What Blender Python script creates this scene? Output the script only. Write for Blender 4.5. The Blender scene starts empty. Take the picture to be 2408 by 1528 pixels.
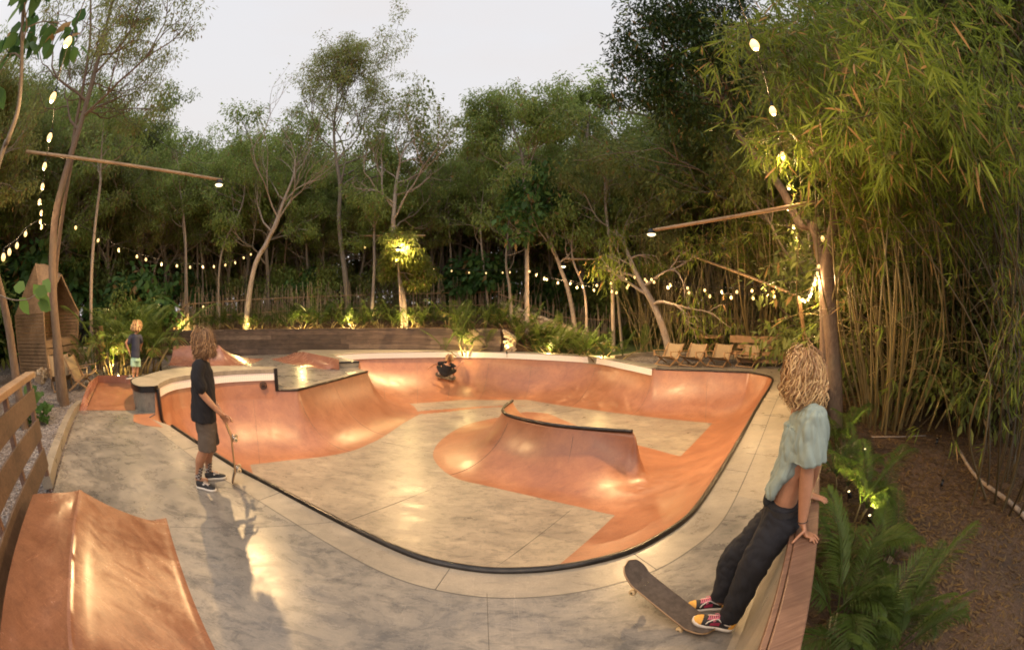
import bpy, math, random
import numpy as np
from mathutils import Vector, Matrix, noise
from mathutils.geometry import delaunay_2d_cdt
SC = bpy.context.scene
COL = SC.collection
R = math.radians
rng = np.random.default_rng(7)

# ------------------------------------------------------------------ camera model (a 15 mm equisolid fisheye, 2.05 m above the deck)
F, CX, CY = 1003.3, 1204.0, 764.0
H, PITCH = 2.05, R(-3)
def ray(x, y):
    dx, dy = x - CX, CY - y
    r = math.hypot(dx, dy); th = 2 * math.asin(min(.999, r / 2 / F)); s = math.sin(th) / max(r, 1e-9)
    v = (dx * s, math.cos(th), dy * s); c, q = math.cos(PITCH), math.sin(PITCH)
    return np.array([v[0], v[1] * c - v[2] * q, v[1] * q + v[2] * c])
def g(x, y, z=0.0):
    v = ray(x, y); t = (z - H) / v[2]
    return np.array([v[0] * t, v[1] * t, z])
def at(x, y, d):
    v = ray(x, y); t = d / math.hypot(v[0], v[1])
    return np.array([v[0] * t, v[1] * t, H + v[2] * t])

# ------------------------------------------------------------------ object helpers
def tag(o, label=None, cat=None, group=None, kind=None):
    if label: o['label'] = label
    if cat: o['category'] = cat
    if group: o['group'] = group
    if kind: o['kind'] = kind
    return o
def empty(name, loc=(0, 0, 0), rz=0.0):
    o = bpy.data.objects.new(name, None); COL.objects.link(o)
    o.location = loc; o.rotation_euler = (0, 0, rz); o.empty_display_size = .1
    return o
def link(name, me, parent=None, mat=None):
    o = bpy.data.objects.new(name, me); COL.objects.link(o)
    if parent is not None: o.parent = parent
    if mat is not None:
        for m in (mat if isinstance(mat, (list, tuple)) else [mat]): me.materials.append(m)
    return o
def np_mesh(name, V, polys, smooth=True, attrs=None, mi=None):
    """V (n,3); polys: list of (m,k) int arrays"""
    me = bpy.data.meshes.new(name)
    V = np.ascontiguousarray(V, dtype=np.float32)
    polys = [np.asarray(p, dtype=np.int32) for p in polys if len(p)]
    loops = np.concatenate([p.ravel() for p in polys]); tot = np.concatenate([np.full(len(p), p.shape[1], np.int32) for p in polys])
    start = np.concatenate([[0], np.cumsum(tot)[:-1]]).astype(np.int32)
    me.vertices.add(len(V)); me.vertices.foreach_set('co', V.ravel())
    me.loops.add(len(loops)); me.loops.foreach_set('vertex_index', loops)
    me.polygons.add(len(tot)); me.polygons.foreach_set('loop_start', start)
    me.polygons.foreach_set('loop_total', tot)
    if mi is not None: me.polygons.foreach_set('material_index', np.asarray(mi, np.int32))
    me.update(calc_edges=True)
    me.polygons.foreach_set('use_smooth', np.full(len(tot), bool(smooth)))
    if attrs:
        for k, a in attrs.items():
            dom = 'POINT' if len(a) == len(V) else 'FACE'
            at_ = me.attributes.new(k, 'FLOAT', dom); at_.data.foreach_set('value', np.asarray(a, np.float32))
    return me

class MB:
    """collects shapes into one mesh"""
    def __init__(s): s.V = []; s.P = {3: [], 4: []}; s.n = 0; s.X = []
    def add(s, V, quads=None, tris=None):
        V = np.asarray(V, float).reshape(-1, 3)
        if quads is not None and len(quads): s.P[4].append(np.asarray(quads, int) + s.n)
        if tris is not None and len(tris): s.P[3].append(np.asarray(tris, int) + s.n)
        s.V.append(V); s.n += len(V); return s
    def box(s, c, size, rz=0.0, rx=0.0, ry=0.0, taper=1.0):
        c = np.array(c, float); hx, hy, hz = [q / 2 for q in size]
        v = np.array([[sx * hx * (taper if sz > 0 else 1), sy * hy * (taper if sz > 0 else 1), sz * hz] for sz in (-1, 1) for sy in (-1, 1) for sx in (-1, 1)])
        M = np.array((Matrix.Rotation(rz, 3, 'Z') @ Matrix.Rotation(ry, 3, 'Y') @ Matrix.Rotation(rx, 3, 'X')))
        v = v @ M.T + c
        return s.add(v, [[0, 2, 3, 1], [4, 5, 7, 6], [0, 1, 5, 4], [2, 6, 7, 3], [0, 4, 6, 2], [1, 3, 7, 5]])
    def bar(s, a, b, w, t, up=(0, 0, 1), w2=None, t2=None):
        a, b = np.array(a, float), np.array(b, float); d = b - a; L = np.linalg.norm(d); d /= L
        up = np.array(up, float); sx = np.cross(d, up); sx /= max(np.linalg.norm(sx), 1e-9); uu = np.cross(sx, d)
        w2 = w if w2 is None else w2; t2 = t if t2 is None else t2
        v = [a - sx * w / 2 - uu * t / 2, a + sx * w / 2 - uu * t / 2, a + sx * w / 2 + uu * t / 2, a - sx * w / 2 + uu * t / 2,
             b - sx * w2 / 2 - uu * t2 / 2, b + sx * w2 / 2 - uu * t2 / 2, b + sx * w2 / 2 + uu * t2 / 2, b - sx * w2 / 2 + uu * t2 / 2]
        return s.add(v, [[0, 1, 2, 3], [7, 6, 5, 4], [0, 4, 5, 1], [1, 5, 6, 2], [2, 6, 7, 3], [3, 7, 4, 0]])
    def tube(s, pts, rad, sides=8, cap=True, flat=None):
        V, Q, T = tube(pts, rad, sides, cap, flat); return s.add(V, Q, T)
    def ball(s, c, r, nu=12, nv=8, sc=(1, 1, 1)):
        c = np.array(c, float); th = np.linspace(0, math.pi, nv + 1)[1:-1]; ph = np.linspace(0, 2 * math.pi, nu, endpoint=False)
        v = [[0, 0, 1]] + [[math.sin(t) * math.cos(p), math.sin(t) * math.sin(p), math.cos(t)] for t in th for p in ph] + [[0, 0, -1]]
        v = np.array(v) * r * np.array(sc) + c
        q = []; t3 = []
        for i in range(nv - 2):
            for j in range(nu): q.append([1 + i * nu + j, 1 + (i + 1) * nu + j, 1 + (i + 1) * nu + (j + 1) % nu, 1 + i * nu + (j + 1) % nu])
        for j in range(nu):
            t3.append([0, 1 + j, 1 + (j + 1) % nu]); t3.append([len(v) - 1, 1 + (nv - 2) * nu + (j + 1) % nu, 1 + (nv - 2) * nu + j])
        return s.add(v, q, t3)
    def mesh(s, name, smooth=False, attrs=None):
        V = np.concatenate(s.V); P = []
        for k in (3, 4):
            if s.P[k]: P.append(np.concatenate(s.P[k]))
        return np_mesh(name, V, P, smooth, attrs)
    def build(s, name, mat, parent=None, smooth=False, bevel=0.0, origin=None):
        if origin is not None: s.V = [v - np.asarray(origin) for v in s.V]
        o = link(name, s.mesh(name, smooth), parent, mat)
        if bevel:
            m = o.modifiers.new('bevel', 'BEVEL'); m.width = bevel; m.segments = 2; m.limit_method = 'ANGLE'
        return o

def frames(P):
    P = np.asarray(P, float); n = len(P)
    T = np.zeros_like(P); T[1:-1] = P[2:] - P[:-2]; T[0] = P[1] - P[0]; T[-1] = P[-1] - P[-2]
    T /= np.maximum(np.linalg.norm(T, axis=1, keepdims=True), 1e-9)
    a = np.array([0, 0, 1.]) if abs(T[0][2]) < .9 else np.array([1., 0, 0])
    N = np.zeros_like(P); nn = a - T[0] * (a @ T[0]); nn /= np.linalg.norm(nn); N[0] = nn
    for i in range(1, n):
        nn = N[i - 1] - T[i] * (N[i - 1] @ T[i]); l = np.linalg.norm(nn)
        N[i] = nn / l if l > 1e-6 else N[i - 1]
    return T, N, np.cross(T, N)
def tube(pts, rad, sides=8, cap=True, flat=None):
    P = np.asarray(pts, float); n = len(P); rad = np.broadcast_to(np.asarray(rad, float), (n,))
    T, N, B = frames(P); a = np.linspace(0, 2 * math.pi, sides, endpoint=False)
    f = 1.0 if flat is None else flat
    V = (P[:, None] + rad[:, None, None] * (np.cos(a)[None, :, None] * N[:, None] + f * np.sin(a)[None, :, None] * B[:, None])).reshape(-1, 3)
    i = np.arange(n - 1)[:, None] * sides; j = np.arange(sides)[None]; j2 = (j + 1) % sides
    Q = np.stack([i + j, i + j2, i + sides + j2, i + sides + j], -1).reshape(-1, 4)
    Tr = np.zeros((0, 3), int)
    if cap:
        V = np.concatenate([V, P[:1], P[-1:]]); c0, c1 = n * sides, n * sides + 1; j = np.arange(sides); j2 = (j + 1) % sides
        Tr = np.concatenate([np.stack([np.full(sides, c0), j2, j], -1), np.stack([np.full(sides, c1), (n - 1) * sides + j, (n - 1) * sides + j2], -1)])
    return V, Q, Tr
def spline(P, n=8):
    """Catmull-Rom through points (any dimension)"""
    P = np.asarray(P, float); Q = np.concatenate([[2 * P[0] - P[1]], P, [2 * P[-1] - P[-2]]]); out = []
    t = np.linspace(0, 1, n, endpoint=False)[:, None]
    for i in range(1, len(Q) - 2):
        a, b, c, d = Q[i - 1], Q[i], Q[i + 1], Q[i + 2]
        out.append(.5 * ((2 * b) + (c - a) * t + (2 * a - 5 * b + 4 * c - d) * t ** 2 + (3 * b - a - 3 * c + d) * t ** 3))
    out.append(P[-1:]); return np.concatenate(out)
def resample(P, step):
    P = np.asarray(P, float); L = np.linalg.norm(np.diff(P[:, :3], axis=0), axis=1); s = np.concatenate([[0], np.cumsum(L)])
    n = max(2, int(round(s[-1] / step)) + 1); q = np.linspace(0, s[-1], n)
    return np.stack([np.interp(q, s, P[:, k]) for k in range(P.shape[1])], 1)
def inside(poly, pts):
    poly = np.asarray(poly); pts = np.asarray(pts); r = np.zeros(len(pts), bool); x, y = pts[:, 0], pts[:, 1]
    n = len(poly); j = n - 1
    for i in range(n):
        xi, yi, xj, yj = poly[i][0], poly[i][1], poly[j][0], poly[j][1]
        c = ((yi > y) != (yj > y))
        if c.any(): r ^= c & (x < (xj - xi) * (y - yi) / ((yj - yi) if yj != yi else 1e-12) + xi)
        j = i
    return r
def pdist(line, pts, closed=False):
    """distance of pts to a 2D polyline; returns distance, (segment index + fraction)"""
    line = np.asarray(line)[:, :2]; A = line if closed else line[:-1]; B = np.roll(line, -1, 0) if closed else line[1:]
    best = np.full(len(pts), 1e9); par = np.zeros(len(pts))
    for i in range(len(A)):
        d = B[i] - A[i]; L = d @ d + 1e-12; t = np.clip(((pts - A[i]) @ d) / L, 0, 1)
        q = np.linalg.norm(pts - (A[i] + t[:, None] * d), axis=1); m = q < best
        best[m] = q[m]; par[m] = i + t[m]
    return best, par
def triangulate(pts, edges, inner=True):
    r = delaunay_2d_cdt([Vector((float(p[0]), float(p[1]))) for p in pts], [(int(a), int(b)) for a, b in edges], [], 0, 1e-5)
    V = np.array([(v[0], v[1]) for v in r[0]]); Fc = np.array([f for f in r[2] if len(f) == 3])
    return V, Fc
def fbm(p, sc=1.0, oc=4, seed=0.0):
    return noise.fractal(Vector((p[0] * sc + seed, p[1] * sc - seed, p[2] * sc + seed * .7)), 1.0, 2.0, oc)

# ------------------------------------------------------------------ materials
class NT:
    def __init__(s, name):
        s.m = bpy.data.materials.new(name); s.m.use_nodes = True; s.t = s.m.node_tree; s.N = s.t.nodes; s.L = s.t.links
        s.b = s.N['Principled BSDF']; s.out = s.N['Material Output']
    def n(s, ty, **k):
        x = s.N.new(ty)
        for a, v in k.items():
            if a == 'ins':
                for i, w in v.items():
                    if isinstance(w, bpy.types.NodeSocket): s.L.new(w, x.inputs[i])
                    else: x.inputs[i].default_value = w
            else: setattr(x, a, v)
        return x
    def lk(s, a, b): s.L.new(a, b)
    def obj(s): return s.n('ShaderNodeTexCoord').outputs['Object']
    def geo(s): return s.n('ShaderNodeNewGeometry').outputs['Position']
    def attr(s, nm): return s.n('ShaderNodeAttribute', attribute_name=nm).outputs['Fac']
    def noise(s, co, sc, det=6, rough=.6, dist=0.0):
        x = s.n('ShaderNodeTexNoise', ins={'Scale': sc, 'Detail': det, 'Roughness': rough, 'Distortion': dist}); s.lk(co, x.inputs['Vector']); return x.outputs['Fac']
    def ramp(s, f, stops):
        x = s.n('ShaderNodeValToRGB'); s.lk(f, x.inputs[0]); e = x.color_ramp.elements
        while len(e) < len(stops): e.new(.5)
        for i, (p, c) in enumerate(stops):
            e[i].position = p; e[i].color = (*(c if isinstance(c, (tuple, list)) else (c, c, c)), 1)
        return x.outputs['Color']
    def mix(s, f, a, b, mode='MIX'):
        x = s.n('ShaderNodeMix', data_type='RGBA', blend_type=mode)
        for i, w in ((0, f), (6, a), (7, b)):
            if isinstance(w, bpy.types.NodeSocket): s.lk(w, x.inputs[i])
            else: x.inputs[i].default_value = w if i == 0 else (*w, 1)
        return x.outputs[2]
    def math(s, op, a, b=0.0):
        x = s.n('ShaderNodeMath', operation=op)
        for i, w in ((0, a), (1, b)):
            if isinstance(w, bpy.types.NodeSocket): s.lk(w, x.inputs[i])
            else: x.inputs[i].default_value = w
        return x.outputs[0]
    def maprange(s, f, a, b, c, d):
        x = s.n('ShaderNodeMapRange', ins={'From Min': a, 'From Max': b, 'To Min': c, 'To Max': d}); s.lk(f, x.inputs[0]); return x.outputs[0]
    def mapping(s, co, sc=(1, 1, 1), rot=(0, 0, 0)):
        x = s.n('ShaderNodeMapping'); s.lk(co, x.inputs[0]); x.inputs['Scale'].default_value = sc; x.inputs['Rotation'].default_value = rot; return x.outputs[0]
    def bump(s, h, strength=.3, dist=.02):
        x = s.n('ShaderNodeBump', ins={'Strength': strength, 'Distance': dist}); s.lk(h, x.inputs['Height']); s.lk(x.outputs[0], s.b.inputs['Normal'])
    def base(s, c):
        if isinstance(c, bpy.types.NodeSocket): s.lk(c, s.b.inputs['Base Color'])
        else: s.b.inputs['Base Color'].default_value = (*c, 1)
        return s
    def rough(s, r):
        if isinstance(r, bpy.types.NodeSocket): s.lk(r, s.b.inputs['Roughness'])
        else: s.b.inputs['Roughness'].default_value = r
        return s
M = {}
def simple(name, c, r=.6, metal=0.0, var=.25, sc=8.0, bump=.2):
    t = NT(name); co = t.obj(); f = t.noise(co, sc, 5)
    t.base(t.ramp(f, [(.3, tuple(q * (1 - var) for q in c)), (.7, tuple(min(1, q * (1 + var)) for q in c))])).rough(r)
    t.b.inputs['Metallic'].default_value = metal
    if bump: t.bump(f, bump, .01)
    M[name] = t.m; return t.m

def concrete(name, dark, light, stain, rough=(.28, .5), tint=.5, spec=.5, sc=1.0):
    """trowelled, sealed concrete: cloudy mottling, darker trowel burns, fine scratches"""
    t = NT(name); co = t.geo()
    big = t.noise(co, .55 * sc, 6, .62, .6)
    mid = t.noise(t.mapping(co, (1, 1.7, 1), (0, 0, .9)), 1.7 * sc, 9, .72, .5)
    mix = t.math('ADD', t.math('MULTIPLY', big, .5), t.math('MULTIPLY', mid, .5))
    c = t.ramp(mix, [(.36, dark), (.5, tuple((a + b) / 2 for a, b in zip(dark, light))), (.62, light)])
    st = t.noise(t.mapping(co, (1, 2.0, 1), (0, 0, .6)), 4.2 * sc, 9, .78, .6)
    c = t.mix(t.maprange(st, .48, .68, 0, tint), c, stain)
    # scratches and wheel marks: thin ridges of warped noise
    w = t.noise(t.mapping(co, (.25, 5, 1), (0, 0, .5)), 3.2, 3, .5, .4)
    w2 = t.noise(t.mapping(co, (5, .3, 1), (0, 0, .2)), 2.4, 3, .5, .5)
    sA = t.maprange(t.math('ABSOLUTE', t.math('SUBTRACT', w, .5)), 0, .004, 1, 0)
    sB = t.maprange(t.math('ABSOLUTE', t.math('SUBTRACT', w2, .52)), 0, .003, 1, 0)
    scr = t.math('MULTIPLY', t.math('MAXIMUM', sA, sB), t.maprange(big, .42, .58, 0, .5))
    c = t.mix(scr, c, tuple(min(1, q * 1.5) for q in light))
    fine = t.noise(co, 60, 4, .7)
    c = t.mix(.22, c, t.ramp(fine, [(.3, .25), (.7, .75)]), 'OVERLAY')
    t.base(c).rough(t.maprange(mid, .35, .65, rough[0], rough[1]))
    t.b.inputs['Specular IOR Level'].default_value = spec
    h = t.math('ADD', t.math('MULTIPLY', mid, .7), t.math('MULTIPLY', fine, .12))
    t.bump(h, .12, .012)
    M[name] = t.m; return t.m
concrete('deck_concrete', (.12, .113, .104), (.33, .285, .23), (.066, .065, .063), (.2, .42), .9, .6)
concrete('border_concrete', (.23, .195, .15), (.38, .315, .235), (.13, .12, .10), (.24, .46), .45, .5)
concrete('floor_concrete', (.22, .19, .15), (.39, .325, .24), (.115, .103, .088), (.26, .48), .85, .45)
concrete('terracotta', (.25, .10, .05), (.385, .17, .086), (.19, .08, .048), (.28, .46), .5, .55, 1.2)
concrete('hump_concrete', (.17, .072, .04), (.31, .14, .075), (.12, .052, .034), (.12, .3), .5, .6)
concrete('red_concrete', (.25, .11, .075), (.39, .18, .115), (.19, .085, .062), (.16, .34), .5, .55)
concrete('joint_dark', (.06, .055, .05), (.13, .12, .10), (.05, .045, .04), (.5, .7))
concrete('coping_concrete', (.18, .16, .125), (.31, .275, .21), (.12, .105, .085), (.35, .55), .6, .5)
concrete('block_concrete', (.12, .115, .1), (.24, .22, .175), (.07, .066, .06), (.45, .7), .7, .3, 2.0)
def wood(name, a, b, rough=.6, sc=1.0, axis=0, dirt=.5, board=None):
    t = NT(name); co = t.obj(); st = [14, 14, 14]; st[axis] = .9
    f = t.noise(t.mapping(co, tuple(q * sc for q in st)), 2.0, 8, .7, .6)
    c = t.ramp(f, [(.32, a), (.68, b)])
    f2 = t.noise(co, 1.7, 4); c = t.mix(t.maprange(f2, .45, .65, 0, dirt), c, tuple(q * .45 for q in a))
    if board:
        ax, w = board; xyz = t.n('ShaderNodeSeparateXYZ'); t.lk(co, xyz.inputs[0])
    t.base(c).rough(rough); t.bump(f, .35, .006); M[name] = t.m; return t.m
wood('dark_sleeper', (.022, .015, .012), (.075, .05, .035), .75)
wood('rail_wood', (.125, .062, .04), (.25, .14, .09), .5, 1.6)
wood('fence_wood', (.085, .05, .032), (.17, .105, .066), .62)
wood('fence_cap', (.23, .13, .07), (.38, .235, .13), .5)
wood('teak', (.28, .16, .075), (.48, .29, .14), .5)
wood('plank_wood', (.26, .14, .065), (.42, .25, .12), .6)
wood('bamboo_pole', (.26, .15, .07), (.48, .31, .16), .45, .5)
wood('hutch_wood', (.19, .12, .068), (.38, .25, .145), .6)
simple('black_steel', (.012, .011, .011), .38, .3, .3)
simple('coping_steel', (.045, .04, .036), .3, .7, .4)
simple('grout', (.5, .42, .32), .8)
simple('white_paint', (.7, .66, .6), .5)
simple('wire_black', (.015, .013, .012), .5)
def bark(name, a, b, c2=None):
    t = NT(name); co = t.obj(); f = t.noise(t.mapping(co, (6, 6, 2.2)), 2.5, 8, .7, .8)
    f2 = t.noise(co, 1.6, 5)
    c = t.ramp(f, [(.3, a), (.7, b)]); c = t.mix(t.maprange(f2, .5, .62, 0, .6), c, c2 or b)
    t.base(c).rough(.85); t.bump(f, .6, .03); M[name] = t.m
bark('bark_brown', (.09, .055, .035), (.23, .15, .095), (.16, .12, .075))
bark('bark_pale', (.17, .125, .095), (.42, .34, .27), (.3, .2, .13))
bark('bark_grey', (.12, .095, .075), (.28, .23, .18), (.2, .15, .10))
bark('bark_dark', (.04, .028, .018), (.10, .07, .045))
def leafmat(name, a, b, dry=(.32, .2, .08), dryamt=.1, rough=.45, trans=.55, mossy=.0):
    t = NT(name); r = t.attr('rnd'); co = t.geo()
    n1 = t.noise(co, .7, 3)
    v = t.math('ADD', t.math('MULTIPLY', r, .6), t.math('MULTIPLY', n1, .5))
    c = t.ramp(v, [(.15, a), (.85, b)])
    c = t.mix(t.math('GREATER_THAN', r, 1 - dryamt), c, dry)
    t.base(c).rough(rough); t.b.inputs['Specular IOR Level'].default_value = .3
    tr = t.n('ShaderNodeBsdfTranslucent'); t.lk(c, tr.inputs[0])
    mx = t.n('ShaderNodeMixShader', ins={0: trans}); t.lk(t.b.outputs[0], mx.inputs[1]); t.lk(tr.outputs[0], mx.inputs[2])
    t.lk(mx.outputs[0], t.out.inputs[0]); M[name] = t.m
leafmat('leaf_mid', (.155, .215, .05), (.35, .42, .115), dryamt=.05)
leafmat('leaf_dark', (.10, .14, .04), (.24, .27, .08), dryamt=.03)
leafmat('leaf_glossy', (.022, .045, .012), (.06, .10, .026), dryamt=.03, rough=.3, trans=.2)
leafmat('leaf_olive', (.175, .20, .055), (.37, .385, .12), dryamt=.12)
leafmat('leaf_bright', (.12, .16, .03), (.28, .30, .06), dryamt=.08)
leafmat('leaf_broad', (.04, .10, .03), (.12, .22, .06), dryamt=.05)
leafmat('leaf_bamboo', (.085, .135, .018), (.31, .37, .055), dry=(.48, .28, .11), dryamt=.08)
leafmat('leaf_palm', (.05, .092, .02), (.16, .21, .045), dryamt=.09, rough=.35)
leafmat('leaf_grass', (.06, .12, .02), (.16, .24, .05), dryamt=.05)
leafmat('leaf_dry', (.16, .10, .05), (.32, .22, .12), dryamt=.3)
def culm(name, a, b):
    t = NT(name); co = t.obj(); f = t.noise(t.mapping(co, (3, 3, .6)), 2.0, 4); r = t.n('ShaderNodeObjectInfo').outputs['Random']
    c = t.ramp(t.math('ADD', t.math('MULTIPLY', f, .6), t.math('MULTIPLY', r, .4)), [(.25, a), (.75, b)])
    t.base(c).rough(.45); M[name] = t.m
culm('culm', (.10, .075, .028), (.28, .205, .085))
culm('culm_shaded', (.04, .028, .012), (.11, .078, .032))  # darker copy of the culm colour, with the canopy's shade painted in
culm('stick', (.19, .13, .075), (.42, .31, .20))
def emit(name, c, s):
    t = NT(name); t.base((.8, .7, .5)); t.b.inputs['Emission Color'].default_value = (*c, 1); t.b.inputs['Emission Strength'].default_value = s; M[name] = t.m
emit('bulb_glow', (1, .62, .20), 1.7)
emit('lamp_glow', (1, .80, .46), 2.6)
emit('spot_glow', (1, .74, .36), 3)
# ------------------------------------------------------------------ camera, world
cd = bpy.data.cameras.new('camera'); cam = bpy.data.objects.new('camera', cd); COL.objects.link(cam)
cam.location = (0, 0, H); cam.rotation_euler = (math.pi / 2 + PITCH, 0, 0)
cd.type = 'PANO'; cd.sensor_width = 36.0; cd.sensor_height = 36.0 * 649 / 1024; cd.clip_start = .05; cd.clip_end = 800
cd.panorama_type = 'FISHEYE_EQUISOLID'; cd.fisheye_lens = 15.0; cd.fisheye_fov = R(200)
SC.camera = cam
SC.render.engine = 'CYCLES'
SC.cycles.use_denoising = True; SC.cycles.filter_width = 1.8; SC.cycles.max_bounces = 6; SC.cycles.diffuse_bounces = 4; SC.cycles.glossy_bounces = 3
SC.cycles.transmission_bounces = 2; SC.cycles.transparent_max_bounces = 4; SC.cycles.sample_clamp_indirect = 3.0; SC.cycles.caustics_reflective = False
SC.view_settings.view_transform = 'Standard'; SC.view_settings.look = 'None'; SC.view_settings.exposure = 0.0; SC.view_settings.gamma = 1.0
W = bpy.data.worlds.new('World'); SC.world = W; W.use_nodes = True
wn, wl = W.node_tree.nodes, W.node_tree.links
bg = wn['Background']; tc = wn.new('ShaderNodeTexCoord'); sx = wn.new('ShaderNodeSeparateXYZ'); wl.new(tc.outputs['Generated'], sx.inputs[0])
rp = wn.new('ShaderNodeValToRGB'); wl.new(sx.outputs['Z'], rp.inputs[0]); e = rp.color_ramp.elements; e.new(.5)
for i, (p, c) in enumerate(((.0, (.84, .78, .75)), (.32, (.81, .79, .79)), (.9, (.78, .79, .84)))): e[i].position = p; e[i].color = (*c, 1)
nz = wn.new('ShaderNodeTexNoise'); nz.inputs['Scale'].default_value = 2.2; nz.inputs['Detail'].default_value = 5; mp = wn.new('ShaderNodeMapping'); mp.inputs['Scale'].default_value = (1, 1, 3.5)
wl.new(tc.outputs['Generated'], mp.inputs[0]); wl.new(mp.outputs[0], nz.inputs['Vector'])
mr = wn.new('ShaderNodeMapRange'); mr.inputs[1].default_value = .5; mr.inputs[2].default_value = .72; mr.inputs[4].default_value = .35; wl.new(nz.outputs['Fac'], mr.inputs[0])
mx = wn.new('ShaderNodeMix'); mx.data_type = 'RGBA'; wl.new(mr.outputs[0], mx.inputs[0]); wl.new(rp.outputs[0], mx.inputs[6]); mx.inputs[7].default_value = (.80, .735, .71, 1)
# unseen sky behind the camera and overhead brightened as added fill for the woods
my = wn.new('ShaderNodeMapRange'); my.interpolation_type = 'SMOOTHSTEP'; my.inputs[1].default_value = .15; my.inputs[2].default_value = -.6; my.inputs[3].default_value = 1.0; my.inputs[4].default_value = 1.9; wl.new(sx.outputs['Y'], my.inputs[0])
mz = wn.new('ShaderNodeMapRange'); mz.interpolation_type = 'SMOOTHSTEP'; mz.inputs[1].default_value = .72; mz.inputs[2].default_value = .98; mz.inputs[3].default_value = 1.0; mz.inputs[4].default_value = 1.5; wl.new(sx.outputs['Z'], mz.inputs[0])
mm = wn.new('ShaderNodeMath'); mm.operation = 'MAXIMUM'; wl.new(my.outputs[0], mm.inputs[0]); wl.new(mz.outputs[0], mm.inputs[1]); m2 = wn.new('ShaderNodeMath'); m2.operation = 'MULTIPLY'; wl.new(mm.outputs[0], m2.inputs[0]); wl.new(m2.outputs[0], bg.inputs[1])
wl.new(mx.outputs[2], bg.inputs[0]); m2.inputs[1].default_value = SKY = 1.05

# ------------------------------------------------------------------ the bowl: coping contour and floor outline, both in plan
U, NV = np.array([.64, .7684]), np.array([.7684, -.64])          # along the right-hand wall, and outwards from the bowl
FZ = -1.3
cop_px = [(1145, 1343.5, 0), (1050, 1328, 0), (963, 1303, 0), (823, 1239, 0), (730, 1191, 0), (637, 1141.5, 0), (553.6, 1098, 0), (470, 1045, 0), (405, 1002, 0)]
near = np.array([[*g(x, y, z)[:2], z] for x, y, z in cop_px]); near = spline(near, 8)
gap = np.array([[*near[-1][:2], -.02], [-6.95, 5.45, -.02], [-7.02, 5.75, -.02]])
blk = np.array([[*g(x, y, .53)[:2], .53] for x, y in ((364, 907), (371, 900), (400, 888), (450, 880), (520, 872), (590, 868), (648, 866))]); blk = spline(blk, 6)
mid_ = np.array([[*g(x, y, 0)[:2], 0] for x, y in ((652, 917), (700, 917), (784, 895), (864, 873.5))])
mini = np.array([[*g(843, 866, 0)[:2] , 0], [*g(845, 849, .2)[:2], .2], [-5.75, 13.55, .2], [*g(783, 836, .2)[:2], .2]])
far_px = [(783, 836, .2), (800, 833, .2), (850, 830, .2), (900, 828.4, .2), (980, 827, .2), (1060, 826.3, .2), (1150, 827, .2), (1250, 830.5, .2), (1330, 834.5, .17), (1403, 839.5, .14), (1470, 852, .08), (1537, 866, .02)]
farc = spline(np.array([[*g(x, y, z)[:2], z] for x, y, z in far_px]), 6)
rgt_px = [(1542, 867.5), (1664, 871.6), (1762, 875.5), (1789, 880.5), (1806, 884.5), (1815, 889.5), (1817, 895), (1808, 915), (1793, 938), (1774, 969.5), (1700.6, 1098.6), (1645, 1183.5), (1608, 1224), (1553, 1261), (1479, 1298), (1369, 1327), (1239, 1343), (1145, 1343.5)]
rgt = np.array([[*g(x, y, 0)[:2], 0] for x, y in rgt_px]); rgt = np.concatenate([rgt[:3], spline(rgt[3:9], 5), spline(rgt[9:], 6)])
def dedupe(P):
    o = [P[0]]
    for p in P[1:]:
        if np.linalg.norm(p[:2] - o[-1][:2]) > .012: o.append(p)
    return np.array(o)
C3 = dedupe(np.concatenate([near, gap, blk, mid_, mini, farc, rgt]))
if np.linalg.norm(C3[0][:2] - C3[-1][:2]) < .02: C3 = C3[:-1]
for _ in range(12):
    for q_ in range(-7, 8): C3[q_ % len(C3)] = .25 * C3[(q_ - 1) % len(C3)] + .5 * C3[q_ % len(C3)] + .25 * C3[(q_ + 1) % len(C3)]
def gf(*p): return [g(x, y, FZ)[:2] for x, y in p]
wallF_r = gf((1675, 995), (1600, 1073), (1446, 1213), (1309, 1331))
near_off = [np.array(p) for p in ((.15, 4.15), (-.6, 4.2), (-1.6, 4.7), (-2.8, 5.4), (-4.0, 6.0), (-5.0, 6.5))]
wallF_l = gf((588, 1092), (668, 1082.6), (761, 1073), (823, 1061), (864, 1045), (901, 1027), (947, 996), (988, 973))
far_F = [np.array(p) for p in ((-2.9, 12.6), (-3.2, 13.3))] + gf((963, 949), (1084, 940), (1239, 940), (1368, 960), (1520, 979))
FO = np.concatenate([wallF_r, near_off, spline(wallF_l, 3), far_F])
# spine
SZ = -.3
spine = np.array([[*g(x, y, SZ)[:2], SZ] for x, y in ((1205, 943), (1192, 952), (1182, 963), (1186, 972), (1200, 979), (1240, 989), (1300, 1000), (1390, 1009), (1488, 1015))])
spineS = resample(spline(spine, 6), .08)
ridge = np.concatenate([spineS, resample(np.array([[*spineS[-1][:2], SZ], g(1516, 1040, -.46), g(1550, 1066, -.66), g(1596, 1088, -.84), g(1650, 1098, -.95), g(1700, 1100, -1.0)]), .08)[1:]])   # the crest sinks from the end of the coping to the wall
G_px = [(1446, 1213), (1309, 1180), (1160, 1145), (1080, 1127), (1036, 1100), (1018, 1070), (1030, 1042), (1060, 1017), (1100, 997), (1150, 985), (1200, 976), (1239, 968), (1290, 972), (1343, 995), (1440, 1030), (1538, 1056), (1600, 1073)]
GP = [np.array(p) for p in gf(*G_px)]; GO = np.concatenate([spline(np.array(GP[:13]), 3), np.array(GP[13:])])
def prof(u):                       # transition: an arc that meets the floor level and reaches 74 degrees at the coping
    A = math.sin(R(74)); x = np.clip(1 - u, 0, 1) * A
    return (1 - np.sqrt(1 - x * x)) / (1 - math.cos(R(74)))
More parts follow.
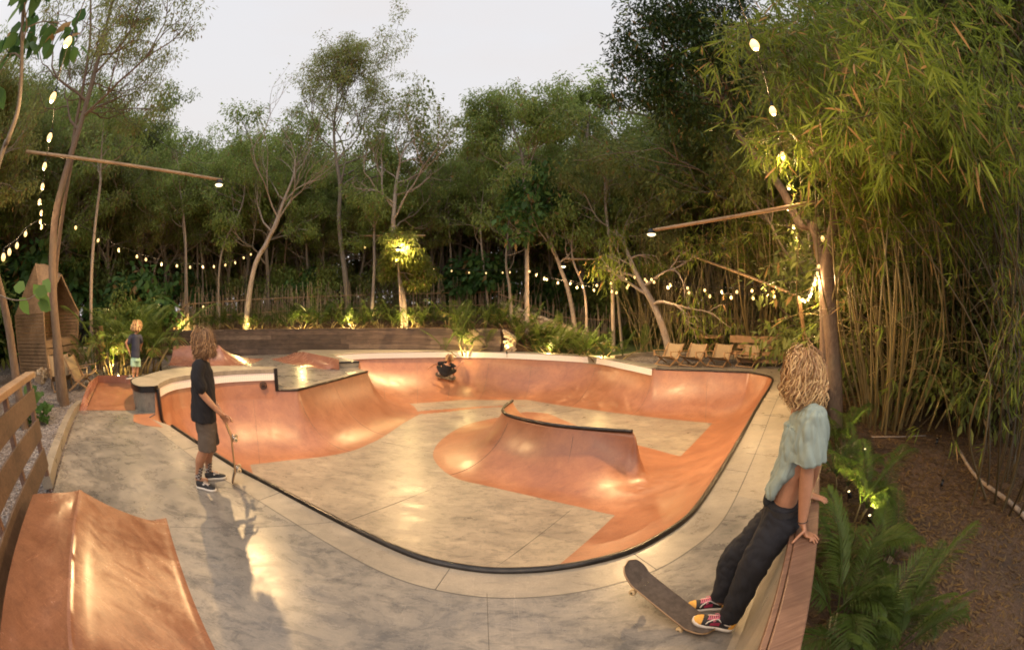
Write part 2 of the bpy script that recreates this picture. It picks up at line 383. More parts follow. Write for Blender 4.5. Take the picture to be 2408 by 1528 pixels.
def bowl_z(P):
    P = np.asarray(P, float); d, t = pdist(C3, P, True); f, _ = pdist(FO, P, True); ins = inside(FO, P)
    i = np.floor(t).astype(int) % len(C3); j = (i + 1) % len(C3); fr = t - np.floor(t); top = C3[i, 2] * (1 - fr) + C3[j, 2] * fr
    u = np.where(ins, 1, d / np.maximum(d + f, 1e-6)); zw = FZ + (0 - FZ) * prof(u) + top * np.clip(1 - (d - .03) / .025, 0, 1)
    ds, ts = pdist(ridge, P); ri = np.minimum(np.floor(ts).astype(int), len(ridge) - 2); rz = ridge[ri, 2] * (1 - (ts - ri)) + ridge[ri + 1, 2] * (ts - ri); gd, _ = pdist(GO, P, True); gi = inside(GO, P); us = np.where(gi, ds / np.maximum(ds + gd, 1e-6), np.minimum(1, ds / 1.5))
    # the ridge sinks as it leaves the end of the spine towards the wall
    ext = np.clip((ts - (len(spineS) - 1)) / 9, 0, 1); ext = ext * ext * (3 - 2 * ext); tb_ = np.clip(1 - gd / .55, 0, 1); tb_ = np.where(gi, tb_ * tb_ * (3 - 2 * tb_), 1) * np.clip((d - 1.25) / .5, 0, 1); uc = np.clip(ds / 1.35, 0, 1); uc = uc * (1 - tb_) + tb_; pu = np.clip(us, 0, 1) * (1 - ext) + uc * ext
    pr = prof(np.clip(us, 0, 1)) * (1 - ext) + (.55 * prof(pu) + .45 * (.5 + .5 * np.cos(np.pi * pu))) * ext
    zs = FZ + (rz - FZ) * pr; zs = np.where(gi | (d < 1.8), zs, FZ)
    a, b = zw - FZ, np.maximum(zs - FZ, 0); k = .45
    h = np.clip(.5 + .5 * (a - b) / k, 0, 1); sm = b * (1 - h) + a * h + k * h * (1 - h) * np.where((a > .002) & (b > .002), 1, 0) * np.clip(np.minimum(a, b) / .25, 0, 1)
    return FZ + np.maximum(sm, np.maximum(a, b)), d, u
def build_bowl():
    ring = resample(np.concatenate([C3, C3[:1]]), .07)[:-1]
    # keep true corners
    pts = [ring[:, :2]]; n = len(ring)
    T = np.roll(ring[:, :2], -1, 0) - np.roll(ring[:, :2], 1, 0); T /= np.linalg.norm(T, axis=1, keepdims=True); NN = np.stack([T[:, 1], -T[:, 0]], 1)
    probe = ring[:, :2] + NN * .05
    if inside(C3[:, :2], probe).mean() < .5: NN = -NN
    for k, off in enumerate((.012, .03, .055, .085, .12, .16, .21, .27, .34)):
        q = ring[:, :2] + NN * off; dd, _ = pdist(C3, q, True); ok = inside(C3[:, :2], q) & (dd > off * .93); pts.append(q[ok])
    S = resample(spineS, .05); Ts = np.gradient(S[:, :2], axis=0); Ts /= np.linalg.norm(Ts, axis=1, keepdims=True); Ns = np.stack([Ts[:, 1], -Ts[:, 0]], 1)
    sp = [S[:, :2]]
    for off in (.015, .035, .06, .09, .13, .18, .24):
        for sg in (-1, 1):
            q = S[:, :2] + Ns * off * sg; dd, _ = pdist(spineS, q); sp.append(q[dd > off * .95])
    for off in (.03, .07, .13, .2):
        for a in np.linspace(-1.4, 1.4, 9):
            for p, t_ in ((S[-1, :2], Ts[-1]), (S[0, :2], -Ts[0])):
                sp.append(np.array([p + off * (math.cos(a) * t_ + math.sin(a) * np.array([-t_[1], t_[0]]))]))
    def line(poly, step=.06): return resample(np.concatenate([poly, poly[:1]]), step)[:-1]
    f1, g1 = line(FO), line(GO)
    lo, hi = C3[:, :2].min(0), C3[:, :2].max(0); xs, ys = np.meshgrid(np.arange(lo[0], hi[0], .085), np.arange(lo[1], hi[1], .085)); gr = np.stack([xs.ravel(), ys.ravel()], 1)
    gr = gr[inside(C3[:, :2], gr)]; d, _ = pdist(C3, gr, True); ds, _ = pdist(spineS, gr); df, _ = pdist(f1, gr, True); dg, _ = pdist(g1, gr, True)
    gr = gr[(d > .37) & (ds > .27) & (df > .03) & (dg > .03)] + rng.uniform(-.004, .004, (1, 2))
    allp = pts + sp; base = np.concatenate(allp); m = len(base)
    edges = [(i, (i + 1) % n) for i in range(n)]
    P = np.concatenate([base, f1, g1, gr]); edges += [(m + i, m + (i + 1) % len(f1)) for i in range(len(f1))]
    m2 = m + len(f1); edges += [(m2 + i, m2 + (i + 1) % len(g1)) for i in range(len(g1))]
    V, T3 = triangulate(P, edges); cen = V[T3].mean(1); T3 = T3[inside(ring[:, :2], cen)]; cen = V[T3].mean(1)
    z, d, u = bowl_z(V)
    # soften the saddle between the end of the spine and the wall: average the shape over a small disc
    dsS, _ = pdist(spineS, V); rE = np.linalg.norm(V - (spineS[-1, :2] + NV * .9), axis=1); wS = np.clip((d - .25) / .5, 0, 1) * np.clip((dsS - .06) / .7, 0, 1) * np.clip((2.6 - rE) / .9, 0, 1)
    k_ = np.where(wS > .02)[0]; acc = z[k_].copy(); cnt = 1
    for fr_, n__ in ((.33, 6), (.66, 10), (1.0, 14)):
        for a_ in np.linspace(0, 2 * np.pi, n__, endpoint=False): acc += bowl_z(V[k_] + (np.array([math.cos(a_), math.sin(a_)])[None] * (.55 * fr_ * wS[k_])[:, None]))[0]; cnt += 1
    z[k_] = acc / cnt
    # hand-trowelled unevenness
    z = z + np.array([.006 * noise.noise(Vector((x * 1.7, y * 1.7, 0))) for x, y in V]) * np.clip(d * 5, 0, 1)
    grey = inside(FO, cen) & ~inside(GO, cen)
    seam = np.array([*gf((985, 974), (1136, 958.5), (1250, 953), (1136, 955), (985, 966))]); grey &= ~inside(seam, cen)
    me = np_mesh('bowl_surface', np.column_stack([V, z]), [T3], True, mi=np.where(grey, 1, 0))
    for p in (M['terracotta'], M['floor_concrete']): me.materials.append(p)
    # orient upward
    o = link('skate_bowl', me); return o
bowl = build_bowl()
tag(bowl, 'orange terracotta skate bowl with pale grey flat bottom slabs', kind='structure')
print('bowl', len(bowl.data.polygons))
LPOW_A, LPOW_B, LPOW_C, LPOW_D = 1550, 1450, 1500, 800
SL = lambda s, n, z=0.0: np.array([*(U * s + NV * n), z])      # point on the right-hand wall line
def ring_pts(a, b, step=.06):
    """contour samples between two indices of C3 (wraps)"""
    idx = list(range(a, b + 1)) if b >= a else list(range(a, len(C3))) + list(range(0, b + 1))
    return resample(C3[idx], step)
def near_idx(p): return int(np.argmin(np.linalg.norm(C3[:, :2] - np.asarray(p)[:2], axis=1)))
def normals_in(P):
    T = np.gradient(P[:, :2], axis=0); T /= np.maximum(np.linalg.norm(T, axis=1, keepdims=True), 1e-9); N = np.stack([T[:, 1], -T[:, 0]], 1)
    m = len(P) // 2
    if not inside(C3[:, :2], (P[m:m + 1, :2] + N[m:m + 1] * .08))[0]: N = -N
    return N
i_gap0, i_blk0, i_blk1 = near_idx(g(405, 1002)), near_idx(g(364, 907, .53)), near_idx(g(648, 866, .53))
i_mid1, i_mini, i_far0, i_far1 = near_idx(g(864, 873.5)), near_idx(g(845, 849, .2)), near_idx(g(783, 836, .2)), near_idx(g(1537, 866, .02))
def ribbon(P, offs, name, mat, parent=None, smooth=True, thick=None):
    """sweep a profile [(inward offset, z offset)...] along contour samples P"""
    N = normals_in(P); V = []
    for o, dz in offs: V.append(np.column_stack([P[:, :2] + N * o, P[:, 2] + dz]))
    n, k = len(P), len(offs); V = np.stack(V, 1).reshape(-1, 3)
    i = np.arange(n - 1)[:, None] * k; j = np.arange(k - 1)[None]
    Q = np.stack([i + j, i + j + 1, i + k + j + 1, i + k + j], -1).reshape(-1, 4)
    return link(name, np_mesh(name, V, [Q], smooth), parent, mat)

# --- coping pipe round the low edge of the bowl
def coping(a, b, nm='coping_pipe', rad=.034, parent=None):
    P = ring_pts(a, b, .05); P = np.array(P); P[:, 2] += .004
    m = MB(); m.tube(P, rad, 10); return m.build(nm, M['coping_steel'], parent, True)
coping(i_far1 + 1, i_gap0, parent=bowl)
coping(i_blk1 + 1, i_mid1, parent=bowl)
# mini step corner pipe and step edges
st = MB(); a = g(843, 866); b = g(845, 849, .2); st.bar([a[0], a[1], -.02], [a[0], a[1], .2], .05, .05); l_ = g(787, 851, .2); st.bar([b[0], b[1], .175], [l_[0], l_[1], .175], .05, .05)
st.build('step_edging', M['black_steel'], bowl)
# construction joints: hairline grooves down the walls, across the floor and over the spine
def seam(P, name='joint', r=.0035): m = MB(); P = np.array(P); m.tube(P, r, 4, False); return m.build(name, M['joint_dark'], bowl, True)
def wall_seam(px_, py_, z_):
    i = near_idx(g(px_, py_, z_)); Pn = C3[[i - 1, i, (i + 1) % len(C3)]]; Nn_ = normals_in(resample(Pn, .02)); n_ = Nn_[len(Nn_) // 2]; q = C3[i, :2]; line_ = []
    for d_ in np.linspace(.07, 2.6, 60):
        p_ = q + n_ * d_; zz_, dd_, uu_ = bowl_z(p_[None])
        line_.append([*p_, zz_[0] + .001])
        if uu_[0] >= .999: break
    seam(line_)
for a_ in ((450, 880, .53), (590, 868, .53), (700, 917, 0), (784, 895, 0), (900, 828.4, .2), (980, 827, .2), (1060, 826.3, .2), (1150, 827, .2), (1250, 830.5, .2), (1403, 839.5, .14), (1537, 866, .02), (1664, 871.6, 0), (1774, 969.5, 0), (1479, 1298, 0)): wall_seam(*a_)
for a_, b_ in (((806, 1228), (1062, 1130)), ((896, 1038), (1021, 1063)), ((1240, 990), (1150, 975)), ((1290, 975), (1368, 961)), ((1345, 1196), (1150, 1344))):
    p0, p1 = g(*a_, FZ), g(*b_, FZ); seam([p0 + [0, 0, .001], p1 + [0, 0, .001]])
for k_ in (.35, .72):
    i = int(k_ * len(spineS)); T_s = spineS[min(i + 2, len(spineS) - 1), :2] - spineS[i - 2, :2]; n_ = np.array([T_s[1], -T_s[0]]); n_ /= np.linalg.norm(n_); n_ = n_ if n_[1] < 0 else -n_; line_ = []
    for d_ in np.linspace(.05, 2, 40):
        p_ = spineS[i, :2] + n_ * d_
        if not inside(GO, p_[None])[0]: break
        line_.append([*p_, bowl_z(p_[None])[0][0] + .001])
    seam(line_)
# --- tiled bands: small square white tiles with grout under the raised coping
t = NT('pool_tile'); co = t.n('ShaderNodeAttribute', attribute_name='tu').outputs['Fac']; cv = t.n('ShaderNodeAttribute', attribute_name='tv').outputs['Fac']
def grid_line(f, w): return t.math('GREATER_THAN', t.math('ABSOLUTE', t.math('SUBTRACT', t.math('FRACT', f), .5)), w)
gl = t.math('MAXIMUM', grid_line(co, .465), grid_line(cv, .465))
t.base(t.mix(gl, (.85, .81, .75), (.42, .35, .28))).rough(t.mix(gl, (.18,) * 3, (.8,) * 3)); M['pool_tile'] = t.m
def tiles(P, h0, h1, off, name, rows, parent, tile=.05):
    N = normals_in(P); s = np.concatenate([[0], np.cumsum(np.linalg.norm(np.diff(P[:, :2], axis=0), axis=1))]) / tile
    V = np.concatenate([np.column_stack([P[:, :2] + N * off, P[:, 2] + h0]), np.column_stack([P[:, :2] + N * (off + .004), P[:, 2] + h1])]); n = len(P); i = np.arange(n - 1)
    Q = np.stack([i, i + n, i + n + 1, i + 1], -1)
    me = np_mesh(name, V, [Q], True, {'tu': np.concatenate([s, s]), 'tv': np.concatenate([np.zeros(n), np.full(n, float(rows))])})
    return link(name, me, parent, M['pool_tile'])
Pf = ring_pts(i_far0, i_far1, .08); tiles(Pf, -.02, -.22, .076, 'tile_band', 4, bowl)
# pale coping blocks over the far tiles
ribbon(Pf, [(-.30, .012), (.05, .014), (.072, .004), (.072, -.02), (.05, -.03)], 'coping_edge', M['coping_concrete'], bowl)

# --- raised block (left) : coping stone, tile, steel edged end
root = empty('raised_block', (*C3[i_blk0][:2], 0)); RB = np.array([*C3[i_blk0][:2], 0])
tag(root, 'rounded concrete block with black steel edge and white tiles at the left of the bowl', 'skate block')
Pb = ring_pts(i_blk0, i_blk1, .05)
Nb = normals_in(Pb)
outer_px = [(362, 908.5), (345, 909), (330, 909), (316, 905), (309, 899), (309, 893), (318, 887.5), (336, 883), (372, 873), (420, 864.5), (480, 861), (560, 860), (645, 862)]
outer = np.array([[*g(x, y, .53)[:2]] for x, y in outer_px]); outer = np.concatenate([outer[:1], spline(outer[1:], 5)])
inner = Pb[:, :2] + Nb * .07
poly = np.concatenate([inner, outer[::-1]])
def prism(poly, z0, z1, name, mat, parent=None, origin=(0, 0, 0), top=True, smooth=False, edgemat=None):
    poly = np.asarray(poly, float); n = len(poly); V2, T3 = triangulate(poly, [(i, (i + 1) % n) for i in range(n)]); cen = V2[T3].mean(1); T3 = T3[inside(poly, cen)]
    k = len(V2); V = np.concatenate([np.column_stack([V2, np.full(k, z1)]), np.column_stack([poly, np.full(n, z1)]), np.column_stack([poly, np.full(n, z0)])]) - np.asarray(origin)
    i = np.arange(n); j = (i + 1) % n; Q = np.stack([k + i, k + n + i, k + n + j, k + j], -1)
    return link(name, np_mesh(name, V, [T3, Q], smooth), parent, mat)
def shrink(poly, a):
    c = np.asarray(poly).mean(0); return c + (np.asarray(poly) - c) * a
body_poly = np.concatenate([Pb[:, :2] + Nb * .015, shrink(outer, .985)[::-1]])
prism(body_poly, -.3, .43, 'block_body', M['block_concrete'], root, RB)
prism(poly, .432, .53, 'coping_slab', M['coping_concrete'], root, RB)
tb = tiles(Pb - np.array([*RB[:2], 0]) * [1, 1, 1], -.105, -.315, 0, 'x', 4, root); bpy.data.objects.remove(tb)
NNb = Nb; s_ = np.concatenate([[0], np.cumsum(np.linalg.norm(np.diff(Pb[:, :2], axis=0), axis=1))]) / .052
V = np.concatenate([np.column_stack([Pb[:, :2] + Nb * .06, np.full(len(Pb), .428)]), np.column_stack([Pb[:, :2] + Nb * .062, np.full(len(Pb), .25)])]) - RB; n = len(Pb); i = np.arange(n - 1)
link('tile_band', np_mesh('tile_band', V, [np.stack([i, i + n, i + n + 1, i + 1], -1)], True, {'tu': np.concatenate([s_, s_]), 'tv': np.concatenate([np.zeros(n), np.full(n, 4.)])}), root, M['pool_tile'])
# black steel: outer band, end band, curved end strip following the bowl, inner corner upright
m = MB(); ob = np.column_stack([outer, np.full(len(outer), .475)]); oo = ob[:36]
Q = resample(oo, .05); N2 = np.gradient(Q[:, :2], axis=0); N2 /= np.linalg.norm(N2, axis=1, keepdims=True)
for i in range(len(Q) - 1): m.bar(Q[i], Q[i + 1] + (Q[i + 1] - Q[i]) * .1, .03, .125)
a, b = np.array([*outer[0], .475]), np.array([*inner[0], .475]); m.bar(a, b, .03, .125)
e0 = Pb[0, :2]; nin = Nb[0]; prev = None
m.build('edge_band', M['black_steel'], root, origin=RB); m = MB()
for d_ in np.concatenate([[.06, .06], np.linspace(.07, .75, 14)]):
    zz = .45 if prev is None else float(FZ + 1.3 * prof(np.array(d_ / 1.45)))
    q = np.array([*(e0 + nin * (d_ + .01)), zz + .02]);
    if prev is not None: m.bar(prev, q, .16, .05, up=(*nin, .3))
    prev = q
m.build('end_strip', M['black_steel'], root, origin=RB); m = MB()
for k, (p_, z0, z1) in enumerate(((Pb[-1], -.02, .53),)): m.box([p_[0] + Nb[-1][0] * .03, p_[1] + Nb[-1][1] * .03, (z0 + z1) / 2], (.09, .09, z1 - z0), math.atan2(Nb[-1][1], Nb[-1][0]))
m.build('corner_strip', M['black_steel'], root, origin=RB)
# --- decks: sheets with the bowl cut out; a paler border runs round the coping
ringC = resample(np.concatenate([C3, C3[:1]]), .12)[:-1, :2]
left_edge = [(-9.14, 4.80), (-5.35, 2.0), (-1.0, -1.35), (-.95, -2.6)]
def deck_sheet(outline, z, name, mats, holes, band=.34, step=.3, zf=None):
    outline = resample(np.concatenate([outline, outline[:1]]), step)[:-1]
    Nn = len(outline); pts = [outline]; edges = [(i, (i + 1) % Nn) for i in range(Nn)]; k = Nn
    for h in holes:
        pts.append(h); edges += [(k + i, k + (i + 1) % len(h)) for i in range(len(h))]; k += len(h)
    # joint line: offset of the contour outwards
    T = np.roll(ringC, -1, 0) - np.roll(ringC, 1, 0); T /= np.linalg.norm(T, axis=1, keepdims=True); N = np.stack([T[:, 1], -T[:, 0]], 1)
    if inside(C3[:, :2], ringC + N * .05).mean() > .5: N = -N
    for off in (band, band + .014):
        q = ringC + N * off; d, _ = pdist(C3, q, True); q = q[(d > off * .985) & inside(outline, q)]; pts.append(q)
    lo, hi = outline.min(0), outline.max(0); xs, ys = np.meshgrid(np.arange(lo[0], hi[0], .3), np.arange(lo[1], hi[1], .3)); gr = np.stack([xs.ravel(), ys.ravel()], 1)
    gr = gr[inside(outline, gr) & ~inside(C3[:, :2], gr)]; d, _ = pdist(C3, gr, True); gr = gr[(np.abs(d - band) > .1) & (d > .06)]; pts.append(gr)
    V, T3 = triangulate(np.concatenate(pts), edges); cen = V[T3].mean(1); T3 = T3[inside(outline, cen) & ~inside(ringC, cen)]; cen = V[T3].mean(1)
    d, par = pdist(C3, cen, True); mi = np.where(d < band, 1, 0); mi[(d >= band) & (d < band + .014)] = 2
    s_c = cen @ U; n_c = cen @ NV; mi[(s_c > 4.35) & (n_c > -1.6) & (mi == 0)] = 1
    zz = np.full(len(V), float(z)) if zf is None else zf(V)
    me = np_mesh(name, np.column_stack([V, zz]), [T3], False, mi=mi)
    for m_ in mats: me.materials.append(m_)
    return link(name, me)
dback = [(9.95, 11.35), (8.6, 11.72), (7.46, 12.15), (5.65, 12.85), (4.85, 13.55)]
deck_out = np.array(left_edge + [tuple(SL(-3, .06)[:2]), tuple(SL(14.6, .10)[:2])] + dback + [(3.95, 14.2), (2.6, 15.5), (1.2, 16.2), (-.5, 16.2), (-3, 16.4), (-5.5, 16.5), (-8.8, 16.0), (-11.5, 14.6), (-12.6, 12.4), (-12.3, 10.6), (-10.6, 8.2), (-9.6, 6.9)])
deck = deck_sheet(deck_out, 0, 'concrete_deck', [M['deck_concrete'], M['border_concrete'], M['joint_dark']], [ringC])
tag(deck, 'mottled grey concrete deck round the bowl', kind='structure')
# raised strip behind the far coping, its height following the coping
Pf2 = ring_pts(i_mini, i_far1, .12)
mini_poly = [g(787, 851, .2)[:2], g(716, 829.5, .2)[:2], g(700, 826, .2)[:2], (-8.6, 15.75), (-5.4, 16.45), (-2.4, 16.5), (-.45, 16.0), (.7, 15.9), (2.0, 15.3), (3.3, 14.45), (4.0, 13.9), (4.85, 13.3)]
rp_ = np.concatenate([Pf2[:, :2], np.array(mini_poly)[::-1]])
def zfar(V):
    d, t_ = pdist(C3, V, True); i = np.floor(t_).astype(int) % len(C3); return np.clip(C3[i, 2], .006, .2) + .002
n = len(rp_); xs, ys = np.meshgrid(np.arange(-9, 5, .3), np.arange(12, 17, .3)); gr = np.stack([xs.ravel(), ys.ravel()], 1); gr = gr[inside(rp_, gr)]; dd, _ = pdist(rp_, gr, True); gr = gr[dd > .1]
V2, T3 = triangulate(np.concatenate([rp_, gr]), [(i, (i + 1) % n) for i in range(n)]); T3 = T3[inside(rp_, V2[T3].mean(1))]
zt = zfar(V2); i = np.arange(n); j = (i + 1) % n; k = len(V2); zp = zfar(rp_)
VV = np.concatenate([np.column_stack([V2, zt]), np.column_stack([rp_, zp]), np.column_stack([rp_, np.full(n, -.1)])])
o = link('far_deck', np_mesh('far_deck', VV, [T3, np.stack([k + i, k + n + i, k + n + j, k + j], -1)], False), None, M['coping_concrete']); tag(o, 'raised concrete strip behind the tiled far coping', kind='structure')

m = MB(); Rg = resample(np.concatenate([C3, C3[:1]]), .1)[:-1]; Tn = np.roll(Rg[:, :2], -1, 0) - np.roll(Rg[:, :2], 1, 0); Tn /= np.linalg.norm(Tn, axis=1, keepdims=True); No = np.stack([Tn[:, 1], -Tn[:, 0]], 1)
if inside(C3[:, :2], Rg[:, :2] + No * .05).mean() > .5: No = -No
for i in range(3, len(Rg), 23):
    if Rg[i, 2] > .001 or Rg[i, 2] < -.001: continue
    a_, b_ = Rg[i, :2] + No[i] * .04, Rg[i, :2] + No[i] * .34; m.tube([[*a_, .0], [*b_, .0]], .0035, 4, False)
for s_ in (5.9, 8.2): m.tube([SL(s_, -.65, 0), SL(s_, .0, 0)], .003, 4, False)
for a_, b_ in (((400, 1238), (800, 1225)), ((1145, 1395), (1150, 1528))): m.tube([g(*a_), g(*b_)], .002, 4, False)
o = m.build('deck_joints', M['joint_dark'], deck, True)

# --- banks and quarter pipes, all on top of the deck
def loft(A, B, n, name, mat, parent=None, curve=True, skirt=True, zmin=-.02, hk=1.0, side=True):
    """concave face from base line A up to top line B"""
    A, B = np.asarray(A, float), np.asarray(B, float); u = np.linspace(0, 1, n)
    h = (1 - np.sqrt(1 - (u * .9) ** 2)) / (1 - math.sqrt(1 - .81)) if curve else u
    rows = [np.column_stack([A[:, :2] * (1 - u_) + B[:, :2] * u_, A[:, 2] * (1 - h_) + B[:, 2] * h_]) for u_, h_ in zip(u, h)]
    m = len(A); V = np.concatenate(rows); i = np.arange(n - 1)[:, None] * m; j = np.arange(m - 1)[None]; Q = [np.stack([i + j, i + j + 1, i + m + j + 1, i + m + j], -1).reshape(-1, 4)]
    if skirt:   # back and side faces down to the ground
        per = [r * m for r in range(n)] + [(n - 1) * m + c for c in range(1, m)] + [r * m + m - 1 for r in range(n - 2, -1, -1)]
        P = V[per]; b = len(V); V = np.concatenate([V, P, np.column_stack([P[:, :2], np.minimum(P[:, 2], zmin)])]); q = np.arange(len(per) - 1); Lp = len(per)
        Q.append(np.stack([b + q, b + q + 1, b + Lp + q + 1, b + Lp + q], -1))
    me = np_mesh(name, V, Q, True)
    return link(name, me, parent, mat)
def autosmooth(o, a=35):
    me = o.data; me.set_sharp_from_angle(angle=R(a)) if hasattr(me, 'set_sharp_from_angle') else None
def L(*p, z=0.0, n=0): 
    A = np.array([g(x, y, z) for x, y in p]); return resample(A, 99) if n == 0 else resample(A, np.linalg.norm(np.diff(A, axis=0), axis=1).sum() / n)
# back quarter with a flat lip, in front of the timber wall
tl, tr = at(408, 813.8, 17.4), at(515, 810.7, 16.6)
zq = (tl[2] + tr[2]) / 2
A = resample(np.array([g(393, 859), g(480, 864), g(560, 862), g(600, 853), g(622, 842)]), .25); n_ = len(A)
Bq = np.concatenate([np.linspace([*tl[:2], zq], [*tr[:2], zq], int(n_ * .6)), np.repeat([[*tr[:2], zq]], n_ - int(n_ * .6), 0)])
o = loft(A, Bq, 14, 'quarter_pipe', M['red_concrete']); tag(o, 'dusty red quarter pipe with a flat lip in front of the dark timber wall', 'quarter pipe'); autosmooth(o)
A = resample(np.array([g(636, 844), g(668, 853.7), g(763, 868.5), g(787, 868)]), .2); B = resample(np.array([g(690, 829, .16), g(712, 826.7, .34), g(795.6, 843.9, .34), g(797, 844.5, .34)]), .2)
B = np.array([np.interp(np.linspace(0, 1, len(A)), np.linspace(0, 1, len(B)), B[:, k]) for k in range(3)]).T
o = loft(A, B, 12, 'curb_bank', M['red_concrete']); tag(o, 'low orange bank with a raised lip beside the small concrete step', 'skate bank'); autosmooth(o)
# left bank with kerb
m = MB()
fl = [g(203, 964.5), g(262, 965), g(318, 965)]; ft = [g(232.6, 896, .25), g(270, 895.5, .25), g(316, 895, .25)]
A = resample(np.array(fl), .3); B = np.array([np.interp(np.linspace(0, 1, len(A)), [0, .5, 1], np.array(ft)[:, k]) for k in range(3)]).T
A[:, 2] = .004
o = loft(A, B, 10, 'bank_floor', M['terracotta'], None, curve=False, skirt=False)
bk = empty('corner_bank', tuple(g(203, 964))); tag(bk, 'shallow terracotta bank with a kerb on its left and back, beyond the standing man', 'skate bank')
BK = np.array(g(203, 964)); o.data.transform(Matrix.Translation(-Vector(BK))); o.parent = bk
k1 = [g(186, 965), g(190, 950, .12), g(209, 899, .38), g(230, 883, .42), g(316, 883, .42)]; k2 = [g(203.5, 965), g(207, 950, .07), g(228, 903, .24), g(234, 896, .26), g(316, 895, .26)]
k1b = [p * [1, 1, 0] + [-.04, .02, -.15] for p in k1]; kt = [p * 1.0 for p in k1]; km = [(a * .45 + b * .55) * [1, 1, 0] + [0, 0, a[2]] for a, b in zip(k1, k2)]
V = np.concatenate([k1b, kt, km, k2]); q = np.arange(4); Q = np.concatenate([np.stack([r * 5 + q, r * 5 + q + 1, (r + 1) * 5 + q + 1, (r + 1) * 5 + q], -1) for r in range(3)])
link('bank_kerb', np_mesh('bank_kerb', V - BK, [Q], False), bk, M['red_concrete'])
# orange roll-in at the channel between deck and block
A = resample(np.array([g(320, 977, .006), g(345, 986, .006), g(400, 1001, .006)]), .15); e1 = C3[i_gap0 + 1]; 
roll = loft(resample(np.array([[-7.35, 5.35, .005], [-6.6, 4.95, .005], [-5.98, 5.15, .005]]), .12), resample(np.array([[-7.02, 5.74, .005], [-6.93, 5.44, .005], [-5.93, 5.2, .005]]), .12)[:9], 3, 'roll_in', M['terracotta'], None, False, False) if False else None
dpoly = np.array([[-7.45, 5.42], [-7.0, 5.05], [-6.55, 5.0], [-6.05, 5.12], [-6.93, 5.47], [-7.03, 5.78]])
V2, T3 = triangulate(dpoly, [(i, (i + 1) % 6) for i in range(6)]); T3 = T3[inside(dpoly, V2[T3].mean(1))]
o = link('roll_in', np_mesh('roll_in', np.column_stack([V2, np.full(len(V2), .005)]), [T3]), bowl, M['terracotta'])
# foreground hump
D1 = np.array([.78, -.626]); N1 = np.array([.626, .78]); base0 = np.array([-3.9, 1.81])      # far end of its ridge
rows = []; sS = np.concatenate([[-.13, -.10, -.05], np.linspace(0, 4.6, 60)])
def section(s):
    e = max(0.0, -s / .13)                                   # rounding off at the far end
    h = .46 * (1 - e) ** .8; w = .66
    w_s = .92                  # ridge to toe
    h = max(h, .005); P = [(-w - .02, -.1), (-w, h - .012), (-w + .02, h)] + [(x, h + .004 * math.sin(s * 9 + x * 8)) for x in np.linspace(-w + .1, -.07, 5)]
    wob = .008 * noise.noise(Vector((s * 2.2, 0, 0)))
    P += [(-.03 + wob, h + .004), (-.008 + wob, h + .010), (.018 + wob, h + .002), (.04 + wob * 1.2, h - .02)]
    for u in np.linspace(.1, 1, 16):
        lin = h * (1 - u); cur = h * (1 - u) ** 2.0; P.append((.04 + (w_s - .04) * u * (1 if u < .999 else 1.0), max((lin * .62 + cur * .38) * .97, .004)))
    P.append((w_s + .03, -.02))
    return P
for s in sS:
    q = section(s); rows.append([[*(base0 + D1 * s + N1 * a), z] for a, z in q])
rows = np.array(rows); n_, k_ = rows.shape[:2]; i = np.arange(n_ - 1)[:, None] * k_; j = np.arange(k_ - 1)[None]
me = np_mesh('hump', rows.reshape(-1, 3) - np.array([*base0, 0]), [np.stack([i + j, i + k_ + j, i + k_ + j + 1, i + j + 1], -1).reshape(-1, 4)], True)
o = link('ramp_hump', me, None, M['hump_concrete']); autosmooth(o, 28); o.location = (*base0, 0); tag(o, 'burnt orange concrete hump with a flat top and sloping side in the near left corner', 'skate ramp')
# spine coping pipe
sp = MB(); S = resample(spineS, .04); S = S + [0, 0, .012]; sp.tube(S, .036, 10); sp.build('spine_coping', M['coping_steel'], bowl, True)
# drain / skate-stopper plate in the wall below the tiles
pl = MB(); p = np.array([*(Pb[-8][:2] + Nb[-8] * .075), .13]); dirn = np.array([*Nb[-8], .0]); 
for r_, w_ in ((.085, .012), (.045, .012)): 
    a = np.linspace(0, 2 * math.pi, 20); tt = np.array([-Nb[-8][1], Nb[-8][0], 0]); pl.tube([p + tt * math.cos(q) * r_ + np.array([0, 0, 1]) * math.sin(q) * r_ for q in a], w_, 6, False)
pl.ball(p, .025); pl.build('wall_plate', M['black_steel'], bowl, True)

# --- low wall with timber cap along the right edge
wl_ = empty('capped_wall', tuple(SL(0, .15))); O = SL(0, .15); tag(wl_, 'low concrete wall with a dark red timber cap that the leaning man rests on', 'wall')
m = MB(); ss = np.linspace(-2.6, 9.6, 50); prof_ = [(-.02, .0), (.03, .03), (.085, .35), (.135, .735), (.30, .735), (.32, -.9)]
rows = np.array([[SL(s, n__, z) for n__, z in prof_] for s in ss]); n_, k_ = rows.shape[:2]; i = np.arange(n_ - 1)[:, None] * k_; j = np.arange(k_ - 1)[None]
o = link('wall_body', np_mesh('wall_body', rows.reshape(-1, 3) - O, [np.stack([i + j, i + k_ + j, i + k_ + j + 1, i + j + 1], -1).reshape(-1, 4)], False), wl_, M['border_concrete'])
cuts = [-2.6, .55, 3.75, 6.9, 9.65]
for a, b in zip(cuts[:-1], cuts[1:]):
    m = MB(); m.bar(SL(a + .003, .226, .768) - O, SL(b - .003, .226, .768) - O, .146, .058); m.build('cap_board', M['rail_wood'], wl_, bevel=.008)
    m = MB(); m.bar(SL(a + .003, .135, .745) - O, SL(b - .003, .135, .745) - O, .03, .085); m.build('edge_board', M['rail_wood'], wl_, bevel=.005)

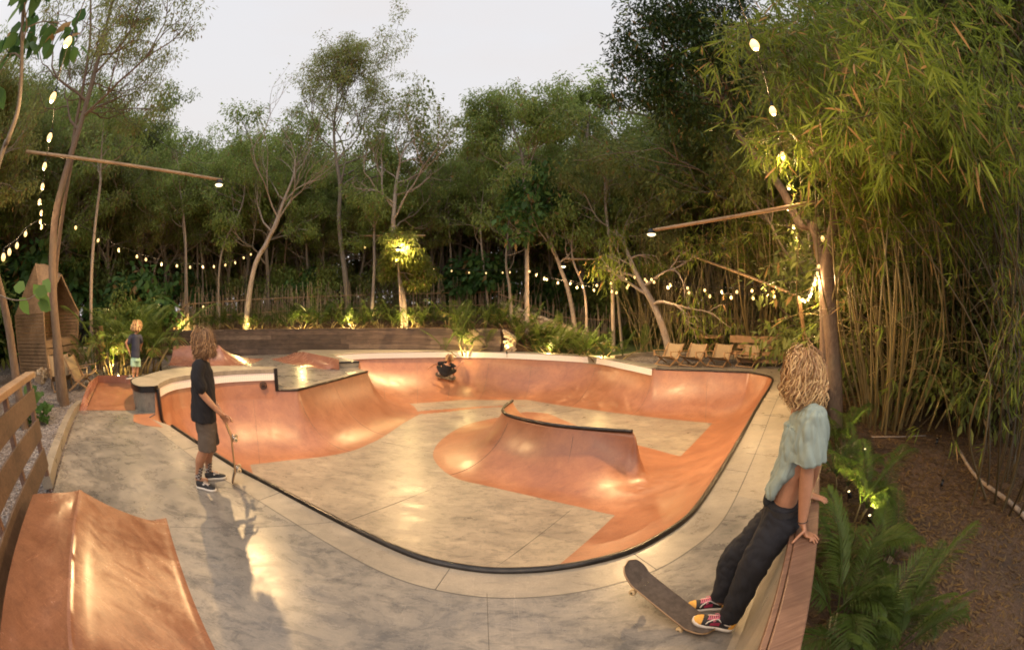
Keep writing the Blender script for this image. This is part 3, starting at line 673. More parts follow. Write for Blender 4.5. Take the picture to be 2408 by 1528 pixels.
# --- timber retaining wall of stacked sleepers
wx = np.array([[-18.6, 14.3], [-15.5, 14.5], [-12.07, 15.3], [-8.9, 16.05], [-5.4, 16.6], [-2.4, 16.6], [-.42, 15.95]])
tw = empty('sleeper_wall', (-5.4, 16.6, 0)); TO = np.array([-5.4, 16.6, 0]); tag(tw, 'long dark brown wall of stacked timber sleepers behind the skatepark', 'retaining wall')
line = np.column_stack([wx, np.zeros(len(wx))]); Ls = np.concatenate([[0], np.cumsum(np.linalg.norm(np.diff(wx, axis=0), axis=1))])
def onwall(s): return np.array([np.interp(s, Ls, wx[:, 0]), np.interp(s, Ls, wx[:, 1]), 0])
mats = []
for k, c in enumerate((((.04, .027, .02), (.11, .075, .055)), ((.055, .037, .028), (.16, .108, .078)), ((.085, .058, .044), (.21, .15, .11)))):
    wood('sleeper_%d' % k, c[0], c[1], .8, .5, 0, .4); mats.append(M['sleeper_%d' % k])
zb = -.35; row = 0
while zb < 1.04:
    hh = .19 if zb + .19 < 1.0 else 1.055 - zb
    s = -random.Random(row).uniform(0, 2); rr = random.Random(row + 9)
    while s < Ls[-1]:
        e_ = min(s + rr.uniform(2.2, 4.2), Ls[-1]); a_ = max(s, 0)
        if e_ - a_ > .15:
            m = MB(); q = [onwall(x) + [0, .01 * rr.random(), zb + hh / 2] for x in [a_ + .004] + [l for l in Ls[1:-1] if a_ < l < e_] + [e_ - .004]]
            for p0, p1 in zip(q[:-1], q[1:]): m.bar(p0 - TO, p1 - TO, .14 + .012 * rr.random(), hh - .006)
            m.build('sleeper', rr.choice(mats), tw)
        s = e_
    zb += hh; row += 1
# rubble end beside it
# ------------------------------------------------------------------ terrain
WL = wx
def wall_y(x): return np.interp(x, WL[:, 0], WL[:, 1])
CP = np.array([(-6, 1.2, -.06), (-4, -1, -.06), (-10, 3.8, -.06), (-8, 1, -.03), (-12.0, 5.2, .05), (-13.6, 6.2, .42), (-12.9, 6.9, .40), (-14.8, 5.4, .45), (-15.0, 7.4, .48), (-12.5, 9, -.03), (-20, 10, .5), (-17, 8, .3), (-15, 4, .1), (-26, 14, 1.0), (-14, 12.5, -.2), (-12, 14, -.25),
    (-16, 14, -.1), (-30, 5, .8), (2, 17.2, .12), (5, 15.2, .03), (7, 18, .12), (10, 20, .2), (0, 24, 1.1), (10, 30, .9), (8, 13.2, -.02), (12, 14, 0), (10, 12, -.02), (15, 19, .2), (22, 22, .4),
    (4, 3, -.35), (7, 5, -.3), (10, 6, -.25), (9, 9, -.15), (20, 5, .1), (3, 0, -.7), (6, 0, -.75), (10, 0, -.6), (16, 12, 0), (30, 10, .5), (6.5, 2.5, -.55), (2, 1, -.6), (0, 40, 2.5), (-20, 40, 2.5), (20, 40, 1.5), (-40, 20, 1.5), (40, 20, 1), (-3, -8, -.1), (5, -8, -.6)], float)
def hz(P):
    P = np.asarray(P, float); d2 = ((P[:, None] - CP[None, :, :2]) ** 2).sum(-1) + .35; w = 1 / d2 ** 1.6; z = (w * CP[:, 2]).sum(1) / w.sum(1)
    x, y = P[:, 0], P[:, 1]; dy = y - wall_y(x) - .05
    bed = np.where(dy > 0, np.clip(dy / .1, 0, 1) * (.97 + np.clip(dy, 0, 14) * .085), 0)
    k = 1 - np.clip((x - WL[-1, 0] - .1) / 2.0, 0, 1); k = k * k * (3 - 2 * k); kl = np.clip((x - WL[0, 0]) / .2, 0, 1); fade = k * kl * np.clip(1 - (dy - 12) / 15, 0, 1)
    return np.where(dy > 0, z * (1 - fade) + bed * fade, z)
def hz1(x, y): return float(hz(np.array([[x, y]]))[0])
hole = resample(np.concatenate([deck_out, deck_out[:1]]), .35)[:-1]
cc = hole.mean(0); Th = np.roll(hole, -1, 0) - np.roll(hole, 1, 0); Th /= np.linalg.norm(Th, axis=1, keepdims=True); Nh = np.stack([Th[:, 1], -Th[:, 0]], 1)
if inside(deck_out, hole + Nh * .05).mean() < .5: Nh = -Nh
holeI = hole + Nh * .08; holeI = holeI[inside(deck_out, holeI)]
pts = [holeI]; edges = [(i, (i + 1) % len(holeI)) for i in range(len(holeI))]
for lim, stp, inner in ((22, .28, 0), (45, .9, 22), (160, 6, 45)):
    xs, ys = np.meshgrid(np.arange(-lim, lim + .01, stp), np.arange(-lim * .55 if lim < 30 else -lim, lim + .01, stp)); q = np.stack([xs.ravel(), ys.ravel()], 1)
    if inner: q = q[(np.abs(q[:, 0]) > inner) | (q[:, 1] > inner) | (q[:, 1] < -inner * (.55 if inner < 30 else 1))]
    q = q[~inside(deck_out, q)]; d, _ = pdist(holeI, q, True); q = q[d > .12]; q = q + rng.uniform(-.2, .2, q.shape) * stp; pts.append(q)
wl2 = resample(WL, .2); pts += [wl2 + [0, .04], wl2 + [0, .16]]
V, T3 = triangulate(np.concatenate(pts), edges); cen = V[T3].mean(1); T3 = T3[~inside(holeI, cen)]; cen = V[T3].mean(1)
z = hz(V)
near_m = np.hypot(V[:, 0], V[:, 1]) < 30
z = z + np.array([.035 * noise.fractal(Vector((x * 1.3, y * 1.3, 0)), 1, 2, 4) if n else 0 for (x, y), n in zip(V, near_m)])
dd, _ = pdist(deck_out, V, True); z = np.where(dd < .14, np.minimum(z, -.03), z)
# surfaces: gravel, leaf litter, grass
t = NT('gravel'); co = t.geo(); v = t.n('ShaderNodeTexVoronoi', ins={'Scale': 26}); t.lk(co, v.inputs['Vector'])
c = t.ramp(t.n('ShaderNodeSeparateColor', ins={0: v.outputs['Color']}).outputs[0], [(.0, (.07, .06, .058)), (.5, (.19, .16, .15)), (1, (.42, .38, .35))])
c = t.mix(t.maprange(t.noise(co, 1.1, 5), .42, .62, 0, .7), c, (.11, .075, .05)); t.base(c).rough(.85); t.bump(v.outputs['Distance'], .9, .03); M['gravel'] = t.m
t = NT('litter'); co = t.geo(); f = t.noise(t.mapping(co, (14, 5, 8), (0, 0, .6)), 2.2, 8, .75, 2.0); f2 = t.noise(co, 1.0, 5)
c = t.ramp(f, [(.35, (.04, .022, .012)), (.52, (.14, .078, .04)), (.7, (.32, .19, .10))]); c = t.mix(t.maprange(f2, .5, .7, 0, .6), c, (.03, .018, .011)); t.base(c).rough(.9); t.bump(f, 1.0, .05); M['litter'] = t.m
t = NT('lawn'); co = t.geo(); f = t.noise(co, 22, 6, .7); c = t.ramp(f, [(.3, (.03, .06, .012)), (.7, (.10, .15, .035))]); c = t.mix(t.maprange(t.noise(co, .9, 4), .5, .65, 0, .5), c, (.10, .075, .04)); t.base(c).rough(.9); t.bump(f, .8, .05); M['lawn'] = t.m
x, y = cen[:, 0], cen[:, 1]; dy = y - wall_y(x)
mi = np.full(len(cen), 1)
gl = (x < -3) & (dy < 0); mi[gl] = 0
gr_area = np.array([g(*p)[:2] for p in ((1440, 845), (1500, 838.5), (1545, 836), (1600, 836), (1665, 839), (1760, 846), (1850, 850), (1905, 853))] + [(14, 11), (9.5, 11)] + [(6, 12.0), (4.0, 14.0)])
mi[inside(gr_area, cen)] = 0
lawn = (x > .8) & (x < 14) & (y > 12) & (y < 22) & ~inside(gr_area, cen); mi[lawn] = 2
me = np_mesh('ground', np.column_stack([V, z]), [T3], True, mi=mi)
for k in ('gravel', 'litter', 'lawn'): me.materials.append(M[k])
tag(link('ground', me), 'gravel, leaf litter and grass ground round the park', kind='structure')
# pale kerb strips
def kerb(P, w, h, name, mat, label, seg=.9):
    P = resample(np.array(P), .3); m = MB()
    for i in range(len(P) - 1): m.bar(P[i] + [0, 0, h / 2 - .06], P[i + 1] + (P[i + 1] - P[i]) * .02 + [0, 0, h / 2 - .06], w, h)
    o = m.build(name, mat, None, origin=P[0]); o.location = P[0]; tag(o, label, kind='structure'); return o
kerb([(*(.5 * (g(*a, .03)[:2] + g(*b, .03)[:2])), .03) for a, b in (((106, 1125), (117, 1153)), ((110, 1100), (131, 1100)), ((148, 1000), (163, 1003)), ((166, 971), (179, 966)), ((186, 950), (192, 953)))], .17, .16, 'path_edge', M['border_concrete'], 'pale concrete kerb strip along the gravel on the left')
kerb([g(*p, .05) for p in ((1440, 843), (1470, 839), (1500, 835.5), (1545, 832.5), (1600, 833), (1665, 836), (1760, 843), (1850, 848))], .22, .16, 'path_kerb', M['border_concrete'], 'curved pale kerb between the lawn and the gravel seating')
# sparse stones on the gravel, dry leaves in the litter
def scatter(poly, n, size, name, mat, label, leafy=False):
    poly = np.asarray(poly); lo, hi = poly.min(0), poly.max(0); q = rng.uniform(lo, hi, (n * 3, 2)); q = q[inside(poly, q) & ~inside(deck_out, q)][:n]; zz = hz(q); n = len(q)
    a = rng.uniform(0, 2 * np.pi, n); s = size * rng.uniform(.5, 1.4, n); Vx = np.stack([np.cos(a), np.sin(a), rng.uniform(-.2, .35, n)], 1); Vy = np.stack([-np.sin(a), np.cos(a), rng.uniform(-.3, .3, n)], 1)
    C = np.column_stack([q, zz + .02])
    if leafy:
        P = np.stack([C - Vx * s[:, None], C + Vy * s[:, None] * .28, C + Vx * s[:, None], C - Vy * s[:, None] * .28], 1).reshape(-1, 3); Q = np.arange(n * 4).reshape(n, 4); me = np_mesh(name, P, [Q], False, {'rnd': np.repeat(rng.random(n), 4)})
    else:
        o8 = np.array([[1, 0, 0], [0, 1, 0], [-1, 0, 0], [0, -1, 0], [0, 0, 1]]); P = (C[:, None] + (o8[None, :, :1] * Vx[:, None] + o8[None, :, 1:2] * Vy[:, None] * .8 + o8[None, :, 2:] * np.array([0, 0, .6])) * s[:, None, None]).reshape(-1, 3)
        b = np.arange(n)[:, None] * 5; T = np.concatenate([b + np.array([[0, 1, 4]]), b + np.array([[1, 2, 4]]), b + np.array([[2, 3, 4]]), b + np.array([[3, 0, 4]])]); me = np_mesh(name, P, [T], False)
    return tag(link(name, me, None, mat), label, kind='stuff')
scatter([(-9.5, 4.9), (-5.4, 2.0), (-2.5, -.3), (-3, -2), (-9, 0), (-14, 5), (-14, 10), (-11, 9)], 14000, .018, 'gravel_stones', simple('stone', (.26, .22, .2), .8, 0, .5, 40), 'loose pale gravel stones beside the deck on the left')
scatter([(1.4, 0), (3, -1), (14, -1), (22, 8), (13, 13), (9, 9), (4, 5)], 42000, .055, 'leaf_litter', M['leaf_dry'], 'brown mulch of dry bamboo leaves on the ground at the right', True)
scatter([(-16, 15.5), (0, 17), (0, 21), (-16, 21)], 4000, .07, 'bed_litter', M['leaf_dry'], 'dry leaves lying in the planting bed behind the timber wall', True)
# ------------------------------------------------------------------ plants
def leaf_arrays(C, D, Nn, L, Wd, bend=.0, fine=False):
    """leaves at C along D with blade normal Nn; diamond quads, or 6-point bent blades when fine"""
    n = len(C); D = D / np.maximum(np.linalg.norm(D, axis=1, keepdims=True), 1e-9); S = np.cross(D, Nn); S /= np.maximum(np.linalg.norm(S, axis=1, keepdims=True), 1e-9)
    L = np.broadcast_to(L, (n,))[:, None]; Wd = np.broadcast_to(Wd, (n,))[:, None]; up = np.cross(S, D)
    if not fine:
        V = np.stack([C, C + D * L * .45 + S * Wd / 2, C + D * L - np.array([0, 0, 1]) * L * bend, C + D * L * .45 - S * Wd / 2], 1)
        return V.reshape(-1, 3), np.arange(n * 4).reshape(n, 4), 4
    dn = np.array([0, 0, -1.]) * L * bend
    m1, m2 = C + D * L * .33 + dn * .1, C + D * L * .68 + dn * .42; tip = C + D * L + dn
    V = np.stack([C, m1 + S * Wd / 2, m1 - S * Wd / 2, m2 + S * Wd * .42, m2 - S * Wd * .42, tip], 1).reshape(-1, 3); b = np.arange(n)[:, None] * 6
    T = np.concatenate([b + np.array([[0, 2, 1]]), b + np.array([[3, 4, 5]])]); Q = b + np.array([[1, 2, 4, 3]])
    return V, (T, Q), 6
def leaf_mesh(name, C, D, Nn, L, Wd, bend=0, fine=False, rnd=None):
    V, P, k = leaf_arrays(C, D, Nn, L, Wd, bend, fine); n = len(C); rnd = rng.random(n) if rnd is None else rnd
    return np_mesh(name, V, list(P) if fine else [P], False, {'rnd': np.repeat(rnd, k)})
def unit(n, r=rng):
    v = r.normal(size=(n, 3)); return v / np.linalg.norm(v, axis=1, keepdims=True)
def grow(start, dirn, length, rad, lvl, P, r, out, tips, wob=.18):
    """recursive limbs; out gets (points, radii), tips gets (point, direction)"""
    n = 6; p = np.array(start, float); d = np.array(dirn, float); d /= np.linalg.norm(d); pts = [p.copy()]
    for i in range(n):
        d = d + r.normal(size=3) * wob + np.array([0, 0, P.get('up', .06)]); d /= np.linalg.norm(d); p = p + d * length / n; pts.append(p.copy())
    rr = np.linspace(rad, rad * .45, n + 1); out.append((np.array(pts), rr))
    if lvl == 0: tips.append((pts[-1], d)); tips.append((pts[-3], d)); return
    k = P.get('kids', 3)
    for i in range(k):
        t = r.uniform(.35, 1) if i else 1.0; q = pts[min(n, int(t * n))]
        a = unit(1, r)[0]; a -= d * (a @ d); a /= np.linalg.norm(a); nd = d * math.cos(P.get('ang', .7)) + a * math.sin(P.get('ang', .7)) * r.uniform(.6, 1.2)
        grow(q, nd, length * r.uniform(.5, .75), rad * .5 * (1.15 - .5 * t + .3), lvl - 1, P, r, out, tips, wob)
def clumps(tips, r, per, spread, L, Wd, droop=.3, flat=.7):
    C = []; D = []
    for p, d in tips:
        n = max(3, int(per * r.uniform(.5, 1.4))); o = unit(n, r) * (r.random((n, 1)) ** .5) * spread * np.array([1, 1, flat]); C.append(np.array(p) + o); D.append(o / spread * .8 + unit(n, r) * .7 + np.array([0, 0, -droop]))
    C = np.concatenate(C); D = np.concatenate(D); n = len(C); Nn = unit(n, r) * .6 + np.array([0, 0, 1]); return C, D, Nn, L * r.uniform(.6, 1.3, n), Wd * r.uniform(.7, 1.2, n)
def wood_mesh(name, limbs, sides=(9, 6, 4)):
    m = MB()
    for P, rr in limbs:
        s = sides[0] if rr[0] > .06 else (sides[1] if rr[0] > .02 else sides[2]); m.tube(P, rr, s, False)
    return m.mesh(name, True)
def make_tree(name, trunk, rads, tips_fn, label, cat, leaf, barkm, r, per=30, spread=.5, L=.12, Wd=.045, droop=.3, group=None, fine=False, wobble=True, side_tips=None, flat=.7):
    """trunk: list of world points; tips_fn(limbs, tips) adds limbs"""
    T = spline(trunk, 6); rr = np.interp(np.linspace(0, 1, len(T)), np.linspace(0, 1, len(rads)), rads); O = np.array([T[0][0], T[0][1], T[0][2]])
    limbs = [(T, rr)]; tips = []
    tips_fn(T, rr, limbs, tips)
    root = empty(name, tuple(O)); tag(root, label, cat, group)
    limbs = [(p - O, q) for p, q in limbs]; link('trunk', wood_mesh('trunk', limbs), root, M[barkm])
    if tips and per:
        C, D, Nn, l, w = clumps([(p - O, d) for p, d in tips], r, per, spread, L, Wd, droop, flat); link('crown', leaf_mesh('crown', C, D, Nn, l, w, .12, fine), root, M[leaf])
    return root
def std_tips(fr0, nlimb, length, lvl=2, P={}, seed=0, upb=.35):
    def f(T, rr, limbs, tips):
        r = np.random.default_rng(seed); n = len(T)
        for i in range(nlimb):
            t = fr0 + (1 - fr0) * (i + r.random()) / nlimb; k = min(n - 1, int(t * (n - 1))); a = r.uniform(0, 2 * np.pi) if i < nlimb - 1 else 0
            d = np.array([math.cos(a), math.sin(a), upb + r.uniform(0, .6)]); grow(T[k], d, length * (1.15 - .5 * (t - fr0) / (1 - fr0 + 1e-6)) * r.uniform(.75, 1.2), max(.012, rr[k] * .55), lvl, P, r, limbs, tips)
        grow(T[-1], T[-1] - T[-3], length * .6, rr[-1], lvl, P, r, limbs, tips)
    return f
def copy_tree(o, parent=None):
    c = o.copy(); COL.objects.link(c); c.parent = parent
    if parent is not None: c.matrix_parent_inverse = o.matrix_parent_inverse
    for ch in list(o.children): copy_tree(ch, c)
    return c
def place(o, x, y, z=None, rz=0, s=1.0, first=False, tilt=0, label=None):
    c = o if first else copy_tree(o)
    c.location = (x, y, hz1(x, y) if z is None else z); c.rotation_euler = (tilt, 0, rz); c.scale = (s, s, s * 1.0)
    if label: c['label'] = label
    return c

# ---- palms: a crown of arching fronds, each a rachis with leaflets
def frond(name, L, nl, ll, arch, r, lw=.022, up=1.0):
    n = nl; s = np.linspace(0, 1, 14); P = np.stack([L * s * (1 - .25 * s * arch), np.zeros(14), L * (s * up - s ** 2 * arch)], 1); m = MB(); m.tube(P, np.linspace(.012, .003, 14), 4, False)
    t = np.linspace(.18, .995, n); C = np.stack([np.interp(t, s, P[:, k]) for k in range(3)], 1); Tg = np.gradient(C, axis=0); Tg /= np.linalg.norm(Tg, axis=1, keepdims=True)
    ln = ll * np.sin(np.pi * np.clip(t * .88 + .1, 0, 1)) ** .6 * r.uniform(.85, 1.1, n); Cs = []; Ds = []; Ns = []; Ls = []
    for sg in (-1, 1):
        D = Tg * .75 + np.array([0, sg * .8, 0]) + np.array([0, 0, .18]) + r.normal(size=(n, 3)) * .07; Cs.append(C); Ds.append(D); Ns.append(np.cross(D, np.array([0, sg, 0])) * sg * 0 + np.array([-.2, -sg * .5, 1])); Ls.append(ln)
    V, Pp, k = leaf_arrays(np.concatenate(Cs), np.concatenate(Ds), np.concatenate(Ns), np.concatenate(Ls), lw, .38, True)
    Vw = np.concatenate(m.V); q = m.P[4][0]; kk = len(Vw)
    rn = np.concatenate([np.full(kk, .4), np.repeat(np.clip(r.uniform(.2, .9) + r.normal(size=2 * n) * .06, 0, .95), 6)])
    me = np_mesh(name, np.concatenate([Vw, V]), [Pp[0] + kk, np.concatenate([q, Pp[1] + kk])], False, {'rnd': rn}); me.materials.append(M['leaf_palm']); return me
def make_palm(label, nf, L, nl, ll, r, stems=5, spread=.25, parts=True, leaf=None, arch=(.5, .95), lw=.022, name='areca_palm'):
    root = empty(name); tag(root, label, 'palm'); fr = [frond('frond', L * f, nl, ll, a, r, lw) for f, a in ((1, arch[0]), (.85, sum(arch) / 2), (.7, arch[1]))]
    bases = [np.array([r.normal() * spread * .5, r.normal() * spread * .5, 0]) for _ in range(stems)]; tops = []
    for b in bases:
        tp = b * 2.2 + np.array([0, 0, L * r.uniform(.12, .4)]); m = MB(); m.tube([b - [0, 0, .1], (b + tp) / 2, tp], [.025, .02, .016], 6); tops.append(tp); link('stem', m.mesh('stem', True), root, M['culm'])
    for i in range(nf):
        f = fr[i % 3]; o = bpy.data.objects.new('frond', f); COL.objects.link(o); o.parent = root; tp = tops[i % stems]
        o.location = tp; o.rotation_euler = (r.uniform(-.25, .25), -r.uniform(.0, .55), i * 2.4 + r.uniform(-.4, .4)); s = r.uniform(.75, 1.1); o.scale = (s, s, s)
    return root
def merge_palm(root, name='foliage'):
    """small far palms: all fronds as one foliage part"""
    Vs = []; Ts = []; Qs = []; rn = []; k = 0
    for ch in [c for c in root.children if c.name.startswith('frond')]:
        me = ch.data; n = len(me.vertices); co = np.zeros(n * 3, np.float32); me.vertices.foreach_get('co', co); co = co.reshape(-1, 3)
        Mx = np.array(Matrix.LocRotScale(ch.location, ch.rotation_euler, ch.scale)); co = co @ Mx[:3, :3].T + Mx[:3, 3]; a = np.zeros(n, np.float32); me.attributes['rnd'].data.foreach_get('value', a)
        tot = np.zeros(len(me.polygons), np.int32); me.polygons.foreach_get('loop_total', tot); lp = np.zeros(len(me.loops), np.int32); me.loops.foreach_get('vertex_index', lp); st = np.concatenate([[0], np.cumsum(tot)[:-1]])
        Ts.append(lp[(st[tot == 3][:, None] + np.arange(3))] + k); Qs.append(lp[(st[tot == 4][:, None] + np.arange(4))] + k); Vs.append(co); rn.append(a); k += n
        bpy.data.objects.remove(ch)
    me = np_mesh(name, np.concatenate(Vs), [np.concatenate(Ts), np.concatenate(Qs)], False, {'rnd': np.concatenate(rn)}); link(name, me, root, M['leaf_palm']); return root
r5 = np.random.default_rng(5)
palmA = merge_palm(make_palm('leafy young palm in the planting bed behind the timber wall', 14, 1.15, 22, .34, r5, 5, .3))
palmB = merge_palm(make_palm('leafy young palm in the planting bed behind the timber wall', 11, .95, 20, .30, r5, 4, .25, arch=(.3, .7)))
palmC = merge_palm(make_palm('bushy low palm beside the far deck', 26, .85, 24, .27, r5, 7, .40, arch=(.3, .75)))
palmT = merge_palm(make_palm('tall uplit palm growing in front of the timber wall', 32, 1.35, 34, .28, r5, 10, .36, arch=(.12, .6)))
GB = 'palms in the bed behind the timber wall'
first = {'A': True, 'B': True, 'C': True}; rp5 = random.Random(3)
def bedpalm(px, ypx, s, kind='A', label='leafy green palm in the planting bed behind the timber wall', group=GB, z=None, dist=None):
    proto = {'A': palmA, 'B': palmB, 'C': palmC}[kind]
    v = ray(px, 760); az = v[:2] / np.linalg.norm(v[:2]); x, y = az * dist
    o = place(proto, x, y, z, rp5.uniform(0, 6.3), s, first[kind]); first[kind] = False; o['label'] = label; o['group'] = group; return o
for i, px in enumerate(range(350, 1180, 26)):
    v = ray(px + rp5.uniform(-8, 8), 760); az = v[:2] / np.linalg.norm(v[:2])
    dd = next(d for d in np.arange(10, 40, .1) if az[1] * d > wall_y(az[0] * d)) + rp5.uniform(.35, 1.7)
    bedpalm(px, 0, rp5.uniform(.6, 1.0), 'ABC'[i % 3], dist=dd)
for i, px in enumerate(range(370, 1180, 38)):
    v = ray(px, 760); az = v[:2] / np.linalg.norm(v[:2]); dd = next(d for d in np.arange(10, 40, .1) if az[1] * d > wall_y(az[0] * d)) + rp5.uniform(2.2, 5)
    bedpalm(px, 0, rp5.uniform(.6, .9), 'AB'[(i + 1) % 2], dist=dd)
for px, s, lab_ in ((430, .8, 'glowing young plant above the left end of the timber wall'), (583, .75, 'glowing dry tufted plant at the foot of the bare tree'), (705, .95, 'glowing fan shaped palm in the middle of the planting bed'), (823, .8, 'glowing plant at the foot of the tallest tree'), (958, .85, 'glowing plant at the foot of the pale tree')):
    v = ray(px, 760); az = v[:2] / np.linalg.norm(v[:2]); dd = next(q for q in np.arange(10, 40, .05) if az[1] * q > wall_y(az[0] * q)) + .62; bedpalm(px, 0, s, 'C', lab_, 'uplit plants of the bed', dist=dd)
# the big palm that grows in front of the timber wall, and the shrub border beside it
pa = place(palmT, *at(1093, 800, 16.1)[:2], .15, .7, 1.0, True)
GR = 'bushy palms on the lawn edge behind the far coping'
for px, d, s in ((1200, 16.9, 1.0), (1225, 16.2, .85), (1250, 17.0, 1.1), (1275, 16.4, .95), (1300, 16.2, 1.0), (1325, 16.4, 1.1), (1350, 16.2, 1.0), (1372, 16.0, .85), (1390, 16.4, .9), (1213, 18, 1.2), (1262, 18, 1.1), (1340, 17.8, 1.2), (1385, 17.6, 1.0)):
    bedpalm(px, 0, s, 'C', 'bushy palm in the green clump behind the far coping', GR, dist=d)
bedpalm(1413, 0, 1.15, 'C', 'bright uplit palm at the right end of the clump behind the far coping', None, dist=15.4)
GH = 'dark hedge plants in front of the bamboo fence'
for i, px in enumerate(range(1440, 1800, 20)):
    bedpalm(px, 0, rp5.uniform(.9, 1.25), 'C', 'dark leafy hedge plant in front of the bamboo fence', GH, dist=20.5 + rp5.uniform(-.6, .8) - (px - 1440) * .005)
# left corner palms
GL = 'tall palms in the corner behind the boy'
px = None
for px, d, s in ((262, 13.8, 1.75), (290, 13.2, 1.4), (243, 14.5, 1.5), (318, 14.4, 1.9), (300, 15.5, 1.9), (340, 15.2, 1.6)):
    bedpalm(px, 0, s, 'AC'[px % 2], 'tall feathery palm in the corner behind the boy', GL, dist=d)
PXP = [(1985, 1500), (1985, 1375), (2060, 1470), (2005, 1235), (1975, 1165), (1985, 1065), (1960, 985), (2075, 1340), (2085, 1510)]
# ---- right-hand palms below the wall cap: individual fronds
r6 = np.random.default_rng(11)
bigP = make_palm('big palm beside the wall', 13, 1.5, 56, .44, r6, 4, .25, arch=(.4, .85), lw=.015); bigQ = make_palm('big palm beside the wall', 12, 1.35, 52, .40, r6, 4, .25, arch=(.5, .95), lw=.015)
k = 0
for s_, n_, sc, lab in ((2.2, .95, .80, 'lowest green palm at the bottom edge beside the timber cap'), (2.9, 1.05, .78, 'green palm beside the leaning man, second from the bottom edge'), (1.45, 1.1, .7, 'palm at the foot of the photo nearest the camera'), (3.9, .85, .8, 'yellow-green spotlit palm beside the shoulder of the leaning man'), (5.0, .75, .72, 'dark palm behind the spotlit palm'), (6.3, .8, .72, 'small spotlit palm near the big tree trunk'), (7.6, 1.5, .75, 'dark palm at the foot of the big tree'), (3.4, 1.7, .62, 'low palm on the mulch side of the row'), (2.3, 1.75, .66, 'spreading palm on the mulch side near the bottom edge')):
    p = np.array([*g(*PXP[k], -.42)[:2], 0]); sc *= .82; o = place((bigP, bigQ)[k % 2], p[0], p[1], hz1(p[0], p[1]) - .05, k * 1.9, sc, k < 2); o['label'] = lab; o['group'] = 'palms beside the capped wall'; k += 1

# ---- trees one can tell apart (trunk paths: pixel x, y, distance)
def px(*pts): return [at(x, y, d) for x, y, d in pts]
def tr(name, pts, rads, fn, label, cat='tree', leaf='leaf_mid', barkm='bark_grey', seed=1, **k):
    P = px(*pts); b = P[0].copy(); b[2] = min(b[2], hz1(b[0], b[1]) - .1); P[0] = b
    return make_tree(name, P, rads, fn, label, cat, leaf, barkm, np.random.default_rng(seed), **k)
# far left pair
tr('leaning_tree', ((152, 950, 11.2), (138, 830, 11.1), (125, 690, 11.1), (124, 600, 11.2), (132, 500, 11.3), (162, 380, 11.5), (190, 290, 11.7), (218, 190, 12), (240, 100, 12.3), (262, 10, 12.6), (280, -90, 13)), (.17, .13, .12, .11, .10, .085, .08, .06, .05), std_tips(.55, 9, 2.6, 2, {'up': .05, 'kids': 4}, 4), 'tall brown tree trunk standing in the gravel in front of the wooden pod', leaf='leaf_olive', barkm='bark_brown', per=42, spread=.42, L=.14, Wd=.04, droop=.6, seed=3)
tr('forked_tree', ((134, 520, 11.6), (158, 440, 11.7), (172, 330, 11.9), (196, 200, 12.1), (212, 90, 12.4), (215, -40, 12.8)), (.07, .06, .055, .05, .03), std_tips(.4, 7, 2.2, 2, {'up': .05, 'kids': 4}, 9), 'thinner second stem rising from the leaning trunk into the canopy', leaf='leaf_olive', barkm='bark_brown', per=36, spread=.4, L=.14, Wd=.04, droop=.6, seed=4)
tr('left_edge_tree', ((42, 895, 9.5), (28, 820, 9.4), (10, 720, 9.3), (-10, 640, 9.2)), (.12, .11, .10, .09), lambda *a: None, 'leaning bare trunk at the left edge behind the timber fence', barkm='bark_brown', per=0)
tr('vine_tree', ((-60, 520, 6.0), (-12, 420, 5.8), (18, 330, 5.6), (42, 260, 5.5), (50, 180, 5.4), (52, 90, 5.3), (60, -30, 5.2)), (.045, .04, .035, .03, .03), std_tips(.72, 5, .75, 1, {'kids': 3, 'up': -.02}, 21), 'thin curving stem with big hanging leaves at the top left edge', leaf='leaf_broad', barkm='bark_grey', per=6, spread=.3, L=.26, Wd=.17, droop=.9, seed=8, fine=True)
# pale bare leaning tree
tr('bare_tree', ((576, 755, 20), (588, 680, 20), (603, 615, 20), (628, 570, 20), (650, 520, 20), (668, 470, 20), (688, 420, 20), (695, 380, 20)), (.15, .12, .11, .09, .06, .03), std_tips(.35, 7, 3.4, 3, {'up': .08, 'ang': .5, 'kids': 3}, 12, .6), 'pale leafless tree leaning right behind the timber wall', 'bare tree', barkm='bark_pale', per=2, spread=.4, L=.1, Wd=.05, seed=5)
tr('tall_tree', ((820, 720, 21.5), (812, 650, 21.5), (803, 580, 21.6), (797, 510, 21.7), (800, 440, 21.8), (790, 370, 22), (785, 305, 22), (790, 255, 22)), (.16, .14, .12, .11, .10, .07, .05), std_tips(.50, 13, 4.2, 2, {'up': .10, 'kids': 4, 'ang': .8}, 31, .35), 'tallest tree with an airy olive crown rising left of centre', leaf='leaf_olive', barkm='bark_grey', per=60, spread=.50, L=.17, Wd=.055, droop=.5, seed=6)
tr('sparse_tree', ((955, 765, 18.2), (946, 690, 18.3), (936, 620, 18.4), (925, 550, 18.5), (927, 490, 18.6), (932, 430, 18.8), (942, 375, 19)), (.14, .12, .11, .10, .08, .05), std_tips(.55, 10, 2.6, 3, {'up': .08, 'ang': .6, 'kids': 3}, 44, .3), 'pale tree with a nearly leafless spreading crown behind the uplit bush', 'tree', leaf='leaf_dark', barkm='bark_pale', per=3, spread=.35, L=.2, Wd=.13, seed=7)
tr('lit_bush', ((945, 700, 17.9), (938, 640, 17.9), (935, 600, 17.9)), (.05, .04, .03), std_tips(.45, 12, .95, 2, {'up': -.02, 'kids': 4}, 3, .0), 'brightly uplit yellow-green spray of leaves on the tree trunk', 'foliage', leaf='leaf_bright', barkm='bark_pale', per=26, spread=.3, L=.2, Wd=.05, droop=.7, seed=9)
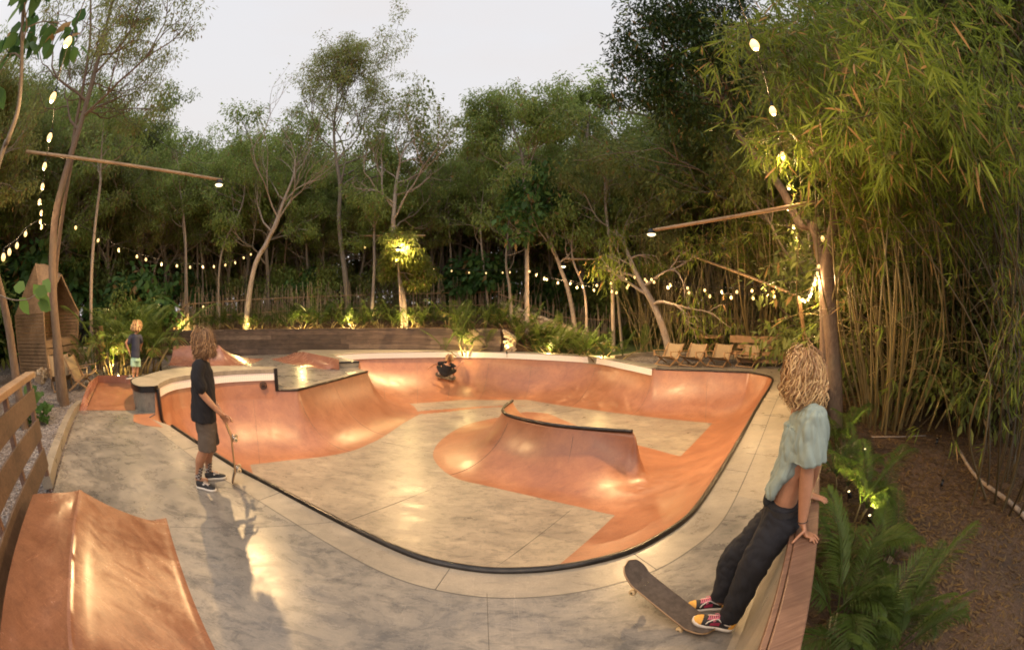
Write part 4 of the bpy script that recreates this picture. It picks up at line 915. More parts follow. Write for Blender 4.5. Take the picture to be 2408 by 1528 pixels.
tr('thin_tree', ((873, 712, 20), (880, 640, 20), (880, 560, 20.2), (884, 480, 20.4), (890, 400, 20.6)), (.09, .07, .06, .05, .03), std_tips(.4, 7, 1.8, 2, {'kids': 4}, 17), 'thin pale tree with light green leaves left of the uplit bush', leaf='leaf_mid', barkm='bark_pale', per=40, spread=.5, L=.2, Wd=.06, droop=.7, seed=10)
tr('round_tree', ((1240, 757, 17.5), (1239, 660, 17.6), (1240, 560, 17.8), (1245, 500, 18.3), (1232, 430, 18.8), (1228, 370, 19.3), (1215, 320, 19.5)), (.10, .09, .08, .07, .07, .05), std_tips(.62, 9, 2.7, 2, {'up': .05, 'kids': 5}, 52, .2), 'tall tree with tufted crown right of centre against the sky', leaf='leaf_mid', barkm='bark_pale', per=70, spread=.5, L=.17, Wd=.06, droop=.7, seed=11)
tr('tufted_tree', ((1375, 700, 24), (1370, 560, 24), (1372, 440, 24), (1380, 330, 24), (1385, 275, 24)), (.13, .11, .09, .07), std_tips(.6, 7, 2.2, 2, {'kids': 4}, 57), 'smaller tufted crown beside the dark tree at the right', leaf='leaf_mid', barkm='bark_grey', per=45, spread=.5, L=.22, Wd=.07, droop=.6, seed=12)
tr('leaning_tree', ((1580, 826, 15.8), (1560, 775, 15.8), (1536, 715, 15.9), (1500, 652, 16), (1478, 600, 16.3)), (.15, .13, .12, .10, .07), std_tips(.5, 6, 1.5, 2, {'kids': 3, 'up': -.02}, 61), 'thick leaning trunk rising from behind the canvas chairs', leaf='leaf_bamboo', barkm='bark_pale', per=16, spread=.5, L=.3, Wd=.035, droop=.9, seed=13)
tr('slanting_tree', ((1360, 760, 18.5), (1340, 700, 18.5), (1318, 630, 18.5), (1290, 560, 18.8), (1262, 500, 19.2)), (.11, .10, .09, .07, .05), std_tips(.5, 6, 2.0, 2, {'kids': 4}, 63), 'smooth trunk slanting left behind the palm clump', leaf='leaf_broad', barkm='bark_pale', per=12, spread=.6, L=.3, Wd=.2, droop=.8, seed=14)
tr('straight_tree', ((1443, 800, 17.6), (1441, 700, 17.6), (1438, 600, 17.6), (1425, 500, 18.2), (1422, 420, 18.8)), (.09, .085, .08, .06, .04), std_tips(.55, 6, 2.2, 2, {'kids': 4}, 67), 'straight thin trunk between the palm clump and the hedge', leaf='leaf_olive', barkm='bark_pale', per=30, spread=.6, L=.25, Wd=.05, droop=.8, seed=15)
for i, (a, b_, c_, dd) in enumerate((((1382, 765), (1375, 690), (1345, 600), 17.8), ((1464, 800), (1452, 700), (1440, 620), 18.2), ((1152, 735), (1140, 650), (1130, 540), 21), ((1205, 748), (1198, 680), (1190, 615), 17.6), ((1060, 720), (1062, 640), (1055, 500), 23), ((1015, 715), (1018, 640), (1010, 470), 24), ((720, 720), (722, 620), (715, 420), 24), ((515, 735), (520, 600), (570, 480), 21), ((438, 735), (436, 600), (430, 520), 22), ((645, 715), (655, 560), (700, 400), 26), ((218, 590, ), (230, 480), (236, 400), 15), ((480, 740), (476, 640), (470, 520), 24), ((1520, 790), (1522, 700), (1515, 560), 22), ((780, 715), (750, 600), (745, 470), 25))):
    tr('slender_tree', ((*a, dd), (*b_, dd), (*c_, dd + .3), (c_[0] + 6, c_[1] - 90, dd + .6)), (.07, .055, .045, .02), std_tips(.55, 4, 1.6, 2, {'kids': 3}, 100 + i), ['slender pale trunk at the right of the palm clump', 'slender trunk beside the dark hedge', 'slender pale trunk behind the stick fence, right of the timber wall palm', 'cut bamboo-like trunk left of the palm clump', 'thin trunk behind the stick fence right of the uplit bush', 'twiggy thin trunk just right of the uplit bush', 'thin dark trunk between the bare tree and the tallest tree', 'forked thin trunk left of the bare tree', 'young thin trunk behind the left end of the timber wall', 'thin trunk leaning right behind the bare tree', 'pale spotted trunk behind the hanging bulbs on the left', 'young sapling above the uplit plants of the left bed', 'dark thin trunk behind the leaning trunk', 'thin crooked trunk left of the tallest tree'][i], barkm='bark_grey' if i % 2 else 'bark_pale', leaf='leaf_mid', per=14, spread=.5, L=.22, Wd=.07, droop=.6, seed=200 + i)
rt = np.random.default_rng(55)
for i in range(34):
    x_ = rt.uniform(210, 1440); d = rt.uniform(21.5, 30); y0 = 705; h_ = rt.uniform(130, 330); ln = rt.normal() * 28; tr('wood_trunk', ((x_, y0, d), (x_ + ln * .4 + rt.normal() * 6, y0 - h_ * .5, d), (x_ + ln, y0 - h_, d + .2)), (.075, .055, .03), std_tips(.45, 4, 1.9, 2, {'kids': 2, 'up': .06}, 800 + i, .5), 'thin bare trunk standing in the wood behind the stick fence', 'tree', barkm=('bark_pale', 'bark_grey', 'bark_brown')[i % 3], per=3, spread=.4, L=.16, Wd=.06, seed=900 + i, group='thin bare trunks in the wood')
# big forked tree on the right
tr('forked_trunk_tree', ((1968, 985, 8.9), (1962, 900, 8.9), (1955, 800, 8.9), (1948, 700, 8.9), (1945, 625, 8.9), (1955, 560, 8.8), (1966, 480, 8.7), (1962, 400, 8.6), (1985, 300, 8.5), (2010, 180, 8.4)), (.19, .18, .17, .17, .16, .10, .09, .07, .05), std_tips(.75, 6, 1.6, 2, {'kids': 3}, 71), 'thick smooth forked trunk right behind the leaning man', leaf='leaf_dark', barkm='bark_brown', per=20, spread=.45, L=.16, Wd=.05, droop=.5, seed=16)
def dark_crown(T, rr, limbs, tips):
    r = np.random.default_rng(5)
    for cx, cy, d, sz, n in ((1500, 215, 10.5, .9, 26), (1560, 150, 10.3, 1.1, 34), (1620, 90, 10, 1.2, 40), (1530, 60, 10.6, 1.1, 30), (1660, 210, 10, 1.1, 30), (1590, 260, 10.4, .8, 24), (1700, 120, 9.8, 1.2, 36), (1600, 0, 10, 1.3, 36), (1700, 20, 9.8, 1.3, 30), (1480, 130, 10.8, .7, 16), (1640, 290, 10.2, .6, 14)):
        c = at(cx, cy, d); k = len(T) - 1 - r.integers(0, 6); mid_ = (T[k] + c) / 2 + r.normal(size=3) * .25; limbs.append((spline([T[k], mid_, c], 4), np.linspace(.05, .015, 9)))
        for _ in range(n):
            p = c + unit(1, r)[0] * r.random() ** .4 * sz; tips.append((p, p - c))
            if r.random() < .3: limbs.append((np.array([c, (c + p) / 2 + r.normal(size=3) * .05, p]), np.array([.012, .008, .004])))
tr('dark_leafy_tree', ((1948, 640, 8.9), (1925, 575, 9.0), (1880, 525, 9.3), (1835, 440, 9.6), (1790, 380, 9.8), (1740, 320, 10), (1722, 270, 10.1), (1700, 200, 10.2)), (.12, .11, .10, .09, .07, .06, .05), dark_crown, 'dark mango-like tree with dense glossy crown against the sky at the upper right', leaf='leaf_glossy', barkm='bark_brown', per=62, spread=.40, L=.17, Wd=.055, droop=.45, seed=17)

# ---- the wood behind: copies of a few leafy trees
r7 = np.random.default_rng(77); protos = []
for i, (lf, hh, sp_, Lq) in enumerate((('leaf_mid', 6.0, 2.4, .11), ('leaf_dark', 6.5, 2.6, .12), ('leaf_olive', 7.0, 2.2, .105), ('leaf_mid', 5.2, 2.8, .12), ('leaf_olive', 5.5, 2.0, .11))):
    T = [np.array([0, 0, -.2]), np.array([.15, .1, hh * .3]), np.array([-.1, .2, hh * .6]), np.array([.1, -.1, hh * .85])]
    o = make_tree('woodland_tree', T, (.13, .11, .09, .05), std_tips(.48, 12, sp_, 2, {'kids': 5, 'up': .06}, 300 + i, .5), 'leafy tree in the wood behind the park', 'tree', lf, 'bark_grey', np.random.default_rng(400 + i), per=60, spread=.37, L=Lq * 1.12, Wd=Lq * .42, droop=.5); zz_ = np.zeros(len(o.children[1].data.vertices) * 3, np.float32); o.children[1].data.vertices.foreach_get('co', zz_); o['top'] = float(np.percentile(zz_[2::3], 96)); protos.append(o)
# crown-top height in the photo along the azimuth (pixel x -> skyline y) sets the height of each tree
sky_x = [0, 230, 330, 420, 500, 560, 620, 680, 740, 860, 960, 1050, 1120, 1200, 1290, 1350, 1440, 1560, 1700, 2000, 2400]; sky_y = [200, 245, 310, 345, 345, 370, 300, 330, 350, 380, 400, 330, 335, 340, 330, 310, 300, 330, 330, 200, 100]
kk = 0; lab = ['leafy tree in the wood far left behind the hanging bulbs', 'leafy tree in the wood behind the left bed and the timber wall', 'leafy tree in the wood behind the centre of the timber wall', 'leafy tree in the wood behind the palm clump', 'leafy tree in the wood behind the hedge and bamboo']
for ring_, (d0, d1, stp) in enumerate(((23, 27, 50), (28, 33, 46), (35, 41, 64))):
    for pxx in range(-260, 1900, stp):
        x_ = pxx + r7.uniform(-18, 18); d = r7.uniform(d0, d1); sy = np.interp(x_, sky_x, sky_y) + (75 if ring_ == 0 else 38) * (x_ < 1560) + r7.uniform(-8, 60); top = at(x_, sy, d); b = hz1(top[0], top[1]); pr = protos[kk % 5]; hh = pr['top']
        o = place(pr, top[0], top[1], None, r7.uniform(0, 6.28), (top[2] - b) / hh, kk < 5); z_ = min(4, int(np.interp(x_, [0, 330, 760, 1180, 1440], [0, 1, 2, 3, 4]))); o['label'] = lab[z_]; o['group'] = ['trees of the far left wood', 'trees of the left wood', 'trees of the middle wood', 'trees of the right wood', 'trees of the wood behind the bamboo'][z_]
        w = r7.uniform(.8, 1.15); o.scale = (o.scale[2] * w, o.scale[2] * w, o.scale[2]); kk += 1
# understorey bushes: broad-leaved
bp = []
for i, lf in enumerate(('leaf_broad', 'leaf_dark', 'leaf_mid')):
    T = [np.array([0, 0, -.1]), np.array([.05, 0, .6]), np.array([0, .1, 1.2])]
    bp.append(make_tree('shrub', T, (.04, .03, .02), std_tips(.1, 9, 1.1, 1, {'kids': 4, 'up': .03}, 500 + i, .5), 'shrub under the trees', 'shrub', lf, 'bark_dark', np.random.default_rng(600 + i), per=22, spread=.4, L=(.26, .16, .18)[i], Wd=(.18, .06, .07)[i], droop=.5))
kb = 0
for i in range(58):
    x_ = r7.uniform(250, 1860) if i < 40 else r7.uniform(262, 520); d = r7.uniform(21.5, 27) if i < 40 else r7.uniform(17.5, 22); v = ray(x_, 700); v = v[:2] / np.linalg.norm(v[:2]) * d
    if v[1] < wall_y(v[0]) + 1.5 and x_ > 330 and x_ < 1180: continue
    o = place(bp[kb % 3], v[0], v[1], None, r7.uniform(0, 6.3), r7.uniform(.8, 1.4) * (1.45 if i >= 40 else 1), kb < 3); z_ = 0 if x_ < 520 else (1 if x_ < 1180 else 2)
    o['label'] = ['broad leafy shrub under the trees near the wooden pod', 'shrub under the trees behind the stick fence', 'shrub under the trees behind the lawn'][z_]; o['group'] = ['shrubs near the wooden pod', 'shrubs behind the stick fence', 'shrubs behind the lawn'][z_]; kb += 1
# ------------------------------------------------------------------ bamboo at the right
rb = np.random.default_rng(91)
def spray(C, D, Nn, L, W_, p, d, n, ll, r, ww=.082):
    """a fan of narrow leaves at a twig tip"""
    a = unit(n, r) * .85 + d + np.array([0, 0, -.38]); C.append(np.repeat(p[None], n, 0) + r.normal(size=(n, 3)) * .035); D.append(a); Nn.append(unit(n, r) * .6 + np.array([0, 0, .8])); l = ll * r.uniform(.55, 1.25, n); L.append(l); W_.append(l * ww * r.uniform(.8, 1.25, n))
def bamboo(name, label, base, targets, nculm, r, leaf_len=.24, leafm='leaf_bamboo', per=7, nodes=26, culmm='culm', group=None, fine=True, bare=8, twigs=True, lean=(0, 0)):
    root = empty(name, tuple(base)); tag(root, label, 'bamboo', group); B = np.array(base, float)
    C, D, Nn, L, W_ = [], [], [], [], []; tw = MB(); arr = []
    for i, t_ in enumerate(targets):
        b = r.normal(size=3) * [.42, .42, 0]; t = np.array(t_) - B; apex = b * .4 + t * r.uniform(.45, .62); apex[2] = max(t[2] * r.uniform(.95, 1.1), b[2] + 1.0) + r.uniform(.1, .7)
        low = b * 1.9 + t * r.uniform(.12, .26); low[2] = apex[2] * .45
        P = spline([b - [0, 0, .1], low, apex, t], 7); rr = np.interp(np.linspace(0, 1, len(P)), [0, .5, 1], [.026, .016, .004])
        arr.append((P, rr))
        S = resample(P, np.linalg.norm(np.diff(P, axis=0), axis=1).sum() / nodes)
        for k in range(int(len(S) * .50), len(S)):
            d = S[min(k + 1, len(S) - 1)] - S[k - 1]; d /= np.linalg.norm(d)
            for _ in range(2):
                a = unit(1, r)[0]; a -= d * (a @ d) * .7; ln = r.uniform(.12, .42); tip = S[k] + a * ln + np.array([0, 0, -.25 * ln]); tw.tube([S[k], (S[k] + tip) / 2 + [0, 0, .03], tip], [.003, .002, .0015], 3, False); spray(C, D, Nn, L, W_, tip, a * .6 + d * .4, per, leaf_len, r)
    n = 0
    for i in range(nculm):
        if i < len(arr): P, rr = arr[i]
        else:
            b = r.normal(size=3) * [.5, .5, 0]; a = r.uniform(0, 6.28); q = b * 1.6 + np.array([math.cos(a) * r.uniform(.3, 2.2) + lean[0], math.sin(a) * r.uniform(.3, 2.2) + lean[1], r.uniform(3.5, 6.5)]); mid_ = (b + q) / 2 * [.7, .7, 1.1]
            P = spline([b - [0, 0, .1], b * 1.1 + [0, 0, 1.0], mid_, q], 6); rr = np.linspace(.026, .008, len(P))
        m = MB(); m.tube(P, rr, 6, False)
        for s in np.arange(.12, .9, .085):       # nodes: slightly raised rings
            k = int(s * (len(P) - 1)); f = s * (len(P) - 1) - k; c = P[k] * (1 - f) + P[min(k + 1, len(P) - 1)] * f; dd = P[min(k + 1, len(P) - 1)] - P[k]; dd /= np.linalg.norm(dd); m.tube([c - dd * .008, c + dd * .008], rr[k] * 1.18, 6, False)
        o = m.build('culm', M[culmm], root, True)
    for i in range(len(arr) - nculm if len(arr) > nculm else 0): tw.tube(arr[nculm + i][0], arr[nculm + i][1], 5, False)
    # thin arching bare side branches
    for i in range(bare):
        a = r.uniform(0, 6.28); s = r.normal(size=3) * [.5, .5, 0] + [0, 0, r.uniform(.8, 3.5)]; e_ = s + np.array([math.cos(a) * r.uniform(1, 3.4), math.sin(a) * r.uniform(1, 3.4), r.uniform(-.6, 1.2)]); m_ = (s + e_) / 2 + [0, 0, r.uniform(.2, .6)]
        P = spline([s, m_, e_], 6); tw.tube(P, np.linspace(.009, .003, len(P)), 3, False)
        if r.random() < .5 and len(C): spray(C, D, Nn, L, W_, e_, e_ - m_, per, leaf_len, r)
    link('twigs', tw.mesh('twigs', True), root, M[culmm])
    if C: link('foliage', leaf_mesh('foliage', np.concatenate(C), np.concatenate(D), np.concatenate(Nn), np.concatenate(L), np.concatenate(W_), .12, fine), root, M[leafm])
    return root
def T_(n, x0, x1, y0, y1, d0, d1, f=None):
    out = []
    while len(out) < n:
        x, y = rb.uniform(x0, x1), rb.uniform(y0, y1)
        if f and not f(x, y): continue
        dq = rb.uniform(d0, d1); dq = max(dq, 5.4 + rb.random()) if x < 1900 and d0 < 5 else dq
        out.append(at(x, y, dq))
    return out
b0 = lambda x, y, z=-.3: (lambda q: (q[0], q[1], hz1(q[0], q[1])))(g(x, y, z))
edgef = lambda x, y: x > 1640 + max(0, (y - 150)) * .55 + 40 * math.sin(y * .03)
bamboo('bamboo_clump', 'big bamboo clump behind the forked trunk whose leaf sprays arch over the bowl', b0(2085, 1000), T_(56, 1640, 2200, -40, 400, 3.7, 7.2, edgef), 40, rb, .31, nodes=24, per=8, bare=150)
bamboo('bamboo_clump', 'bamboo clump at the right whose leaves hang in the upper right corner', b0(2290, 1010), T_(44, 1950, 2420, -80, 380, 3.4, 6.5), 34, rb, .30, nodes=22, per=8, bare=150, culmm='culm_shaded', lean=(-.8, .8))
bamboo('bamboo_clump', 'dark bamboo clump at the right edge with drooping sprays near the ground', b0(2400, 1110, -.2), T_(3, 2350, 2450, 820, 1080, 5, 6.2) + T_(8, 2300, 2430, 200, 430, 4.5, 6.5), 26, rb, .22, nodes=22, per=6, bare=40, culmm='culm_shaded', lean=(-1.0, .6), leafm='leaf_bamboo')
bamboo('bamboo_clump', 'bamboo clump in the background between the lawn and the forked trunk', (9.8, 14.6, hz1(9.8, 14.6)), T_(34, 1560, 1900, 200, 600, 11, 14.5), 34, rb, .27, nodes=26, per=7, bare=30, fine=False)
bamboo('bamboo_clump', 'bamboo clump far right in the shade behind the mulch path', (12.5, 8.6, hz1(12.5, 8.6)), T_(22, 1900, 2350, 20, 380, 9, 13), 34, rb, .28, nodes=26, per=7, bare=50, culmm='culm', fine=False)
bamboo('bamboo_clump', 'farther bamboo clump behind the lawn, left of the leaning trunk', (7.4, 20, hz1(7.4, 20)), T_(22, 1440, 1640, 380, 620, 15, 19), 26, rb, .30, nodes=24, per=7, bare=30, fine=False, leafm='leaf_olive')
bamboo('bamboo_clump', 'shaded bamboo clump deep on the right beyond the white pole', (11.5, 4.6, hz1(11.5, 4.6)), T_(16, 2150, 2420, 60, 400, 7, 11), 34, rb, .28, nodes=24, per=7, bare=60, culmm='culm_shaded', fine=False)
bamboo('bamboo_clump', 'bamboo clump behind the bench and the timber posts', (13.5, 16.5, hz1(13.5, 16.5)), T_(20, 1700, 1930, 420, 640, 15, 20), 40, rb, .30, nodes=24, per=6, bare=40, fine=False)
# thickets of thin culms
def thicket(name, label, x0, x1, y, d0, d1, n, hh, r, m='stick'):
    mb = MB()
    for _ in range(n):
        x = r.uniform(x0, x1); d = r.uniform(d0, d1); v = ray(x, y)[:2]; v = v / np.linalg.norm(v) * d; b = np.array([*v, hz1(*v) - .1]); h = hh * r.uniform(.6, 1.3); t = b + [r.normal() * .75 * h / 3, r.normal() * .75 * h / 3, h]; mid_ = (b + t) / 2 + r.normal(size=3) * .12; P = spline([b, mid_, t], 3); mb.tube(P, np.linspace(.018, .006, len(P)), 4, False)
    o = mb.build(name, M[m], None, True); tag(o, label, kind='stuff'); return o
thicket('thicket', 'thicket of thin bare stems under the wood behind the park', 330, 1500, 700, 23, 33, 900, 3.2, rb)
thicket('thicket', 'dense thicket of bamboo stems behind the right hand fence', 1500, 1950, 740, 16.5, 24, 520, 4.0, rb, 'culm')
thicket('thicket', 'dark thicket of bamboo stems at the far right', 1980, 2420, 800, 10, 16, 240, 3.6, rb, 'culm_shaded')
for x_, d in ((-60, 21), (-20, 22), (20, 22.5), (55, 23), (-130, 17), (0, 25), (40, 25), (85, 24), (-170, 14), (120, 25)):
    v = ray(x_, 711)[:2]; v = v / np.linalg.norm(v) * d; o = place(protos[int(d) % 5], v[0], v[1], None, d, 1.25); o['label'] = 'shady leafy tree at the far left edge behind the hanging bulbs'; o['group'] = 'trees at the far left edge'
for i in range(40):
    x_ = rb.uniform(-250, 90); d = rb.uniform(20, 25) if x_ > -140 else rb.uniform(12, 20); v = ray(x_, 711)[:2]; v = v / np.linalg.norm(v) * d; o = place(bp[i % 3], v[0], v[1], None, rb.uniform(0, 6), rb.uniform(1.2, 2.4)); o['label'] = 'shrub in the shade at the far left edge'; o['group'] = 'shrubs at the far left edge'
for i in range(80):
    x_ = rb.uniform(-60, 1900); d = rb.uniform(31, 42); v = ray(x_, 711)[:2]; v = v / np.linalg.norm(v) * d; o = place(bp[1 + i % 2], v[0], v[1], None, rb.uniform(0, 6), rb.uniform(2.4, 3.4)); o['label'] = 'dense far undergrowth deep in the wood'; o['group'] = 'far undergrowth in the wood'
# dark leaf mass of the wood wrapping round to the right and behind
for i, (x_, d, s, yt) in enumerate(((1900, 22, 1, 40), (1980, 24, 1, 20), (2060, 20, 1, -10), (2140, 23, 1, -40), (2220, 19, 1, -60), (2300, 22, 1, -60), (2370, 18, 1, -60), (2010, 30, 1, -10), (2180, 28, 1, -40), (2340, 27, 1, -60), (1820, 24, 1, 150), (1760, 27, 1, 230), (1860, 19, .8, 260), (2120, 15.5, 1, 100), (2250, 14.5, 1, 60), (2360, 13.5, 1, 30))):
    top = at(x_, yt, d); b = hz1(top[0], top[1]); o = place(protos[(1, 4, 0)[i % 3]], top[0], top[1], None, i * 1.7, min(2.3, (top[2] - b) / 7.0)); o['label'] = 'dark tree of the shaded wood behind the bamboo at the right'; o['group'] = 'trees of the shaded right wood'; o.scale = (o.scale[0] * 1.35, o.scale[1] * 1.35, o.scale[2])
for i in range(26):
    x_ = rb.uniform(1900, 2450) if i < 17 else rb.uniform(0, 1880); d = rb.uniform(15, 24) if i < 17 else rb.uniform(33, 44); v = ray(x_, 700)[:2]; v = v / np.linalg.norm(v) * d; o = place(protos[(1, 4, 3)[i % 3]], v[0], v[1], hz1(*v) - 3.2, rb.uniform(0, 6), rb.uniform(1.2, 1.6)); o['label'] = 'dense dark tree crown filling the shade deep in the wood'; o['group'] = 'dense trees deep in the wood'
for i in range(34):
    x_ = rb.uniform(1950, 2430); d = rb.uniform(10.5, 17); v = ray(x_, 700)[:2]; v = v / np.linalg.norm(v) * d; o = place(bp[1], v[0], v[1], None, rb.uniform(0, 6), rb.uniform(1.0, 2.0)); o['label'] = 'dark shrub in the shade at the far right'; o['group'] = 'dark shrubs at the far right'
# ------------------------------------------------------------------ fences
rf_ = np.random.default_rng(23)
def stick_fence(a, b, h, label, group, n=26, rails=(.35, .75), sag=.1):
    a, b = np.array(a, float), np.array(b, float); root = empty('stick_fence', tuple(a)); tag(root, label, 'fence', group); m = MB(); d = b - a
    for i in range(n):
        t = (i + rf_.uniform(-.3, .3)) / n; p = d * t; hh = h * rf_.uniform(.6, 1.25); tp = p + np.array([rf_.normal() * .09, rf_.normal() * .06, hh]); m.tube(spline([p - [0, 0, .2], (p + tp) / 2 + rf_.normal(size=3) * .03, tp], 2), np.linspace(.020, .012, 5), 4, False)
    m.build('stick_screen', M['stick'], root, True)
    for r_ in rails: mm = MB(); mm.tube([d * -.01 + [0, 0, h * r_], d * .5 + [0, 0, h * r_ - .02], d * 1.01 + [0, 0, h * r_]], .022, 6); mm.build('rail', M['bamboo_pole'], root, True)
def fence_run(pxs, d0, d1, h, label, group, rails=(.35, .75), n=26):
    P = []
    for x in pxs:
        d = np.interp(x, [pxs[0], pxs[-1]], [d0, d1]); v = ray(x, 711)[:2]; v = v / np.linalg.norm(v) * d; P.append(np.array([*v, hz1(*v)]))
    for k, (a, b) in enumerate(zip(P[:-1], P[1:])): stick_fence(a, b, h, label, group, n, rails)
fence_run(range(215, 1200, 75), 21.6, 21.2, 1.6, 'section of the rough stick fence behind the planted bed', 'stick fence sections behind the bed', n=30)
fence_run(range(1172, 1445, 68), 20.5, 20, 1.5, 'section of the rough stick fence behind the palm clump', 'stick fence sections behind the palm clump', n=24)
fence_run(range(1450, 1900, 75), 21.5, 17.5, 1.5, 'section of the bamboo fence behind the hedge and seating', 'bamboo fence sections behind the seating', (.3, .95), 24)
# timber posts
def post(x, y0, y1, d, w, label, mat='fence_wood', group=None):
    a = at(x, y0, d); b = at(x, y1, d); a[2] = min(a[2], hz1(a[0], a[1])); m = MB(); m.box([0, 0, (b[2] - a[2]) / 2], (w, w, b[2] - a[2])); o = m.build('timber_post', M[mat], bevel=.01); o.location = a; tag(o, label, 'post', group)
post(234, 856, 768, 14.6, .16, 'dark square timber post left of the corner palms', 'fence_wood'); post(243, 858, 766, 14.4, .13, 'lighter timber post standing against the dark post in the left corner', 'teak')
post(1897, 850, 815, 13.4, .12, 'left of two short timber posts behind the leaning man', 'plank_wood'); post(1921, 850, 816, 12.5, .12, 'right of two short timber posts beside the forked trunk', 'plank_wood')
def pole(a, b, r0, r1, name, label, cat='pole', sag=0.0, mat='bamboo_pole'):
    a, b = np.array(a), np.array(b); m = MB(); P = np.array([a * (1 - t) + b * t + [0, 0, -4 * sag * t * (1 - t)] for t in np.linspace(0, 1, 9)]) - a; m.tube(P, np.linspace(r0, r1, 9), 8)
    for t in np.linspace(.08, .95, 9): c = (b - a) * t + [0, 0, -4 * sag * t * (1 - t)]; dd = (b - a) / np.linalg.norm(b - a); m.tube([c - dd * .01, c + dd * .01], (r0 * (1 - t) + r1 * t) * 1.12, 8, False)
    o = m.build(name, M[mat], None, True); o.location = a
    if label: tag(o, label, cat)
    return o
pole(at(1879, 698, 10.25), at(1897, 852, 12.0), .05, .06, 'bamboo_pole', 'upright bamboo pole between the hanging bulbs and the timber posts')
pole(at(1322, 609, 17.2), at(1445, 611, 17.2), .035, .04, 'bamboo_pole', 'thin horizontal bamboo pole above the lights behind the palm clump')
pole(at(848, 555, 21), at(1000, 554, 18.6), .05, .03, 'bamboo_pole', 'horizontal bamboo pole tied between trees left of the uplit bush')
pole(at(1590, 590, 16.5), at(1885, 700, 13), .04, .05, 'bamboo_pole', 'long bamboo pole sloping down to the right above the seating')
# near left timber fence
nf = empty('timber_fence', (-5.62, 2.08, 0)); O = np.array([-5.62, 2.08, 0]); tag(nf, 'brown timber board fence with a thick handrail at the left edge', 'fence'); df = np.array([.775, -.632, 0]); nf_n = np.array([.632, .775, 0])
zz = 1.35; m = MB(); m.bar(df * -.12 + [0, 0, zz], df * 4.6 + [0, 0, zz], .17, .07); m.build('handrail', M['fence_cap'], nf, bevel=.008)
for z_, s0 in ((1.08, .02), (.72, .03), (.36, .05)):
    m = MB(); m.bar(nf_n * .05 + df * (s0 - .05) + [0, 0, z_], nf_n * .05 + df * 4.6 + [0, 0, z_], .035, .235); m.build('board', M['fence_wood'], nf, bevel=.005)
for s in (.03, 1.15, 2.3, 3.4, 4.5): m = MB(); m.bar(df * s - [0, 0, .1], df * s + [0, 0, 1.31], .075, .075, up=tuple(nf_n)); m.build('post', M['rail_wood'], nf, bevel=.006)

# ------------------------------------------------------------------ wooden pod
FL = at(107, 836, 14.0); BL = at(50, 830, 15.1); ey = (BL - FL) * [1, 1, 0]; ey /= np.linalg.norm(ey); ex = np.array([ey[1], -ey[0], 0]); gz = min(hz1(*FL[:2]), FL[2]) - .02
pod = empty('wooden_pod', (FL[0], FL[1], gz)); tag(pod, 'slatted wooden pod shelter with a pointed roof and an open front', 'shelter')
W2 = 1.95; def_ = lambda x, y, z: ex * x + ey * y + np.array([0, 0, z])
ztop = at(112, 618, 14.7)[2] - gz; zsh = at(107, 737, 14.1)[2] - gz; zs0 = at(140, 800, 14.2)[2] - gz
def slats(c0, c1, c2, c3, name, n, th=.03, mat='hutch_wood'):
    """panel with corners bottom-left, bottom-right, top-right, top-left, filled with horizontal boards"""
    m = MB(); c0, c1, c2, c3 = map(np.array, (c0, c1, c2, c3)); hgt = (np.linalg.norm(c3 - c0) + np.linalg.norm(c2 - c1)) / 2
    for i in range(n):
        t = (i + .5) / n; a = c0 + (c3 - c0) * t; b = c1 + (c2 - c1) * t
        if np.linalg.norm(b - a) < .03: continue
        nn = np.cross(b - a, (c3 - c0) if np.linalg.norm(c3 - c0) > .1 else (c2 - c1)); nn /= np.linalg.norm(nn); m.bar(a, b, th, hgt / n * .84, up=tuple(np.cross(nn, (b - a) / np.linalg.norm(b - a))))
    return m.build(name, M[mat], pod)
xb, D2 = .10, 1.7
P_ = {'bfl': (xb, 0, .05), 'bfr': (W2 - xb, 0, .05), 'bbl': (xb, D2, .05), 'bbr': (W2 - xb, D2, .05), 'sfl': (-.0, 0, zsh), 'sfr': (W2 + .12, 0, zsh), 'sbl': (-.05, D2, zsh), 'sbr': (W2 + .1, D2, zsh), 'tl': (.38, D2 * .55, ztop), 'tr': (W2 - .55, D2 * .55, ztop), 'of': (W2 * .52, .05, zsh + 1.12)}
P_ = {k: def_(*v) for k, v in P_.items()}
slats(P_['bbl'], P_['bfl'], P_['sfl'], P_['sbl'], 'side_wall', 17); slats(P_['bfr'], P_['bbr'], P_['sbr'], P_['sfr'], 'side_wall', 17); slats(P_['bbr'], P_['bbl'], P_['sbl'], P_['sbr'], 'back_wall', 17, .02)
slats(P_['sbl'], P_['sfl'], P_['tl'], P_['tl'], 'roof_side', 20); slats(P_['sfr'], P_['sbr'], P_['tr'], P_['tr'], 'roof_side', 20); slats(P_['sbr'], P_['sbl'], P_['tl'], P_['tr'], 'roof_back', 20)
slats(P_['sfl'], P_['of'], P_['tr'] * .5 + P_['tl'] * .5, P_['tl'], 'roof_front', 20); slats(P_['of'], P_['sfr'], P_['tr'], P_['tr'] * .5 + P_['tl'] * .5, 'roof_front', 20)
slats(P_['bfl'], P_['bfr'], def_(W2 - xb + .03, 0, zs0), def_(xb - .03, 0, zs0), 'front_sill', 5)
m = MB()
for a, b in (('bfl', 'sfl'), ('bfr', 'sfr'), ('sfl', 'of'), ('of', 'sfr'), ('sfl', 'tl'), ('sfr', 'tr'), ('bbl', 'sbl')): m.bar(P_[a], P_[b], .05, .05)
m.bar(P_['bfl'], P_['bfr'], .05, .05); m.build('frame', M['hutch_wood'], pod); m = MB(); m.box((def_(W2 / 2, D2 / 2, zs0)), (W2 - .15, D2 - .1, .04), math.atan2(ex[1], ex[0])); m.build('bench_seat', M['hutch_wood'], pod)

